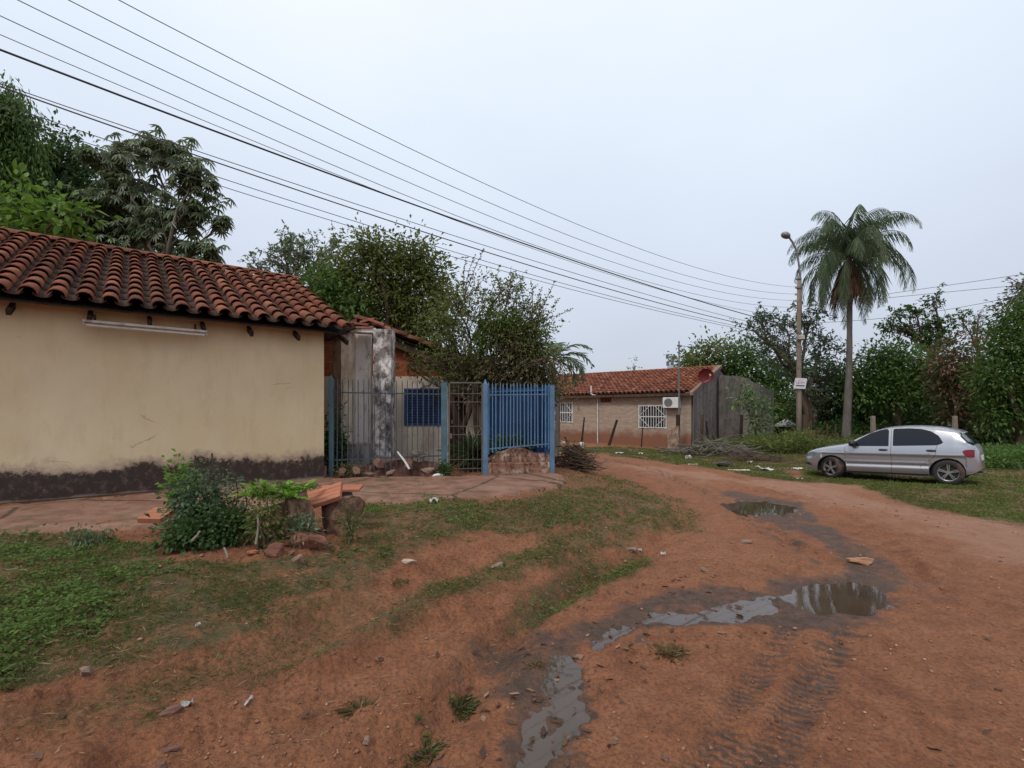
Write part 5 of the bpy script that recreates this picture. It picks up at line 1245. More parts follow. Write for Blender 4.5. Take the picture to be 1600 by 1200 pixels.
tree('umbrella_tree', 'grey green tree with drooping umbrella like leaf rosettes above the cream house', 'tree', 13.6, 270,
     [(250, 235, 62, 38), (185, 245, 50, 28), (300, 275, 48, 45), (200, 300, 75, 50), (290, 330, 72, 42), (345, 345, 26, 18), (220, 365, 95, 32), (300, 390, 62, 24), (330, 400, 24, 16), (140, 240, 22, 16), (145, 320, 40, 45), (160, 385, 60, 30)],
     (.205, .055), LF_GREY, bark=M_GBARK, kind='palmate', k=9, dens=.90, seed=5, shape=6, droop=.35, inner=.9, lump=.42, trunk=.12, twigs=9)
tree('sparse_tree', 'thin leaved airy tree on the skyline beyond the roof verge', 'tree', 25, 455,
     [(455, 385, 32, 38), (430, 400, 30, 24), (400, 412, 26, 12), (480, 400, 30, 35), (520, 385, 26, 20), (455, 425, 50, 25), (510, 420, 30, 30)], (.22, .09), LF_GREY, bark=M_BARK, kind='twig', k=8, dens=.40, seed=6, inner=.9, trunk=.2, twigs=16, spread=.14)
tree('round_tree', 'rounded olive green tree behind the ruined porch pillars', 'tree', 18.5, 610,
     [(580, 390, 55, 32), (640, 400, 55, 35), (540, 430, 45, 45), (600, 440, 75, 50), (670, 430, 40, 35), (500, 460, 30, 35), (630, 480, 70, 45), (560, 490, 60, 40), (690, 470, 30, 40), (670, 510, 50, 35), (615, 515, 50, 25)], (.19, .09), LF_OL, kind='broad', k=9, dens=.95, seed=7, inner=.8, lump=.3, trunk=.25, twigs=14, spread=.24)
tree('round_tree', 'fresh green lower boughs on the left side of the rounded tree', 'tree', 17.2, 520,
     [(500, 440, 32, 30), (520, 465, 32, 26), (550, 480, 30, 24)], (.24, .11), LF_MID, kind='broad', k=9, dens=.9, seed=8, inner=.8, trunk=.10, twigs=5)
# shrubby tree hanging over the gate
tree('twiggy_tree', 'tangled twiggy tree leaning over the gate with sparse upper twigs', 'tree', 10.3, 742,
     [(720, 470, 45, 38), (780, 460, 48, 36), (690, 500, 34, 32), (820, 480, 34, 30), (760, 500, 60, 35), (845, 500, 22, 24), (700, 540, 48, 34), (680, 570, 32, 20), (740, 560, 50, 40), (870, 590, 28, 28), (700, 600, 36, 18), (640, 572, 22, 16)],
     (.066, .034), LF_OL, kind='twig', k=9, dens=.36, seed=9, inner=.9, lump=.4, trunk=.085, twigs=20, spread=.11, base_z=.55)
tree('bushy_shrub', 'dense rounded shrub swelling over the top of the pale blue fence', 'shrub', 10.0, 800,
     [(800, 540, 50, 34, 0), (770, 580, 55, 40, .1), (830, 570, 42, 40, 0), (850, 610, 36, 26, 0), (790, 615, 50, 22, .2), (735, 590, 30, 40, .3)], (.085, .045), LF_DRYB, kind='broad', k=12, dens=1.0, seed=10, inner=.75, trunk=.09, twigs=14, spread=.09, base_z=.5)
tree('bushy_shrub', 'yellow green sprouting crown on top of the shrub over the blue fence', 'shrub', 10.1, 806,
     [(790, 512, 38, 26), (825, 520, 34, 24), (840, 545, 24, 22), (760, 530, 24, 20)], (.09, .042), leafmat('yellow_green_leaf', (.04, .075, .014), (.095, .145, .028), (.16, .21, .05)), kind='broad', k=10, dens=1.1, seed=12, inner=.8, trunk=.05, twigs=8, spread=.09, base_z=.5)
tree('bushy_shrub', 'dark shrub mass between the gate and the blue fence', 'shrub', 11.4, 790,
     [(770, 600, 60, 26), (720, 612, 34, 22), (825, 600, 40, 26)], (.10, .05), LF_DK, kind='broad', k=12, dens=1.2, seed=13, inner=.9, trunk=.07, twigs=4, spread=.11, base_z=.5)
# arching bare twigs with tiny leaves (part of their own shrub)
def arch_twigs(label, Z, base, tips, mat, seed=3, r=.008, n_leaf=26, leafs=(.05, .028)):
    rs = np.random.RandomState(seed); b = at(*base, Z); root = thing('twig_spray', label, 'branches', tuple(b)); m = MB(); parts = []
    for (mx_, my, tx, ty) in tips:
        p0 = np.array(b); p1 = np.array(at(mx_, my, Z+rs.uniform(-.3, .3))); p2 = np.array(at(tx, ty, Z+rs.uniform(-.4, .4))); pts = [((1-t)**2)*p0+2*t*(1-t)*p1+t*t*p2-np.array(b) for t in np.linspace(0, 1, 12)]
        m.tube([Vector(p) for p in pts], [r*(1.3-t) for t in np.linspace(0, 1, 12)], 4, cap=False)
        pa = np.array(pts); ii = rs.rand(n_leaf)**.7*11; i0 = np.minimum(ii.astype(int), 10); c = pa[i0]+(pa[i0+1]-pa[i0])*(ii-i0)[:, None]
        V, Fc, rep = leaf_geo(c, rs.normal(size=(n_leaf, 3))+np.array([0, 0, .3]), rs.normal(size=(n_leaf, 3)), leafs[0]*(.6+rs.rand(n_leaf)), leafs[1]*(.7+.6*rs.rand(n_leaf)), 4); parts.append((V, Fc, rep, rs.rand(n_leaf)))
    m.build('twig', M_BARK, root, fix=False); foliage_obj('leaves', parts, mat, root)
arch_twigs('long wispy twigs rising above the tangled tree at its left, crossing the cables', 10.1, (725, 470), [(722, 440, 728, 402), (735, 430, 757, 388), (728, 430, 742, 400), (745, 450, 760, 430)], LF_PURP, 1, n_leaf=40)
arch_twigs('slender upright twigs in the middle of the tangled tree', 10.1, (790, 480), [(800, 450, 798, 418), (795, 440, 802, 425), (800, 450, 818, 432), (780, 450, 776, 430)], LF_OL, 2, n_leaf=40)
arch_twigs('arching leafy twigs at the right side of the tangled tree', 10.1, (830, 505), [(835, 460, 829, 438), (840, 470, 845, 452), (855, 470, 867, 438), (860, 500, 872, 466), (870, 495, 896, 482), (850, 490, 850, 470)], LF_OL, 3, n_leaf=44)
arch_twigs('dry hanging stems trailing over the right end of the blue fence', 9.6, (850, 560), [(880, 560, 905, 640), (870, 570, 888, 620), (840, 560, 836, 610), (875, 590, 880, 630), (800, 580, 795, 625), (770, 580, 760, 640), (860, 600, 870, 615)], LF_DRYB, 4, n_leaf=50)
arch_twigs('dry tangled stems drooping in front of the brick gable', 9.9, (725, 560), [(680, 560, 645, 588), (690, 545, 655, 566), (700, 590, 670, 602), (720, 600, 715, 650), (690, 570, 640, 576)], LF_DRYB, 5, n_leaf=60)
# trunk and dead leaves seen through the gate
mb = MB(); mb.tube([at(703, 615, 9.7), at(712, 650, 9.7), at(722, 680, 9.75), at(728, 730, 9.8)], [.05, .07, .085, .10], 8); mb.tube([at(722, 672, 9.7), at(735, 640, 9.7), at(745, 600, 9.7)], [.06, .05, .04], 7)
tag(mb.build('tree_stump', M_DWOOD), 'dark leaning forked stem seen through the mesh gate', 'tree stem')

# ---------------- right side
tree('mango_tree', 'broad dark domed tree behind the brick house gable', 'tree', 37, 1160,
     [(1100, 575, 42, 28), (1150, 560, 55, 36), (1210, 590, 55, 40), (1130, 600, 70, 30), (1200, 640, 60, 45), (1250, 640, 40, 45), (1075, 565, 20, 14), (1150, 640, 60, 40)], (.30, .14), LF_MID, k=10, dens=.95, seed=20, inner=.6, lump=.32, trunk=.4, twigs=5, spread=.42)
tree('mango_tree', 'darker bronze tinted tree crown at the left of the domed tree', 'tree', 36, 1095,
     [(1092, 562, 30, 18), (1120, 548, 30, 16), (1080, 578, 26, 18)], (.40, .17), LF_OL, k=10, dens=.7, seed=22, inner=.6, trunk=.2, twigs=4, spread=.4)
tree('feathery_tree', 'tall grey green feathery tree with several bare stems beside the lamp pole', 'tree', 28, 1262,
     [(1190, 500, 26, 20), (1175, 515, 24, 14), (1225, 510, 32, 32), (1265, 500, 28, 35), (1215, 545, 42, 28), (1280, 540, 35, 35), (1250, 580, 50, 30), (1300, 590, 30, 35), (1285, 630, 26, 24)], (.26, .09), LF_BLUE, bark=M_BARK, kind='twig', k=10, dens=.42, seed=23, inner=.9, lump=.3, trunk=.22, twigs=18, spread=.20, trunks=3, fork=3.2)
HB = 'wild trees along the far side of the grass'
tree('hedge_tree', 'green tree just right of the palm trunk with sunken dark underside', 'tree', 27, 1400,
     [(1370, 560, 38, 30), (1410, 570, 45, 35), (1340, 600, 35, 40), (1390, 610, 55, 32), (1450, 580, 40, 32), (1440, 615, 45, 26)], (.23, .12), LF_MID, k=9, dens=.9, seed=24, inner=.6, trunk=.3, twigs=8, spread=.33, group=HB)
tree('hedge_tree', 'dark tree with low boughs left of the palm trunk', 'tree', 29.5, 1300,
     [(1300, 600, 40, 40), (1330, 640, 40, 40), (1270, 640, 36, 36), (1290, 660, 50, 25)], (.23, .11), LF_DK, k=9, dens=.9, seed=25, inner=.6, trunk=.2, twigs=8, spread=.33, group=HB)
tree('hedge_tree', 'tree draped with rust brown withered leaves right of the car roof', 'tree', 24, 1500,
     [(1490, 545, 28, 22), (1480, 580, 35, 25), (1475, 600, 26, 22), (1520, 570, 30, 24), (1510, 640, 30, 40), (1495, 650, 26, 34)], (.20, .10), LF_DRYB, k=9, dens=.75, seed=26, inner=.6, trunk=.2, twigs=8, spread=.3, group=HB)
tree('hedge_tree', 'rust red withered climber on the tree behind the right end of the car', 'tree', 23.3, 1488,
     [(1525, 522, 22, 11), (1478, 572, 20, 14), (1502, 590, 24, 12), (1492, 628, 12, 20), (1512, 608, 12, 12)], (.26, .12), LF_RED, k=8, dens=.4, seed=27, inner=.8, trunk=.08, twigs=5, spread=.28, group=HB)
tree('hedge_tree', 'tall full green tree cut by the right edge of the picture', 'tree', 21, 1600,
     [(1590, 500, 34, 34), (1570, 540, 36, 36), (1620, 560, 60, 60), (1550, 590, 34, 36), (1590, 620, 45, 45), (1640, 480, 50, 50), (1660, 640, 80, 70), (1555, 640, 30, 34)], (.19, .10), LF_MID, k=9, dens=.95, seed=28, inner=.6, trunk=.3, twigs=8, spread=.28, group=HB)
tree('hedge_tree', 'purplish topped crown at the upper right edge of the picture', 'tree', 22.5, 1595,
     [(1592, 462, 22, 18), (1578, 480, 16, 12), (1620, 450, 30, 25)], (.24, .10), LF_PURP, k=9, dens=.5, seed=29, inner=.8, trunk=.10, twigs=10, spread=.25, group=HB)
tree('twisted_tree', 'far twisted tree with an upright leafy tuft above the hedge', 'tree', 32, 1470,
     [(1425, 487, 30, 9), (1400, 492, 14, 7), (1455, 505, 22, 14), (1458, 468, 10, 18), (1470, 525, 26, 18), (1385, 510, 26, 9), (1420, 515, 26, 9), (1445, 530, 40, 18)], (.26, .12), LF_DK, kind='twig', k=9, dens=.75, seed=30, inner=.9, trunk=.2, twigs=14, spread=.18, group=HB)
tree('twisted_tree', 'small wind bent treetop between the hedge and the right edge tree', 'tree', 31, 1530,
     [(1505, 498, 20, 8), (1520, 508, 20, 8), (1530, 490, 14, 7), (1545, 520, 20, 14)], (.24, .10), LF_DK, kind='twig', k=9, dens=.5, seed=31, inner=.9, trunk=.15, twigs=14, spread=.18, group=HB)
tree('hedge_tree', 'deep green background tree added to darken the hollow behind the car', 'tree', 31, 1420,
     [(1350, 630, 50, 40), (1420, 640, 60, 40), (1490, 640, 55, 45), (1560, 650, 60, 45), (1400, 600, 60, 30), (1470, 610, 60, 30), (1540, 600, 60, 40), (1630, 640, 70, 60)], (.36, .18), LF_DK, k=10, dens=1.1, seed=32, inner=.9, trunk=.3, twigs=3, spread=.35, group=HB)  # dense back row added to deepen the shade under the crowns
# low undergrowth as one mass
def undergrowth(label, strips, mat, seed, L=.16, W=.06, name='undergrowth'):
    rs = np.random.RandomState(seed); parts = []
    for (px0, px1, Z0, Z1, h0, h1, n) in strips:
        f = rs.rand(n); Z = Z0+(Z1-Z0)*rs.rand(n); px = px0+(px1-px0)*f; X = (px-800)/F*Z
        g = hbase(X, Z); hh = (h0+(h1-h0)*f)*(.6+.8*(vnoise(X*1.2, Z*1.2, seed)+.5))*rs.rand(n)**.8
        P = np.stack([X, Z, g+hh], 1); D = unit(rs.normal(size=(n, 3))+np.array([0, -.2, .6]))
        parts.append(clusters(P, D, 6, L*.7, L, W, rs, 'broad', 4, .1))
    tag(foliage_obj(name, parts, mat), label, 'plants', None, 'stuff')
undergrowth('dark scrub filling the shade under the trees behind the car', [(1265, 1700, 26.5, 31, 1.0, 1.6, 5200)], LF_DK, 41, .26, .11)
undergrowth('weedy green undergrowth along the foot of the grey wall and lamp pole', [(1165, 1265, 20.5, 24, .45, .7, 1500), (1255, 1350, 21, 25, .35, .35, 900), (1100, 1175, 22, 23.4, .2, .35, 500)], LF_OL, 42, .17, .05)
undergrowth('low leafy scrub on the bank behind the rear of the car', [(1535, 1700, 15, 19, .35, .5, 1500)], LF_MID, 43, .15, .06)
tree('vine_sapling', 'pale green vine covered sapling in front of the paler blockwork wall', 'sapling', 24.5, 1183,
     [(1165, 612, 16, 12), (1178, 628, 18, 12), (1195, 638, 14, 12), (1185, 660, 18, 22), (1180, 690, 20, 12), (1160, 625, 10, 10)], (.20, .10), leafmat('pale_vine_leaf', (.045, .085, .03), (.11, .17, .06), (.2, .24, .12)), kind='broad', k=8, dens=.6, seed=45, inner=.8, trunk=.05, twigs=6, spread=.2)
tree('far_tree', 'tiny bare tree on the skyline above the tiled roof', 'tree', 90, 992, [(992, 572, 7, 8)], (.5, .2), LF_GREY, kind='twig', k=5, dens=.15, seed=46, trunk=.3, twigs=14, spread=.6)

# ---------------- palms
def feather_palm(label, base_px, Z, crown_px, crown_py, nfr, Lf, seed, trunk_r, leaflet, droop, mat, skirt=True, base_z=0, plume=1.0, trunk_mat=None, elev=(-.5, 1.35), npair=46, keep=None, th0=None, hang=.35):
    rs = np.random.RandomState(seed); bx = (base_px-800)/F*Z; root = thing('palm_tree', label, 'palm tree', (bx, Z, base_z)); top = at(crown_px, crown_py, Z); top = np.array(top)-np.array([bx, Z, base_z])
    m = MB(); k = 14; pts = [Vector(np.array([0, 0, -.2])*(1-t)+top*t+np.array([.12*math.sin(t*PI), 0, 0])) for t in np.linspace(0, 1, k)]
    m.tube(pts, [trunk_r*(1.15-.5*min(1, t*2)+.04*math.sin(i*2.1)) for i, t in enumerate(np.linspace(0, 1, k))], 12); m.build('trunk', trunk_mat or M_PALMB, root, smooth=True)
    ml = MB(); parts = []
    for i in range(nfr):
        az = i*2.39996+rs.uniform(-.3, .3); e0 = elev[0]+(elev[1]-elev[0])*(1-(i/nfr))**.9+rs.uniform(-.12, .12); L = Lf*rs.uniform(.8, 1.08)*(1-.12*(e0 < 0))
        if th0 is not None: az = th0[i % len(th0)][0]; e0 = th0[i % len(th0)][1]; L = Lf*th0[i % len(th0)][2]
        p = top.copy()+np.array([0, 0, .1]); e = e0; pts = [p.copy()]; ns = 14
        for s in range(ns):
            d = np.array([math.cos(az)*math.cos(e), math.sin(az)*math.cos(e), math.sin(e)]); p = p+d*L/ns; pts.append(p.copy()); e -= droop*(.04+.13*(s/ns)); e = max(e, -1.45)
        ml.tube([Vector(q) for q in pts], [.035*(1.05-s/ns)*Lf/4 for s in range(ns+1)], 4, cap=False)
        pa = np.array(pts); t = np.repeat(np.linspace(.12, .99, npair), 2)*ns; i0 = np.minimum(t.astype(int), ns-1); c = pa[i0]+(pa[i0+1]-pa[i0])*(t-i0)[:, None]; tan = unit(pa[i0+1]-pa[i0])
        sidev = unit(np.cross(tan, np.array([0, 0, 1.0])+rs.normal(size=(len(t), 3))*.15)); sg = np.tile([1, -1], npair)[:, None]
        up = np.cross(sidev, tan); d = unit(sidev*sg*1.0+tan*.75+up*rs.normal(size=(len(t), 1))*.35*plume+np.array([0, 0, -hang])*plume)
        ll = leaflet[0]*(np.sin(np.clip(t/ns, 0, 1)*PI*.88+.22))*(.8+.4*rs.rand(len(t)))
        V, Fc, rep = leaf_geo(c, d, up+rs.normal(size=(len(t), 3))*.3, ll, leaflet[1]*(.8+.4*rs.rand(len(t))), 6, .15, .30*plume)
        parts.append((V, Fc, rep, rs.rand(len(t))*.6+rs.rand()*.4))
    ml.build('frond_stalk', M_GBARK if not skirt else simple('green_stalk', (.09, .11, .05), .7, .2), root, fix=False); foliage_obj('crown', parts, mat, root)
    if skirt:
        n = 420; a = rs.rand(n)*2*PI; hh = rs.rand(n); c = np.stack([top[0]+np.cos(a)*(.18+.45*hh), np.sin(a)*(.18+.45*hh), top[2]-.1-hh*1.5], 1)
        d = np.stack([np.cos(a)*.25, np.sin(a)*.25, -np.ones(n)], 1)+rs.normal(size=(n, 3))*.12
        V, Fc, rep = leaf_geo(c, d, rs.normal(size=(n, 3)), .7+.7*rs.rand(n), .05+.05*rs.rand(n), 4); foliage_obj('dead_fronds', [(V, Fc, rep, rs.rand(n))], LF_DEAD, root)
    return root
feather_palm('tall feathery palm with a brown skirt of dead fronds beside the lamp pole', 1321, 25, 1326, 404, 46, 4.1, 51, .20, (.72, .018), 2.05, LF_PALM, elev=(-.85, 1.70), npair=70, hang=1.7)
feather_palm('small arching palm rising behind the blue fence corner', 866, 14, 864, 568, 9, 1.55, 52, .10, (.34, .045), 1.5, LF_PALM, skirt=False, base_z=.2, plume=.35, elev=(.2, .9), npair=30,
             th0=[(0.0, .55, .9), (.25, .15, .85), (-.3, .9, .9), (.1, -.15, .75), (PI*.9, .8, .9), (1.4, .9, .9), (-.6, .3, .8), (2.2, .5, .9), (-1.5, .9, .8)])
# spiky yucca behind the gate and fence
def rosette(name, label, cat, loc, n, L, W, mat, seed, up=.5, dr=.35, group=None, flat=1):
    rs = np.random.RandomState(seed); a = rs.rand(n)*2*PI; e = up+rs.rand(n)*(1.4-up); d = np.stack([np.cos(a)*np.cos(e), np.sin(a)*np.cos(e), np.sin(e)], 1); c = rs.normal(size=(n, 3))*np.array([.02, .02, .01])*L*2
    V, Fc, rep = leaf_geo(c, d, np.array([0, 0, 1.])+rs.normal(size=(n, 3))*.2, L*(.6+.5*rs.rand(n)), W*(.8+.4*rs.rand(n)), 6, .2, dr)
    o = foliage_obj(name, [(V, Fc, rep, rs.rand(n))], mat); o.location = loc; return tag(o, label, cat, group)
p = at(738, 700, 9.6); rosette('yucca', 'spiky yucca rosette behind the mesh gate and blue post', 'plant', (p.x, 9.6, .86), 90, .75, .04, leafmat('yucca_leaf', (.03, .05, .02), (.075, .105, .045), (.14, .17, .085)), 60, -.2, .25)
p = at(744, 735, 9.5); rosette('yucca', 'lower spiky tuft sprouting at the foot of the yucca', 'plant', (p.x, 9.5, .62), 50, .5, .035, LF_BLUE, 61, -.1, .3)
def bush(name, label, cat, loc, R, leafs, mat, n, seed, kind='broad', k=8, stems=7, shape=4, group=None, inner=.8, spread=None, stem_mat=None):
    rs = np.random.RandomState(seed); root = thing(name, label, cat, tuple(loc), 0, group); m = MB(); c = np.array([0, 0, R[2]*.95])
    P, D = crown_points(c, R, n, rs, inner, .35)
    P[:, 2] = np.abs(P[:, 2])
    for i in range(stems): limb(m, (rs.normal()*.03, rs.normal()*.03, -.05), P[rs.randint(n)], .012, .004, rs, 5, wob=.1, sides=5)
    m.build('stem', stem_mat or M_BARK, root, fix=False)
    foliage_obj('leaves', [clusters(P, D, k, spread or leafs[0]*.8, leafs[0], leafs[1], rs, kind, shape)], mat, root); return root
p = at(798, 700, 9.4); bush('garden_shrub', 'blue green shrub pressing against the pale blue pickets', 'shrub', (p.x, 9.35, .75), (.42, .2, .26), (.08, .045), LF_BLUE, 150, 62)
p = at(530, 690, 9.1); bush('garden_shrub', 'ivy green shrub in the corner by the cream wall and teal post', 'shrub', (p.x-.05, 9.0, .5), (.16, .2, .62), (.08, .05), LF_DK, 160, 63)
# ================================================================== GRASS AND SMALL THINGS
def grass_cover():
    rs = np.random.RandomState(77)
    def sample(n, r0, r1, a0=-56, a1=56, pw=1.0):
        r = r0*(r1/r0)**rs.rand(n); a = np.radians(a0+(a1-a0)*rs.rand(n)); return r*np.sin(a), r*np.cos(a), r
    # fine blades
    x, y, r = sample(1700000, 1.5, 30)
    cg = np.arange(-30, 30.01, .12); cy = np.arange(0, 30.01, .12); GX, GY = np.meshgrid(cg, cy, indexing='ij'); G0, W0 = grass_mask(GX, GY)
    ix = np.clip(((x+30)/.12).astype(int), 0, len(cg)-1); iy = np.clip((y/.12).astype(int), 0, len(cy)-1); q = rs.rand(len(x)) < np.clip(G0[ix, iy]*1.2, 0, 1); x, y, r = x[q], y[q], r[q]
    g, wv = grass_mask(x, y); pt = fbm(x, y, 2.2, 4, 91)+fbm(x, y, 9, 2, 92)*.5
    dd, s = seg_d(x, y, EDGE)
    keep = (rs.rand(len(x)) < g**1.2*np.clip(.62+pt*1.7, .04, 1)*(1-.45*wv)*.62*(1+.9*sstep((r-7)/4))) & (pud_carve(x, y) < .1)
    x, y, r = x[keep], y[keep], r[keep]; z = hfull(x, y); n = len(x); print('blades', n)
    L = (.024+.032*rs.rand(n))*np.clip(.8+r*.05, .85, 2.2); W = np.clip(.0016*r**.9, .0024, .02)*(.7+.6*rs.rand(n))
    d = np.stack([rs.normal(size=n)*.8, rs.normal(size=n)*.8, .45+.6*rs.rand(n)], 1); V, Fc, rep = leaf_geo(np.stack([x, y, z-.004], 1), d, rs.normal(size=(n, 3)), L, W, 4, .1, .15)
    pv = np.clip(.5+fbm(x, y, .8, 3, 95)*.9, 0, 1)
    tag(foliage_obj('grass', [(V, Fc, rep, np.clip(pv*.6+rs.rand(n)*.5, 0, 1))], leafmat('grass_blade', (.085, .075, .030), (.085, .105, .030), (.095, .155, .036), .3, .75, .1)), 'short patchy grass on the verges and between the wheel tracks', 'grass', None, 'stuff')
    # leafy creeping weeds
    x, y, r = sample(420000, 1.6, 12, -56, 30); g, wv = grass_mask(x, y); pt = fbm(x, y, 1.9, 4, 96)+.45*fbm(x, y, 7, 3, 98)
    keep = (rs.rand(len(x)) < g**1.5*wv*np.clip(.46+pt*2.4, .0, 1)*1.0) & (r < 11)
    x, y, r = x[keep], y[keep], r[keep]; z = hfull(x, y); n = len(x); print('weeds', n)
    L = (.009+.024*rs.rand(n)**1.6)*np.clip(.75+.09*r, .8, 1.7); d = np.stack([rs.normal(size=n), rs.normal(size=n), .25+.5*rs.rand(n)], 1)
    V, Fc, rep = leaf_geo(np.stack([x, y, z+.012+.045*rs.rand(n)*np.clip(pt[keep]*2, 0, 1)], 1), d, np.array([0, 0, 1.])+rs.normal(size=(n, 3))*.45, L, L*.55, 6, .15, .1)
    tag(foliage_obj('creeping_weeds', [(V, Fc, rep, np.clip(.25+.5*(pt[keep])+rs.rand(n)*.5, 0, 1))], leafmat('weed_leaf', (.055, .072, .024), (.080, .122, .032), (.120, .185, .046), .3, .7, .12)), 'low leafy green weeds carpeting the left foreground', 'weeds', None, 'stuff')
    # dry straw lying flat
    x, y, r = sample(160000, 1.5, 9, -56, 40); g, wv = grass_mask(x, y); dd, s = seg_d(x, y, EDGE); bank = (dd*s > -.25)
    keep = (rs.rand(len(x)) < (.05+g*.30)*bank*np.clip(.5+fbm(x, y, 1.3, 3, 99)*1.5, 0, 1)) & (pud_carve(x, y) < .1); x, y, r = x[keep], y[keep], r[keep]; z = hfull(x, y); n = len(x); print('straw', n)
    d = np.stack([rs.normal(size=n), rs.normal(size=n), rs.rand(n)*.22], 1)
    V, Fc, rep = leaf_geo(np.stack([x, y, z+.003], 1), d, rs.normal(size=(n, 3))*.4+np.array([0, 0, 1.]), .035+.06*rs.rand(n), np.clip(.0015*r, .0022, .008), 4, .1, .05)
    tag(foliage_obj('straw', [(V, Fc, rep, rs.rand(n))], leafmat('straw', (.08, .045, .025), (.17, .11, .06), (.27, .20, .12), .1, .8, .1)), 'thin dry straw and dead grass scattered over the soil', 'straw', None, 'stuff')
    # dead leaves near the ditch
    m_ = 5000; x, y, r = sample(m_, 2.2, 8, -45, 48); P = GP([(640, 1200), (760, 1010), (880, 930), (1100, 900), (1210, 930), (1180, 985), (1000, 1020), (960, 1110), (940, 1200)])
    s_ = poly_sd(x, y, P); keep = ((s_ > -.1) & (rs.rand(m_) < .20)) | (rs.rand(m_) < .012); x, y, r = x[keep], y[keep], r[keep]; z = np.maximum(hfull(x, y), WATER_Z)+.006; n = len(x)
    d = np.stack([rs.normal(size=n), rs.normal(size=n), rs.normal(size=n)*.25], 1); L = .03+.05*rs.rand(n)
    V, Fc, rep = leaf_geo(np.stack([x, y, z], 1), d, np.array([0, 0, 1.])+rs.normal(size=(n, 3))*.35, L, L*.42, 6, .35, -.1)
    tag(foliage_obj('dead_leaves', [(V, Fc, rep, rs.rand(n))], leafmat('dead_leaf', (.035, .02, .014), (.09, .05, .032), (.24, .16, .11), .05, .7, .2)), 'curled brown dead leaves lying around the ditch', 'leaf litter', None, 'stuff')
    # gravel
    n0 = 9000; x, y, r = sample(n0, 1.5, 12, -56, 56); P1 = GP([(300, 1120), (560, 1130), (560, 1230), (150, 1230)]); P2 = GP([(1100, 820), (1220, 850), (1200, 920), (1000, 905), (1050, 850)]); P3 = GP([(930, 755), (1080, 780), (1100, 800), (1000, 790)]); P4 = GP([(1250, 750), (1420, 790), (1600, 820), (1600, 850), (1380, 810), (1200, 765)])
    dn = .10+.5*sstep(fbm(x, y, 1.2, 3, 101)*1.3); 
    for P, k in ((P1, .9), (P2, .7), (P3, .8), (P4, .6)): dn = np.maximum(dn, k*(poly_sd(x, y, P) > 0))
    keep = (rs.rand(n0) < dn) & (pud_carve(x, y) < .05); x, y, r = x[keep], y[keep], r[keep]; z = hfull(x, y); n = len(x); print('gravel', n)
    sz = (.004+.010*rs.rand(n)**2.2)*np.clip(.6+.22*r, .8, 2.4); ico = np.array([(0, 0, 1), (.9, 0, .1), (.3, .85, .05), (-.7, .5, .1), (-.75, -.5, .0), (.3, -.85, .1), (0, 0, -.6)]); V = ico[None]*sz[:, None, None]*np.stack([.7+.6*rs.rand(n), .7+.6*rs.rand(n), .4+.4*rs.rand(n)], 1)[:, None, :]
    V = V*(.8+.4*rs.rand(n, 7, 1)); a = rs.rand(n)*6.28; ca, sa = np.cos(a)[:, None], np.sin(a)[:, None]; V = np.stack([V[:, :, 0]*ca-V[:, :, 1]*sa, V[:, :, 0]*sa+V[:, :, 1]*ca, V[:, :, 2]], 2)+np.stack([x, y, z+sz*.12], 1)[:, None, :]
    tri = np.array([(0, i, i % 5+1) for i in range(1, 6)]+[(6, i % 5+1, i) for i in range(1, 6)]); Fc = (np.arange(n)[:, None, None]*7+tri[None]).reshape(-1, 3)
    gm = Mt('gravel_stone'); gm.bump(gm.noise(60, 4), .4, .004); gm.fin(gm.ramp(gm.attr('var'), [(0, (.13, .055, .032)), (.6, (.27, .125, .078)), (.9, (.32, .18, .12)), (1, (.38, .26, .20))]), .9, 0, .2)
    tag(mesh_np('gravel', V.reshape(-1, 3), Fc, gm.m, fattrs={'var': np.repeat(rs.rand(n), 10)}), 'reddish gravel strewn over the dirt road and bank', 'gravel', None, 'stuff')
grass_cover()

# stones one can tell apart
def stone_at(px, py, w_, d_, h_, label, mat=None, name='stone', seed=1, rot=0, tilt=0, sink=.3, cat='stone', group=None, Z=None):
    p = gp(px, py) if Z is None else Vector(((px-800)/F*Z, Z, 0))
    if Z is not None: p.z = terrain(p.x, p.y)
    m = MB(); rock(m, (0, 0, h_*(.5-sink)), (w_, d_, h_), seed, rot=rot, tilt=tilt); o = m.build(name, mat or M_STONE, bevel=.004); o.location = p; return tag(o, label, cat, group)
stone_at(1346, 882, .27, .16, .07, 'flat orange stone lying in the mud behind the big puddle', simple('orange_stone', (.33, .17, .10), .8, .25, 9), seed=3, sink=.1)
stone_at(775, 888, .13, .10, .07, 'rounded pinkish stone in the middle grass strip', seed=4)
stone_at(640, 884, .17, .06, .04, 'pale flat stone chip left of the middle grass strip', simple('pale_stone', (.40, .30, .23), .9, .2, 9), seed=5)
stone_at(465, 880, .14, .10, .07, 'reddish stone in the weeds below the planter', seed=6)
stone_at(268, 1112, .13, .035, .035, 'long flat clay shard, upper one in the lower left soil', M_RUB, seed=7, rot=.5)
stone_at(266, 1163, .09, .03, .03, 'long flat clay shard, lower one in the lower left soil', M_RUB, seed=8, rot=.6)
stone_at(250, 1190, .06, .05, .03, 'small broken clay chunk at the lower left edge of the picture', M_RUB, seed=9)
stone_at(555, 1192, .07, .05, .04, 'pinkish pebble at the bottom edge left of the ditch', seed=10)
stone_at(905, 1024, .09, .045, .03, 'pale brown stone sitting where the rivulet meets the near pool', seed=11, sink=.1)
stone_at(1100, 896, .10, .07, .05, 'rounded tan stone on the red bank between the two puddles', seed=12)
stone_at(572, 1148, .05, .045, .035, 'pinkish stone on the bank left of the grey green weed', seed=13)
stone_at(1040, 1190, .05, .04, .03, 'small orange stone at the bottom edge of the road', M_RUB, seed=14)
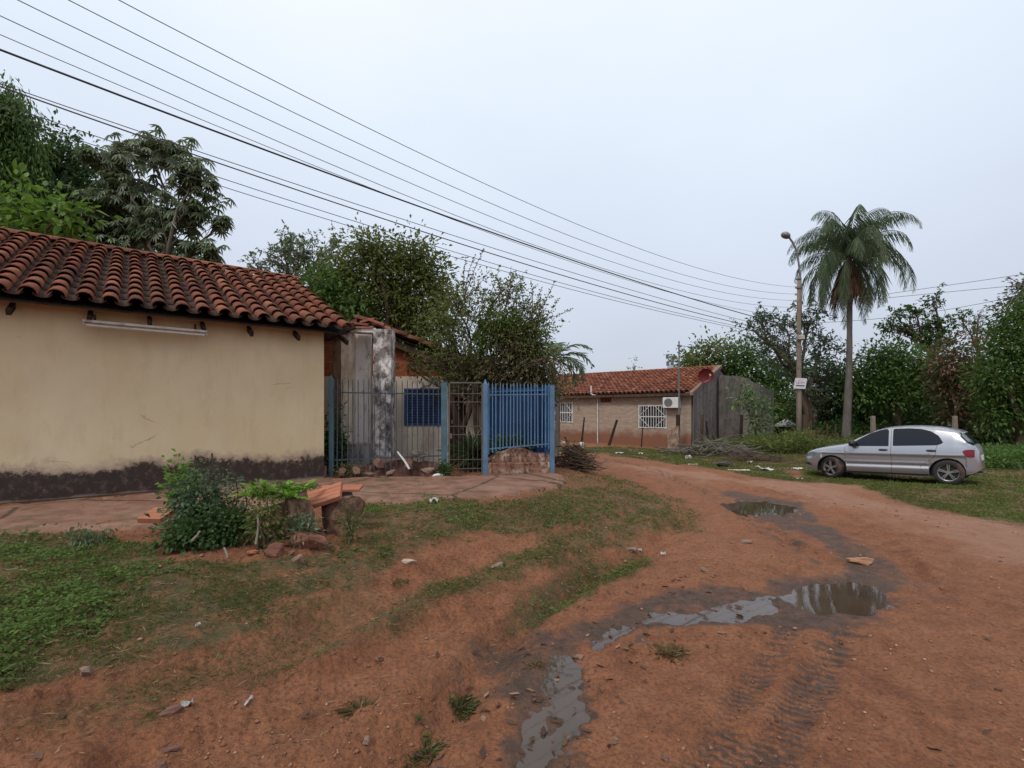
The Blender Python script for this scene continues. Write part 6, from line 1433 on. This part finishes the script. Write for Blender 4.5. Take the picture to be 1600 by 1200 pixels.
stone_at(135, 1062, .06, .05, .04, 'round brown stone in the thin grass at the left', seed=15)
stone_at(985, 852, .16, .12, .05, 'flat brown stone at the top of the grass bank', seed=16)
stone_at(1165, 848, .15, .12, .05, 'smooth pinkish stone on the road bank near the tyre marks', seed=17)
# litter
def litter(px, py, w_, h_, label, col=(.48, .46, .44), seed=1, Z=None, cat='litter', rot=0, tall=.03):
    rs = random.Random(seed); p = gp(px, py) if Z is None else Vector(((px-800)/F*Z, Z, 0))
    if Z is not None: p.z = terrain(p.x, p.y)
    m = MB(); n = 5; V = [(w_*(i/n-.5)+rs.uniform(-.1, .1)*w_/n, h_*(j/n-.5)+rs.uniform(-.1, .1)*h_/n, tall*rs.uniform(.05, 1)) for i in range(n+1) for j in range(n+1)]
    V += [(a, b, c-.004) for a, b, c in V]; q = (n+1)**2
    f = [(i*(n+1)+j, (i+1)*(n+1)+j, (i+1)*(n+1)+j+1, i*(n+1)+j+1) for i in range(n) for j in range(n)]; f += [tuple(k+q for k in t[::-1]) for t in f]
    m.add(V, f); o = m.build('litter', simple('litter_paper', col, .7, .12, 20, bump=0), fix=False); o.location = p+Vector((0, 0, .005)); o.rotation_euler = (0, 0, rot); return tag(o, label, cat, 'scraps of litter')
litter(678, 789, .10, .09, 'crumpled white plastic scrap on the green grass before the gate', seed=2, tall=.07)
litter(1036, 869, .05, .04, 'small white scrap by the end of the grass bank', seed=3)
litter(1000, 854, .04, .03, 'tiny white scrap on the bank near the flat brown stone', seed=4)
litter(1076, 715.5, .22, .2, 'round white scrap on the far grass in front of the lone pole', seed=5, tall=.18)
litter(968, 709, .35, .2, 'pair of white papers on the far grass below the leaning stake', seed=6, tall=.10)
litter(1002, 710, .16, .2, 'single white paper on the far grass below the right window', seed=7, tall=.08)
litter(1082, 726, .3, .15, 'flat cream scrap at the road edge before the brushwood', (.5, .42, .33), seed=8, tall=.03)
litter(1152, 732.5, .75, .22, 'long cream coloured sheet lying at the far road edge', (.52, .44, .34), seed=9, tall=.04)
litter(1197, 731.5, .38, .2, 'white packet at the far road edge left of the car', seed=10, tall=.10)
litter(1184, 727, .13, .1, 'small pale scrap behind the cream sheet', (.5, .45, .4), seed=11, tall=.06)
litter(1246, 730, .3, .15, 'white scrap in the grass just left of the car bumper', seed=12, tall=.07)
litter(1250, 745, .16, .12, 'pale scrap on the ground in front of the car bumper', (.5, .45, .38), seed=13, tall=.04)
litter(1172, 721, .2, .2, 'grey stone like lump of litter near the end of the brushwood', (.33, .27, .24), seed=14, tall=.14)
litter(388, 1096, .012, .07, 'thin white stick lying on the soil in the left foreground', seed=15, tall=.012)
litter(292, 1098, .05, .035, 'torn pale grey scrap in the lower left soil', (.28, .27, .24), seed=16, tall=.02, rot=.6)
litter(880, 685.5, .2, .2, 'tiny white spot of litter at the foot of the brick house', seed=17, Z=26, tall=.2)
litter(310, 987, .02, .025, 'small white scrap in the thin grass in the left foreground', (.5, .45, .4), seed=18, tall=.02)
mb = MB(); mb.lathe([(.0, 0), (.10, 0), (.10, .26), (.08, .28), (0, .28)], (0, 0, 0), 'z', 12); o = mb.build('bucket', M_WHITE); p = at(909, 694, 23.5); o.location = (p.x, 23.5, -.02); tag(o, 'small upright white container at the foot of the thin leaning stake', 'container')

# grass tufts in the road
def tuft(px, py, R, h, label, n, mat, seed, W=.006):
    p = gp(px, py); rs = np.random.RandomState(seed); c = np.stack([rs.normal(size=n)*R*.35, rs.normal(size=n)*R*.35, np.zeros(n)-.01], 1); d = np.stack([c[:, 0]/R*2.0+rs.normal(size=n)*.4, c[:, 1]/R*2.0+rs.normal(size=n)*.4, .5+.6*rs.rand(n)], 1)
    V, Fc, rep = leaf_geo(c, d, rs.normal(size=(n, 3)), h*(.5+.7*rs.rand(n)), np.full(n, W)*(.7+.6*rs.rand(n)), 6, .1, .3); o = foliage_obj('grass_tuft', [(V, Fc, rep, rs.rand(n))], mat); o.location = p; return tag(o, label, 'grass tuft', 'grass tufts in the bare soil')
LF_TUFT = leafmat('tuft_blade', (.05, .045, .02), (.085, .095, .035), (.17, .16, .07), .2, .6, .2); LF_TUFTD = leafmat('dry_tuft_blade', (.06, .045, .022), (.13, .10, .045), (.2, .16, .08), .15, .7, .2)
tuft(712, 1080, .11, .10, 'green tuft on the bank beside the near pool', 260, LF_TUFT, 1); tuft(560, 1100, .06, .075, 'thin upright tuft left of the green tuft', 120, LF_TUFTD, 2)
tuft(1045, 1020, .13, .07, 'flattened dry yellowish tuft on the road right of the rivulet', 320, LF_TUFTD, 3); tuft(665, 1165, .10, .07, 'sprawling grey green weed tuft at the bottom left of the near pool', 240, LF_TUFT, 4)
tuft(640, 1172, .06, .05, 'small tuft joined to the sprawling weed at the bottom', 90, LF_TUFT, 5); tuft(835, 1040, .06, .05, 'faint dry tuft on the left rim of the near pool', 90, LF_TUFTD, 6)
tuft(620, 905, .10, .05, 'faint green tuft on the track below the planter', 120, LF_TUFT, 7); tuft(880, 1030, .05, .05, 'small dead tuft beside the rivulet mouth', 60, LF_TUFTD, 8)
for i, (px, py, L_, lab) in enumerate(((668, 1150, .07, 'broad pale leaves of a weed at the bottom'), (705, 1072, .06, 'broad leaves low in the green tuft'), (655, 1125, .06, 'broad grey green leaves above the sprawling weed'))):
    rosette('weed', lab, 'weed', gp(px, py)+Vector((0, 0, .01)), 8, L_*.7, .016, LF_OL, 80+i, .1, .2, group='small broad leafed weeds')

# ---------------- planter ruin with bricks and bushes in the left middle ground
def brick_slab(px, py, size, label, rot, tilt, Z=None, dz=0, mat=None, roll=0, name='clay_block'):
    p = gp(px, py); p.z += dz; m = MB(); sx, sy, sz = size; m.box((0, 0, 0), size)
    for k in (-.25, 0, .25): m.box((0, sy*k, sz/2+.001), (sx*.995, .006, .004))
    o = m.build(name, mat or M_ORB, bevel=.005); o.location = p; o.rotation_euler = (tilt, roll, rot); return tag(o, label, 'brick', 'orange clay blocks of the ruined planter')
pc = G(400, 838); pcy = pc[1]
def plp(px, Y): return (px-800)/F*Y
YP = G(480, 838)[1]
M_PLR = m_stained('planter_rubble', (.24, .15, .105), (.15, .070, .042), (.07, .055, .035), .6, .9, 5)
def gz_(x, y): return terrain(x, y)
def rubble(px0, px1, py_top, Y, depth, label, seed, mat=None, rot=0):
    x0, x1 = plp(px0, Y), plp(px1, Y); ztop_ = EYE-(py_top-HZ)/F*Y; zg = gz_((x0+x1)/2, Y)-.05; m = MB(); rock(m, (0, 0, 0), (x1-x0, depth, (ztop_-zg)), seed, flat=.5, rough=.14, rot=rot); o = m.build('rubble_block', mat or M_PLR, bevel=.006); o.location = ((x0+x1)/2, Y+depth/2, (ztop_+zg)/2); return tag(o, label, 'rubble', 'masonry lumps of the ruined planter')
Y0 = YP
rubble(408, 466, 782, Y0-.25, .30, 'upright grey brown masonry lump left of centre in the planter ruin', 101)
rubble(436, 482, 776, Y0-.28, .22, 'narrow mossy masonry lump leaning beside the grey brown one', 102, rot=.3)
rubble(484, 558, 779, Y0+.0, .40, 'crumbling pinkish masonry corner at the right end of the planter', 103, rot=.2)
rubble(300, 400, 805, Y0+.1, .25, 'low masonry course hidden behind the planter bushes', 104)
rubble(500, 556, 770, Y0+.45, .25, 'mossy grey masonry top behind the pinkish corner', 105, M_GREYW2)
stone_at(482, 862, .30, .15, .22, 'big slanted reddish brown rock fallen in front of the planter', simple('red_rock', (.20, .085, .055), .85, .3, 6, bump=.5), seed=31, rot=.2, tilt=.25, sink=.25, name='rock')
stone_at(430, 872, .22, .15, .14, 'rounded dark red lump under the planter weeds', simple('dark_red_rock', (.13, .05, .03), .9, .3, 8, bump=.5), seed=32, sink=.3, name='rock')
zb_ = lambda px, py, Y: Vector((plp(px, Y), Y, EYE-(py-HZ)/F*Y))
def slab_at(px, py, Y, size, rx, ry, rz_, label, mat=None):
    o = brick_slab(px, 850, size, label, rz_, rx, roll=ry, mat=mat); o.location = zb_(px, py, Y); return o
slab_at(497, 778, Y0+.05, (.44, .26, .045), .42, -.30, .15, 'large tilted orange ribbed clay block on top of the planter')
slab_at(532, 763, Y0+.5, (.42, .20, .025), .10, 0.0, .1, 'flat orange clay block lying behind the large tilted one')
slab_at(247, 805, Y0+.15, (.24, .22, .05), .30, .0, -.1, 'small orange clay block poking out left of the bushes')
for i, (px, py, rot, lab) in enumerate(((313, 800, .2, 'orange clay shard behind the left stems of the bush'), (335, 798, -.3, 'orange clay shard second from the left behind the bush'), (352, 800, .5, 'middle orange clay shard behind the bush'), (372, 806, .1, 'orange clay shard right of the middle one behind the bush'), (300, 795, .9, 'leftmost upright orange clay shard behind the bush'))):
    slab_at(px, py, Y0+.05, (.10, .04, .12), .3, rot, rot, lab)
for i, (px, py) in enumerate(((455, 790), (445, 785))):
    pass
# bushes of the planter
b0 = G(330, 860)
def bz_(x, y): return gz(x, y)
def pbush(px, Y, R, leafs, mat, n, seed, label, **kw):
    x = plp(px, Y); return bush('bush', label, 'bush', (x, Y, gz(x, Y)), R, leafs, mat, n, seed, **kw)
pbush(305, Y0-.25, (.30, .20, .34), (.046, .026), LF_BLUE, 150, 110, 'tall blue green bush at the left of the planter ruin', stems=12)
pbush(355, Y0-.35, (.34, .22, .22), (.042, .024), LF_DK, 170, 111, 'dark sprawling bush in front of the orange clay shards', stems=12)
pbush(345, Y0-.1, (.22, .18, .38), (.042, .022), LF_BLUE, 80, 112, 'tall stalky bush in the middle of the planter ruin', stems=14)
pbush(285, Y0-.05, (.10, .10, .43), (.055, .04), LF_BR, 60, 113, 'lime tinted leafy stalk at the far left of the planter', stems=5)
pbush(295, Y0-.5, (.30, .2, .14), (.05, .03), LF_DK, 130, 114, 'low dark leaves spilling left from the planter', stems=5)
pbush(412, Y0-.46, (.17, .10, .26), (.04, .022), LF_OL, 80, 115, 'olive weeds against the grey brown masonry lump', stems=10)
pbush(474, Y0-.36, (.12, .06, .17), (.045, .02), LF_GREY, 45, 116, 'wilting grey weed hanging under the large clay block', stems=7)
pbush(545, Y0-.12, (.12, .06, .20), (.03, .016), LF_OL, 40, 117, 'dark moss like weed on the pinkish masonry corner', stems=4)
# bright fern like fronds on top
def ferns(px, py, Y, n, L, mat, label, seed, spreadx=.35):
    rs = np.random.RandomState(seed); b = zb_(px, py, Y); root = thing('fern', label, 'fern', tuple(b)); m = MB(); parts = []
    for i in range(n):
        az = rs.rand()*2*PI; e = rs.uniform(.5, 1.3); p = np.array([rs.uniform(-1, 1)*spreadx*.6, rs.uniform(-.1, .1), -.03]); pts = [p.copy()]; ns = 8; Li = L*rs.uniform(.6, 1.1)
        for s in range(ns):
            d = np.array([math.cos(az)*math.cos(e), math.sin(az)*math.cos(e)*.7, math.sin(e)]); p = p+d*Li/ns; pts.append(p.copy()); e -= .13
        m.tube([Vector(q) for q in pts], .003, 4, cap=False); pa = np.array(pts); np_ = 26; t = np.repeat(np.linspace(.15, .98, np_), 2)*ns; i0 = np.minimum(t.astype(int), ns-1); c = pa[i0]+(pa[i0+1]-pa[i0])*(t-i0)[:, None]; tan = unit(pa[i0+1]-pa[i0]); sv = unit(np.cross(tan, np.array([0, 0, 1.])))*np.tile([1, -1], np_)[:, None]
        V, Fc, rep = leaf_geo(c, sv+tan*.4+rs.normal(size=(len(t), 3))*.1, np.cross(sv, tan)+rs.normal(size=(len(t), 3))*.2, .042*np.sin(t/ns*PI*.8+.4), np.full(len(t), .013), 6, .1, .1); parts.append((V, Fc, rep, rs.rand(len(t))*.5+.5*rs.rand()))
    m.build('stem', LF_MID, root, fix=False); foliage_obj('leaves', parts, mat, root)
ferns(430, 774, Y0-.2, 60, .27, leafmat('fern_leaf', (.08, .15, .02), (.17, .30, .04), (.26, .40, .07), .35), 'bright lime green ferns growing on top of the planter ruin', 120)
ferns(455, 765, Y0+.25, 12, .26, LF_OL, 'duller olive fern fronds behind the bright ferns', 121)
# pale stakes and twigs in the bush
def stick(name, label, a, b, r, mat, cat='stick', group=None):
    m = MB(); a = Vector(a); b = Vector(b); m.tube([Vector((0, 0, 0)), (b-a)*.5+Vector((.01, 0, .004)), b-a], [r, r*.9, r*.7], 6); o = m.build(name, mat); o.location = a; return tag(o, label, cat, group)
for (x0_, y0_, x1_, y1_, dy, lab) in ((356, 880, 350, 855, -.7, 'short pale stick poking from the ground below the bushes'), (400, 850, 403, 805, -.55, 'pale upright stem right of the dark bush'), (333, 770, 331, 708, -.1, 'tall dark stalk rising above the middle of the bushes'), (304, 760, 305, 712, -.05, 'dark stalk rising left of the tallest stalk'), (300, 845, 312, 830, -.7, 'pale twig lying across the dark leaves')):
    stick('stick', lab, zb_(x0_, y0_, Y0+dy), zb_(x1_, y1_, Y0+dy), .010, M_PVC if dy < -.4 and 0 else (M_WOOD if dy > -.4 else simple('bleached_stick', (.30, .26, .2), .8)), group='sticks among the planter bushes')
# blue grey drooping weed at the left edge of the pavement
p = gp(132, 858); bush('bush', 'small drooping blue grey bush at the edge of the left pavement', 'bush', p, (.20, .14, .10), (.036, .018), LF_GREY, 26, 130, stems=6, kind='hang')
p = gp(170, 845); bush('bush', 'tiny blue grey sprig right of the drooping bush', 'bush', p, (.07, .06, .07), (.036, .018), LF_GREY, 8, 131, stems=3, kind='hang')

# ---------------- rubble and pipes at the fence foot
RG = 'loose masonry at the fence foot'
for (px, py, w_, h_, Y, lab, sd_, mt) in ((557, 735, .14, .13, 8.45, 'squarish pale brick at the left foot of the grey fence', 41, M_STONE), (592, 724, .24, .20, 8.6, 'largest slanting masonry slab leaning on the grey fence', 42, M_RUB), (610, 740, .26, .09, 8.4, 'flat lump under the slanting slab', 43, M_STONE),
    (640, 724, .28, .16, 8.62, 'dark broken masonry right of the slanting slab', 44, M_RUB), (668, 737, .24, .13, 8.45, 'pinkish stone near the blue gate side post', 45, M_STONE), (655, 708, .45, .10, 8.7, 'flat slab lying on top of the broken footing', 46, M_GREYW2), (535, 738, .20, .16, 8.45, 'dark lump by the teal post', 47, M_RUB), (575, 741, .22, .09, 8.35, 'low stone between the pale brick and the flat lump', 48, M_RUB)):
    m = MB(); rock(m, (0, 0, 0), (w_, w_*.7, h_), sd_, rough=.2, rot=sd_*.7, tilt=.2); o = m.build('masonry_lump', mt, bevel=.005); o.location = zb_(px, py, Y); tag(o, lab, 'rubble', RG)
stick('pvc_pipe', 'white plastic pipe leaning diagonally on the rubble behind the grey pickets', zb_(640, 733, 8.50), zb_(621, 706, 8.62), .022, M_PVC, 'pipe')
m = MB(); q = [zb_(676, 747, 8.35), zb_(679, 743, 8.35), zb_(684, 742, 8.35), zb_(691, 743, 8.4)]; m.tube([v-q[0] for v in q], .028, 8); o = m.build('pvc_elbow', M_PVC, smooth=True); o.location = q[0]; tag(o, 'white plastic pipe elbow lying on the pavement by the blue post', 'pipe')
bush('bush', 'dark weeds at the foot of the blue gate side post', 'bush', zb_(695, 748, 8.5), (.12, .08, .16), (.05, .028), LF_DK, 50, 141, stems=4)
bush('bush', 'dark dry weeds around the pale brick below the grey fence', 'bush', zb_(545, 746, 8.5), (.34, .08, .12), (.05, .022), LF_DRYB, 70, 142, stems=5)
stone_at(828, 741, .20, .12, .08, 'oblong stone at the foot of the whitewashed wall', seed=51)
a = zb_(506, 778, 8.2); b = zb_(509, 728, 8.2); stick('wooden_stake', 'weathered grey stake standing at the right end of the cream wall', (a.x, a.y, gz(a.x, a.y)-.05), b, .028, M_WOOD, 'post')
# edging board along the wall foot
p1 = zb_(-20, 808, 0+5.85); 
m = MB(); A = Vector((-7.2, 4.95, 0)); B = Vector((-4.95, 6.75, 0)); m.bar((0, 0, 0), (0, 0, 0), .03) if 0 else m.bar(Vector((0, 0, .60)), B-A+Vector((0, 0, .60)), .035, .02); o = m.build('edging_board', M_WOOD); o.location = (A.x, A.y, 0); tag(o, 'thin bleached edging board on the ground along the cream wall', 'board')

# ---------------- brush piles
def brush(label, px, py, Y, w_, h_, n, seed, rmax=.022, flat=.3, mat=M_DWOOD, long_=1.0):
    rs = np.random.RandomState(seed); p = Vector((plp(px, Y), Y, 0)); p.z = terrain(p.x, p.y); m = MB()
    for i in range(n):
        a = rs.uniform(0, PI) if flat < .6 else rs.normal()*.35; L = w_*rs.uniform(.3, .9)*long_; e = rs.normal()*flat*.5; c = np.array([rs.normal()*w_*.22, rs.normal()*w_*.14, 0]); c[2] = rs.rand()*h_*math.exp(-(c[0]/(w_*.4))**2)
        d = np.array([math.cos(a)*math.cos(e), math.sin(a)*math.cos(e)*.6, math.sin(e)]); A_p = c-d*L/2; B_p = c+d*L/2; A_p[2] = max(A_p[2], .0); B_p[2] = max(B_p[2], .0); limb(m, A_p, B_p, rmax*rs.uniform(.4, 1), rmax*.3, rs, 5, wob=.10, sides=5)
    o = m.build('brush_pile', mat, fix=False); o.location = p; return tag(o, label, 'brushwood')
brush('heap of dark cut branches beside the right end of the blue fence', 900, 733, 10.3, .8, .5, 170, 1, .018, .9, M_BARK)
brush('long grey pruned branches strewn before the grey gable wall', 1115, 712, 20.3, 3.6, .55, 110, 2, .035, .25, M_GBARK, 1.0)
brush('low tangle of brown twigs at the right of the pruned branches', 1180, 722, 17.8, 2.0, .22, 90, 3, .02, .3, M_BARK)
m = MB(); limb(m, (0, 0, 0), (.05, 0, .45), .035, .02, np.random.RandomState(5), 6, wob=.25); limb(m, (.02, 0, .3), (.25, 0, .62), .02, .012, np.random.RandomState(6), 5, wob=.2); o = m.build('bent_branch', M_GBARK, fix=False); pb = at(1103, 705, 21.5); o.location = (pb.x, 21.5, .02); tag(o, 'bent pale branch standing up out of the pruned branches', 'branch')
m = MB(); rock(m, (0, 0, .04), (.55, .3, .16), 61, rough=.15); o = m.build('rock', simple('dark_heap', (.06, .05, .045), .9, .3, 6), bevel=.01); pb = at(1130, 728, 15.6); o.location = (pb.x, 15.6, 0); tag(o, 'dark low heap at the far road edge before the twigs', 'heap')

rsx = random.Random(9)
for i, (px, py, s_, lab) in enumerate(((448, 858, .07, 'small clay chunk under the grey brown lump'), (520, 838, .09, 'broken clay chunk at the foot of the pinkish corner'), (545, 835, .06, 'small clay chunk right of the pinkish corner'), (502, 845, .05, 'tiny clay chunk between the fallen rock and the pinkish corner'), (395, 868, .06, 'small dark chunk below the middle of the bushes'), (562, 842, .045, 'tiny chunk on the grass right of the planter'), (270, 835, .07, 'clay chunk left of the bushes by the pavement'), (455, 872, .05, 'small chunk left of the fallen rock'))):
    stone_at(px, py, s_*1.4, s_, s_*.8, lab, M_RUB if i % 2 else M_ORB, name='brick_chunk', seed=200+i, rot=i*.9, tilt=.2, sink=.1, cat='brick chunk', group='broken chunks around the planter')
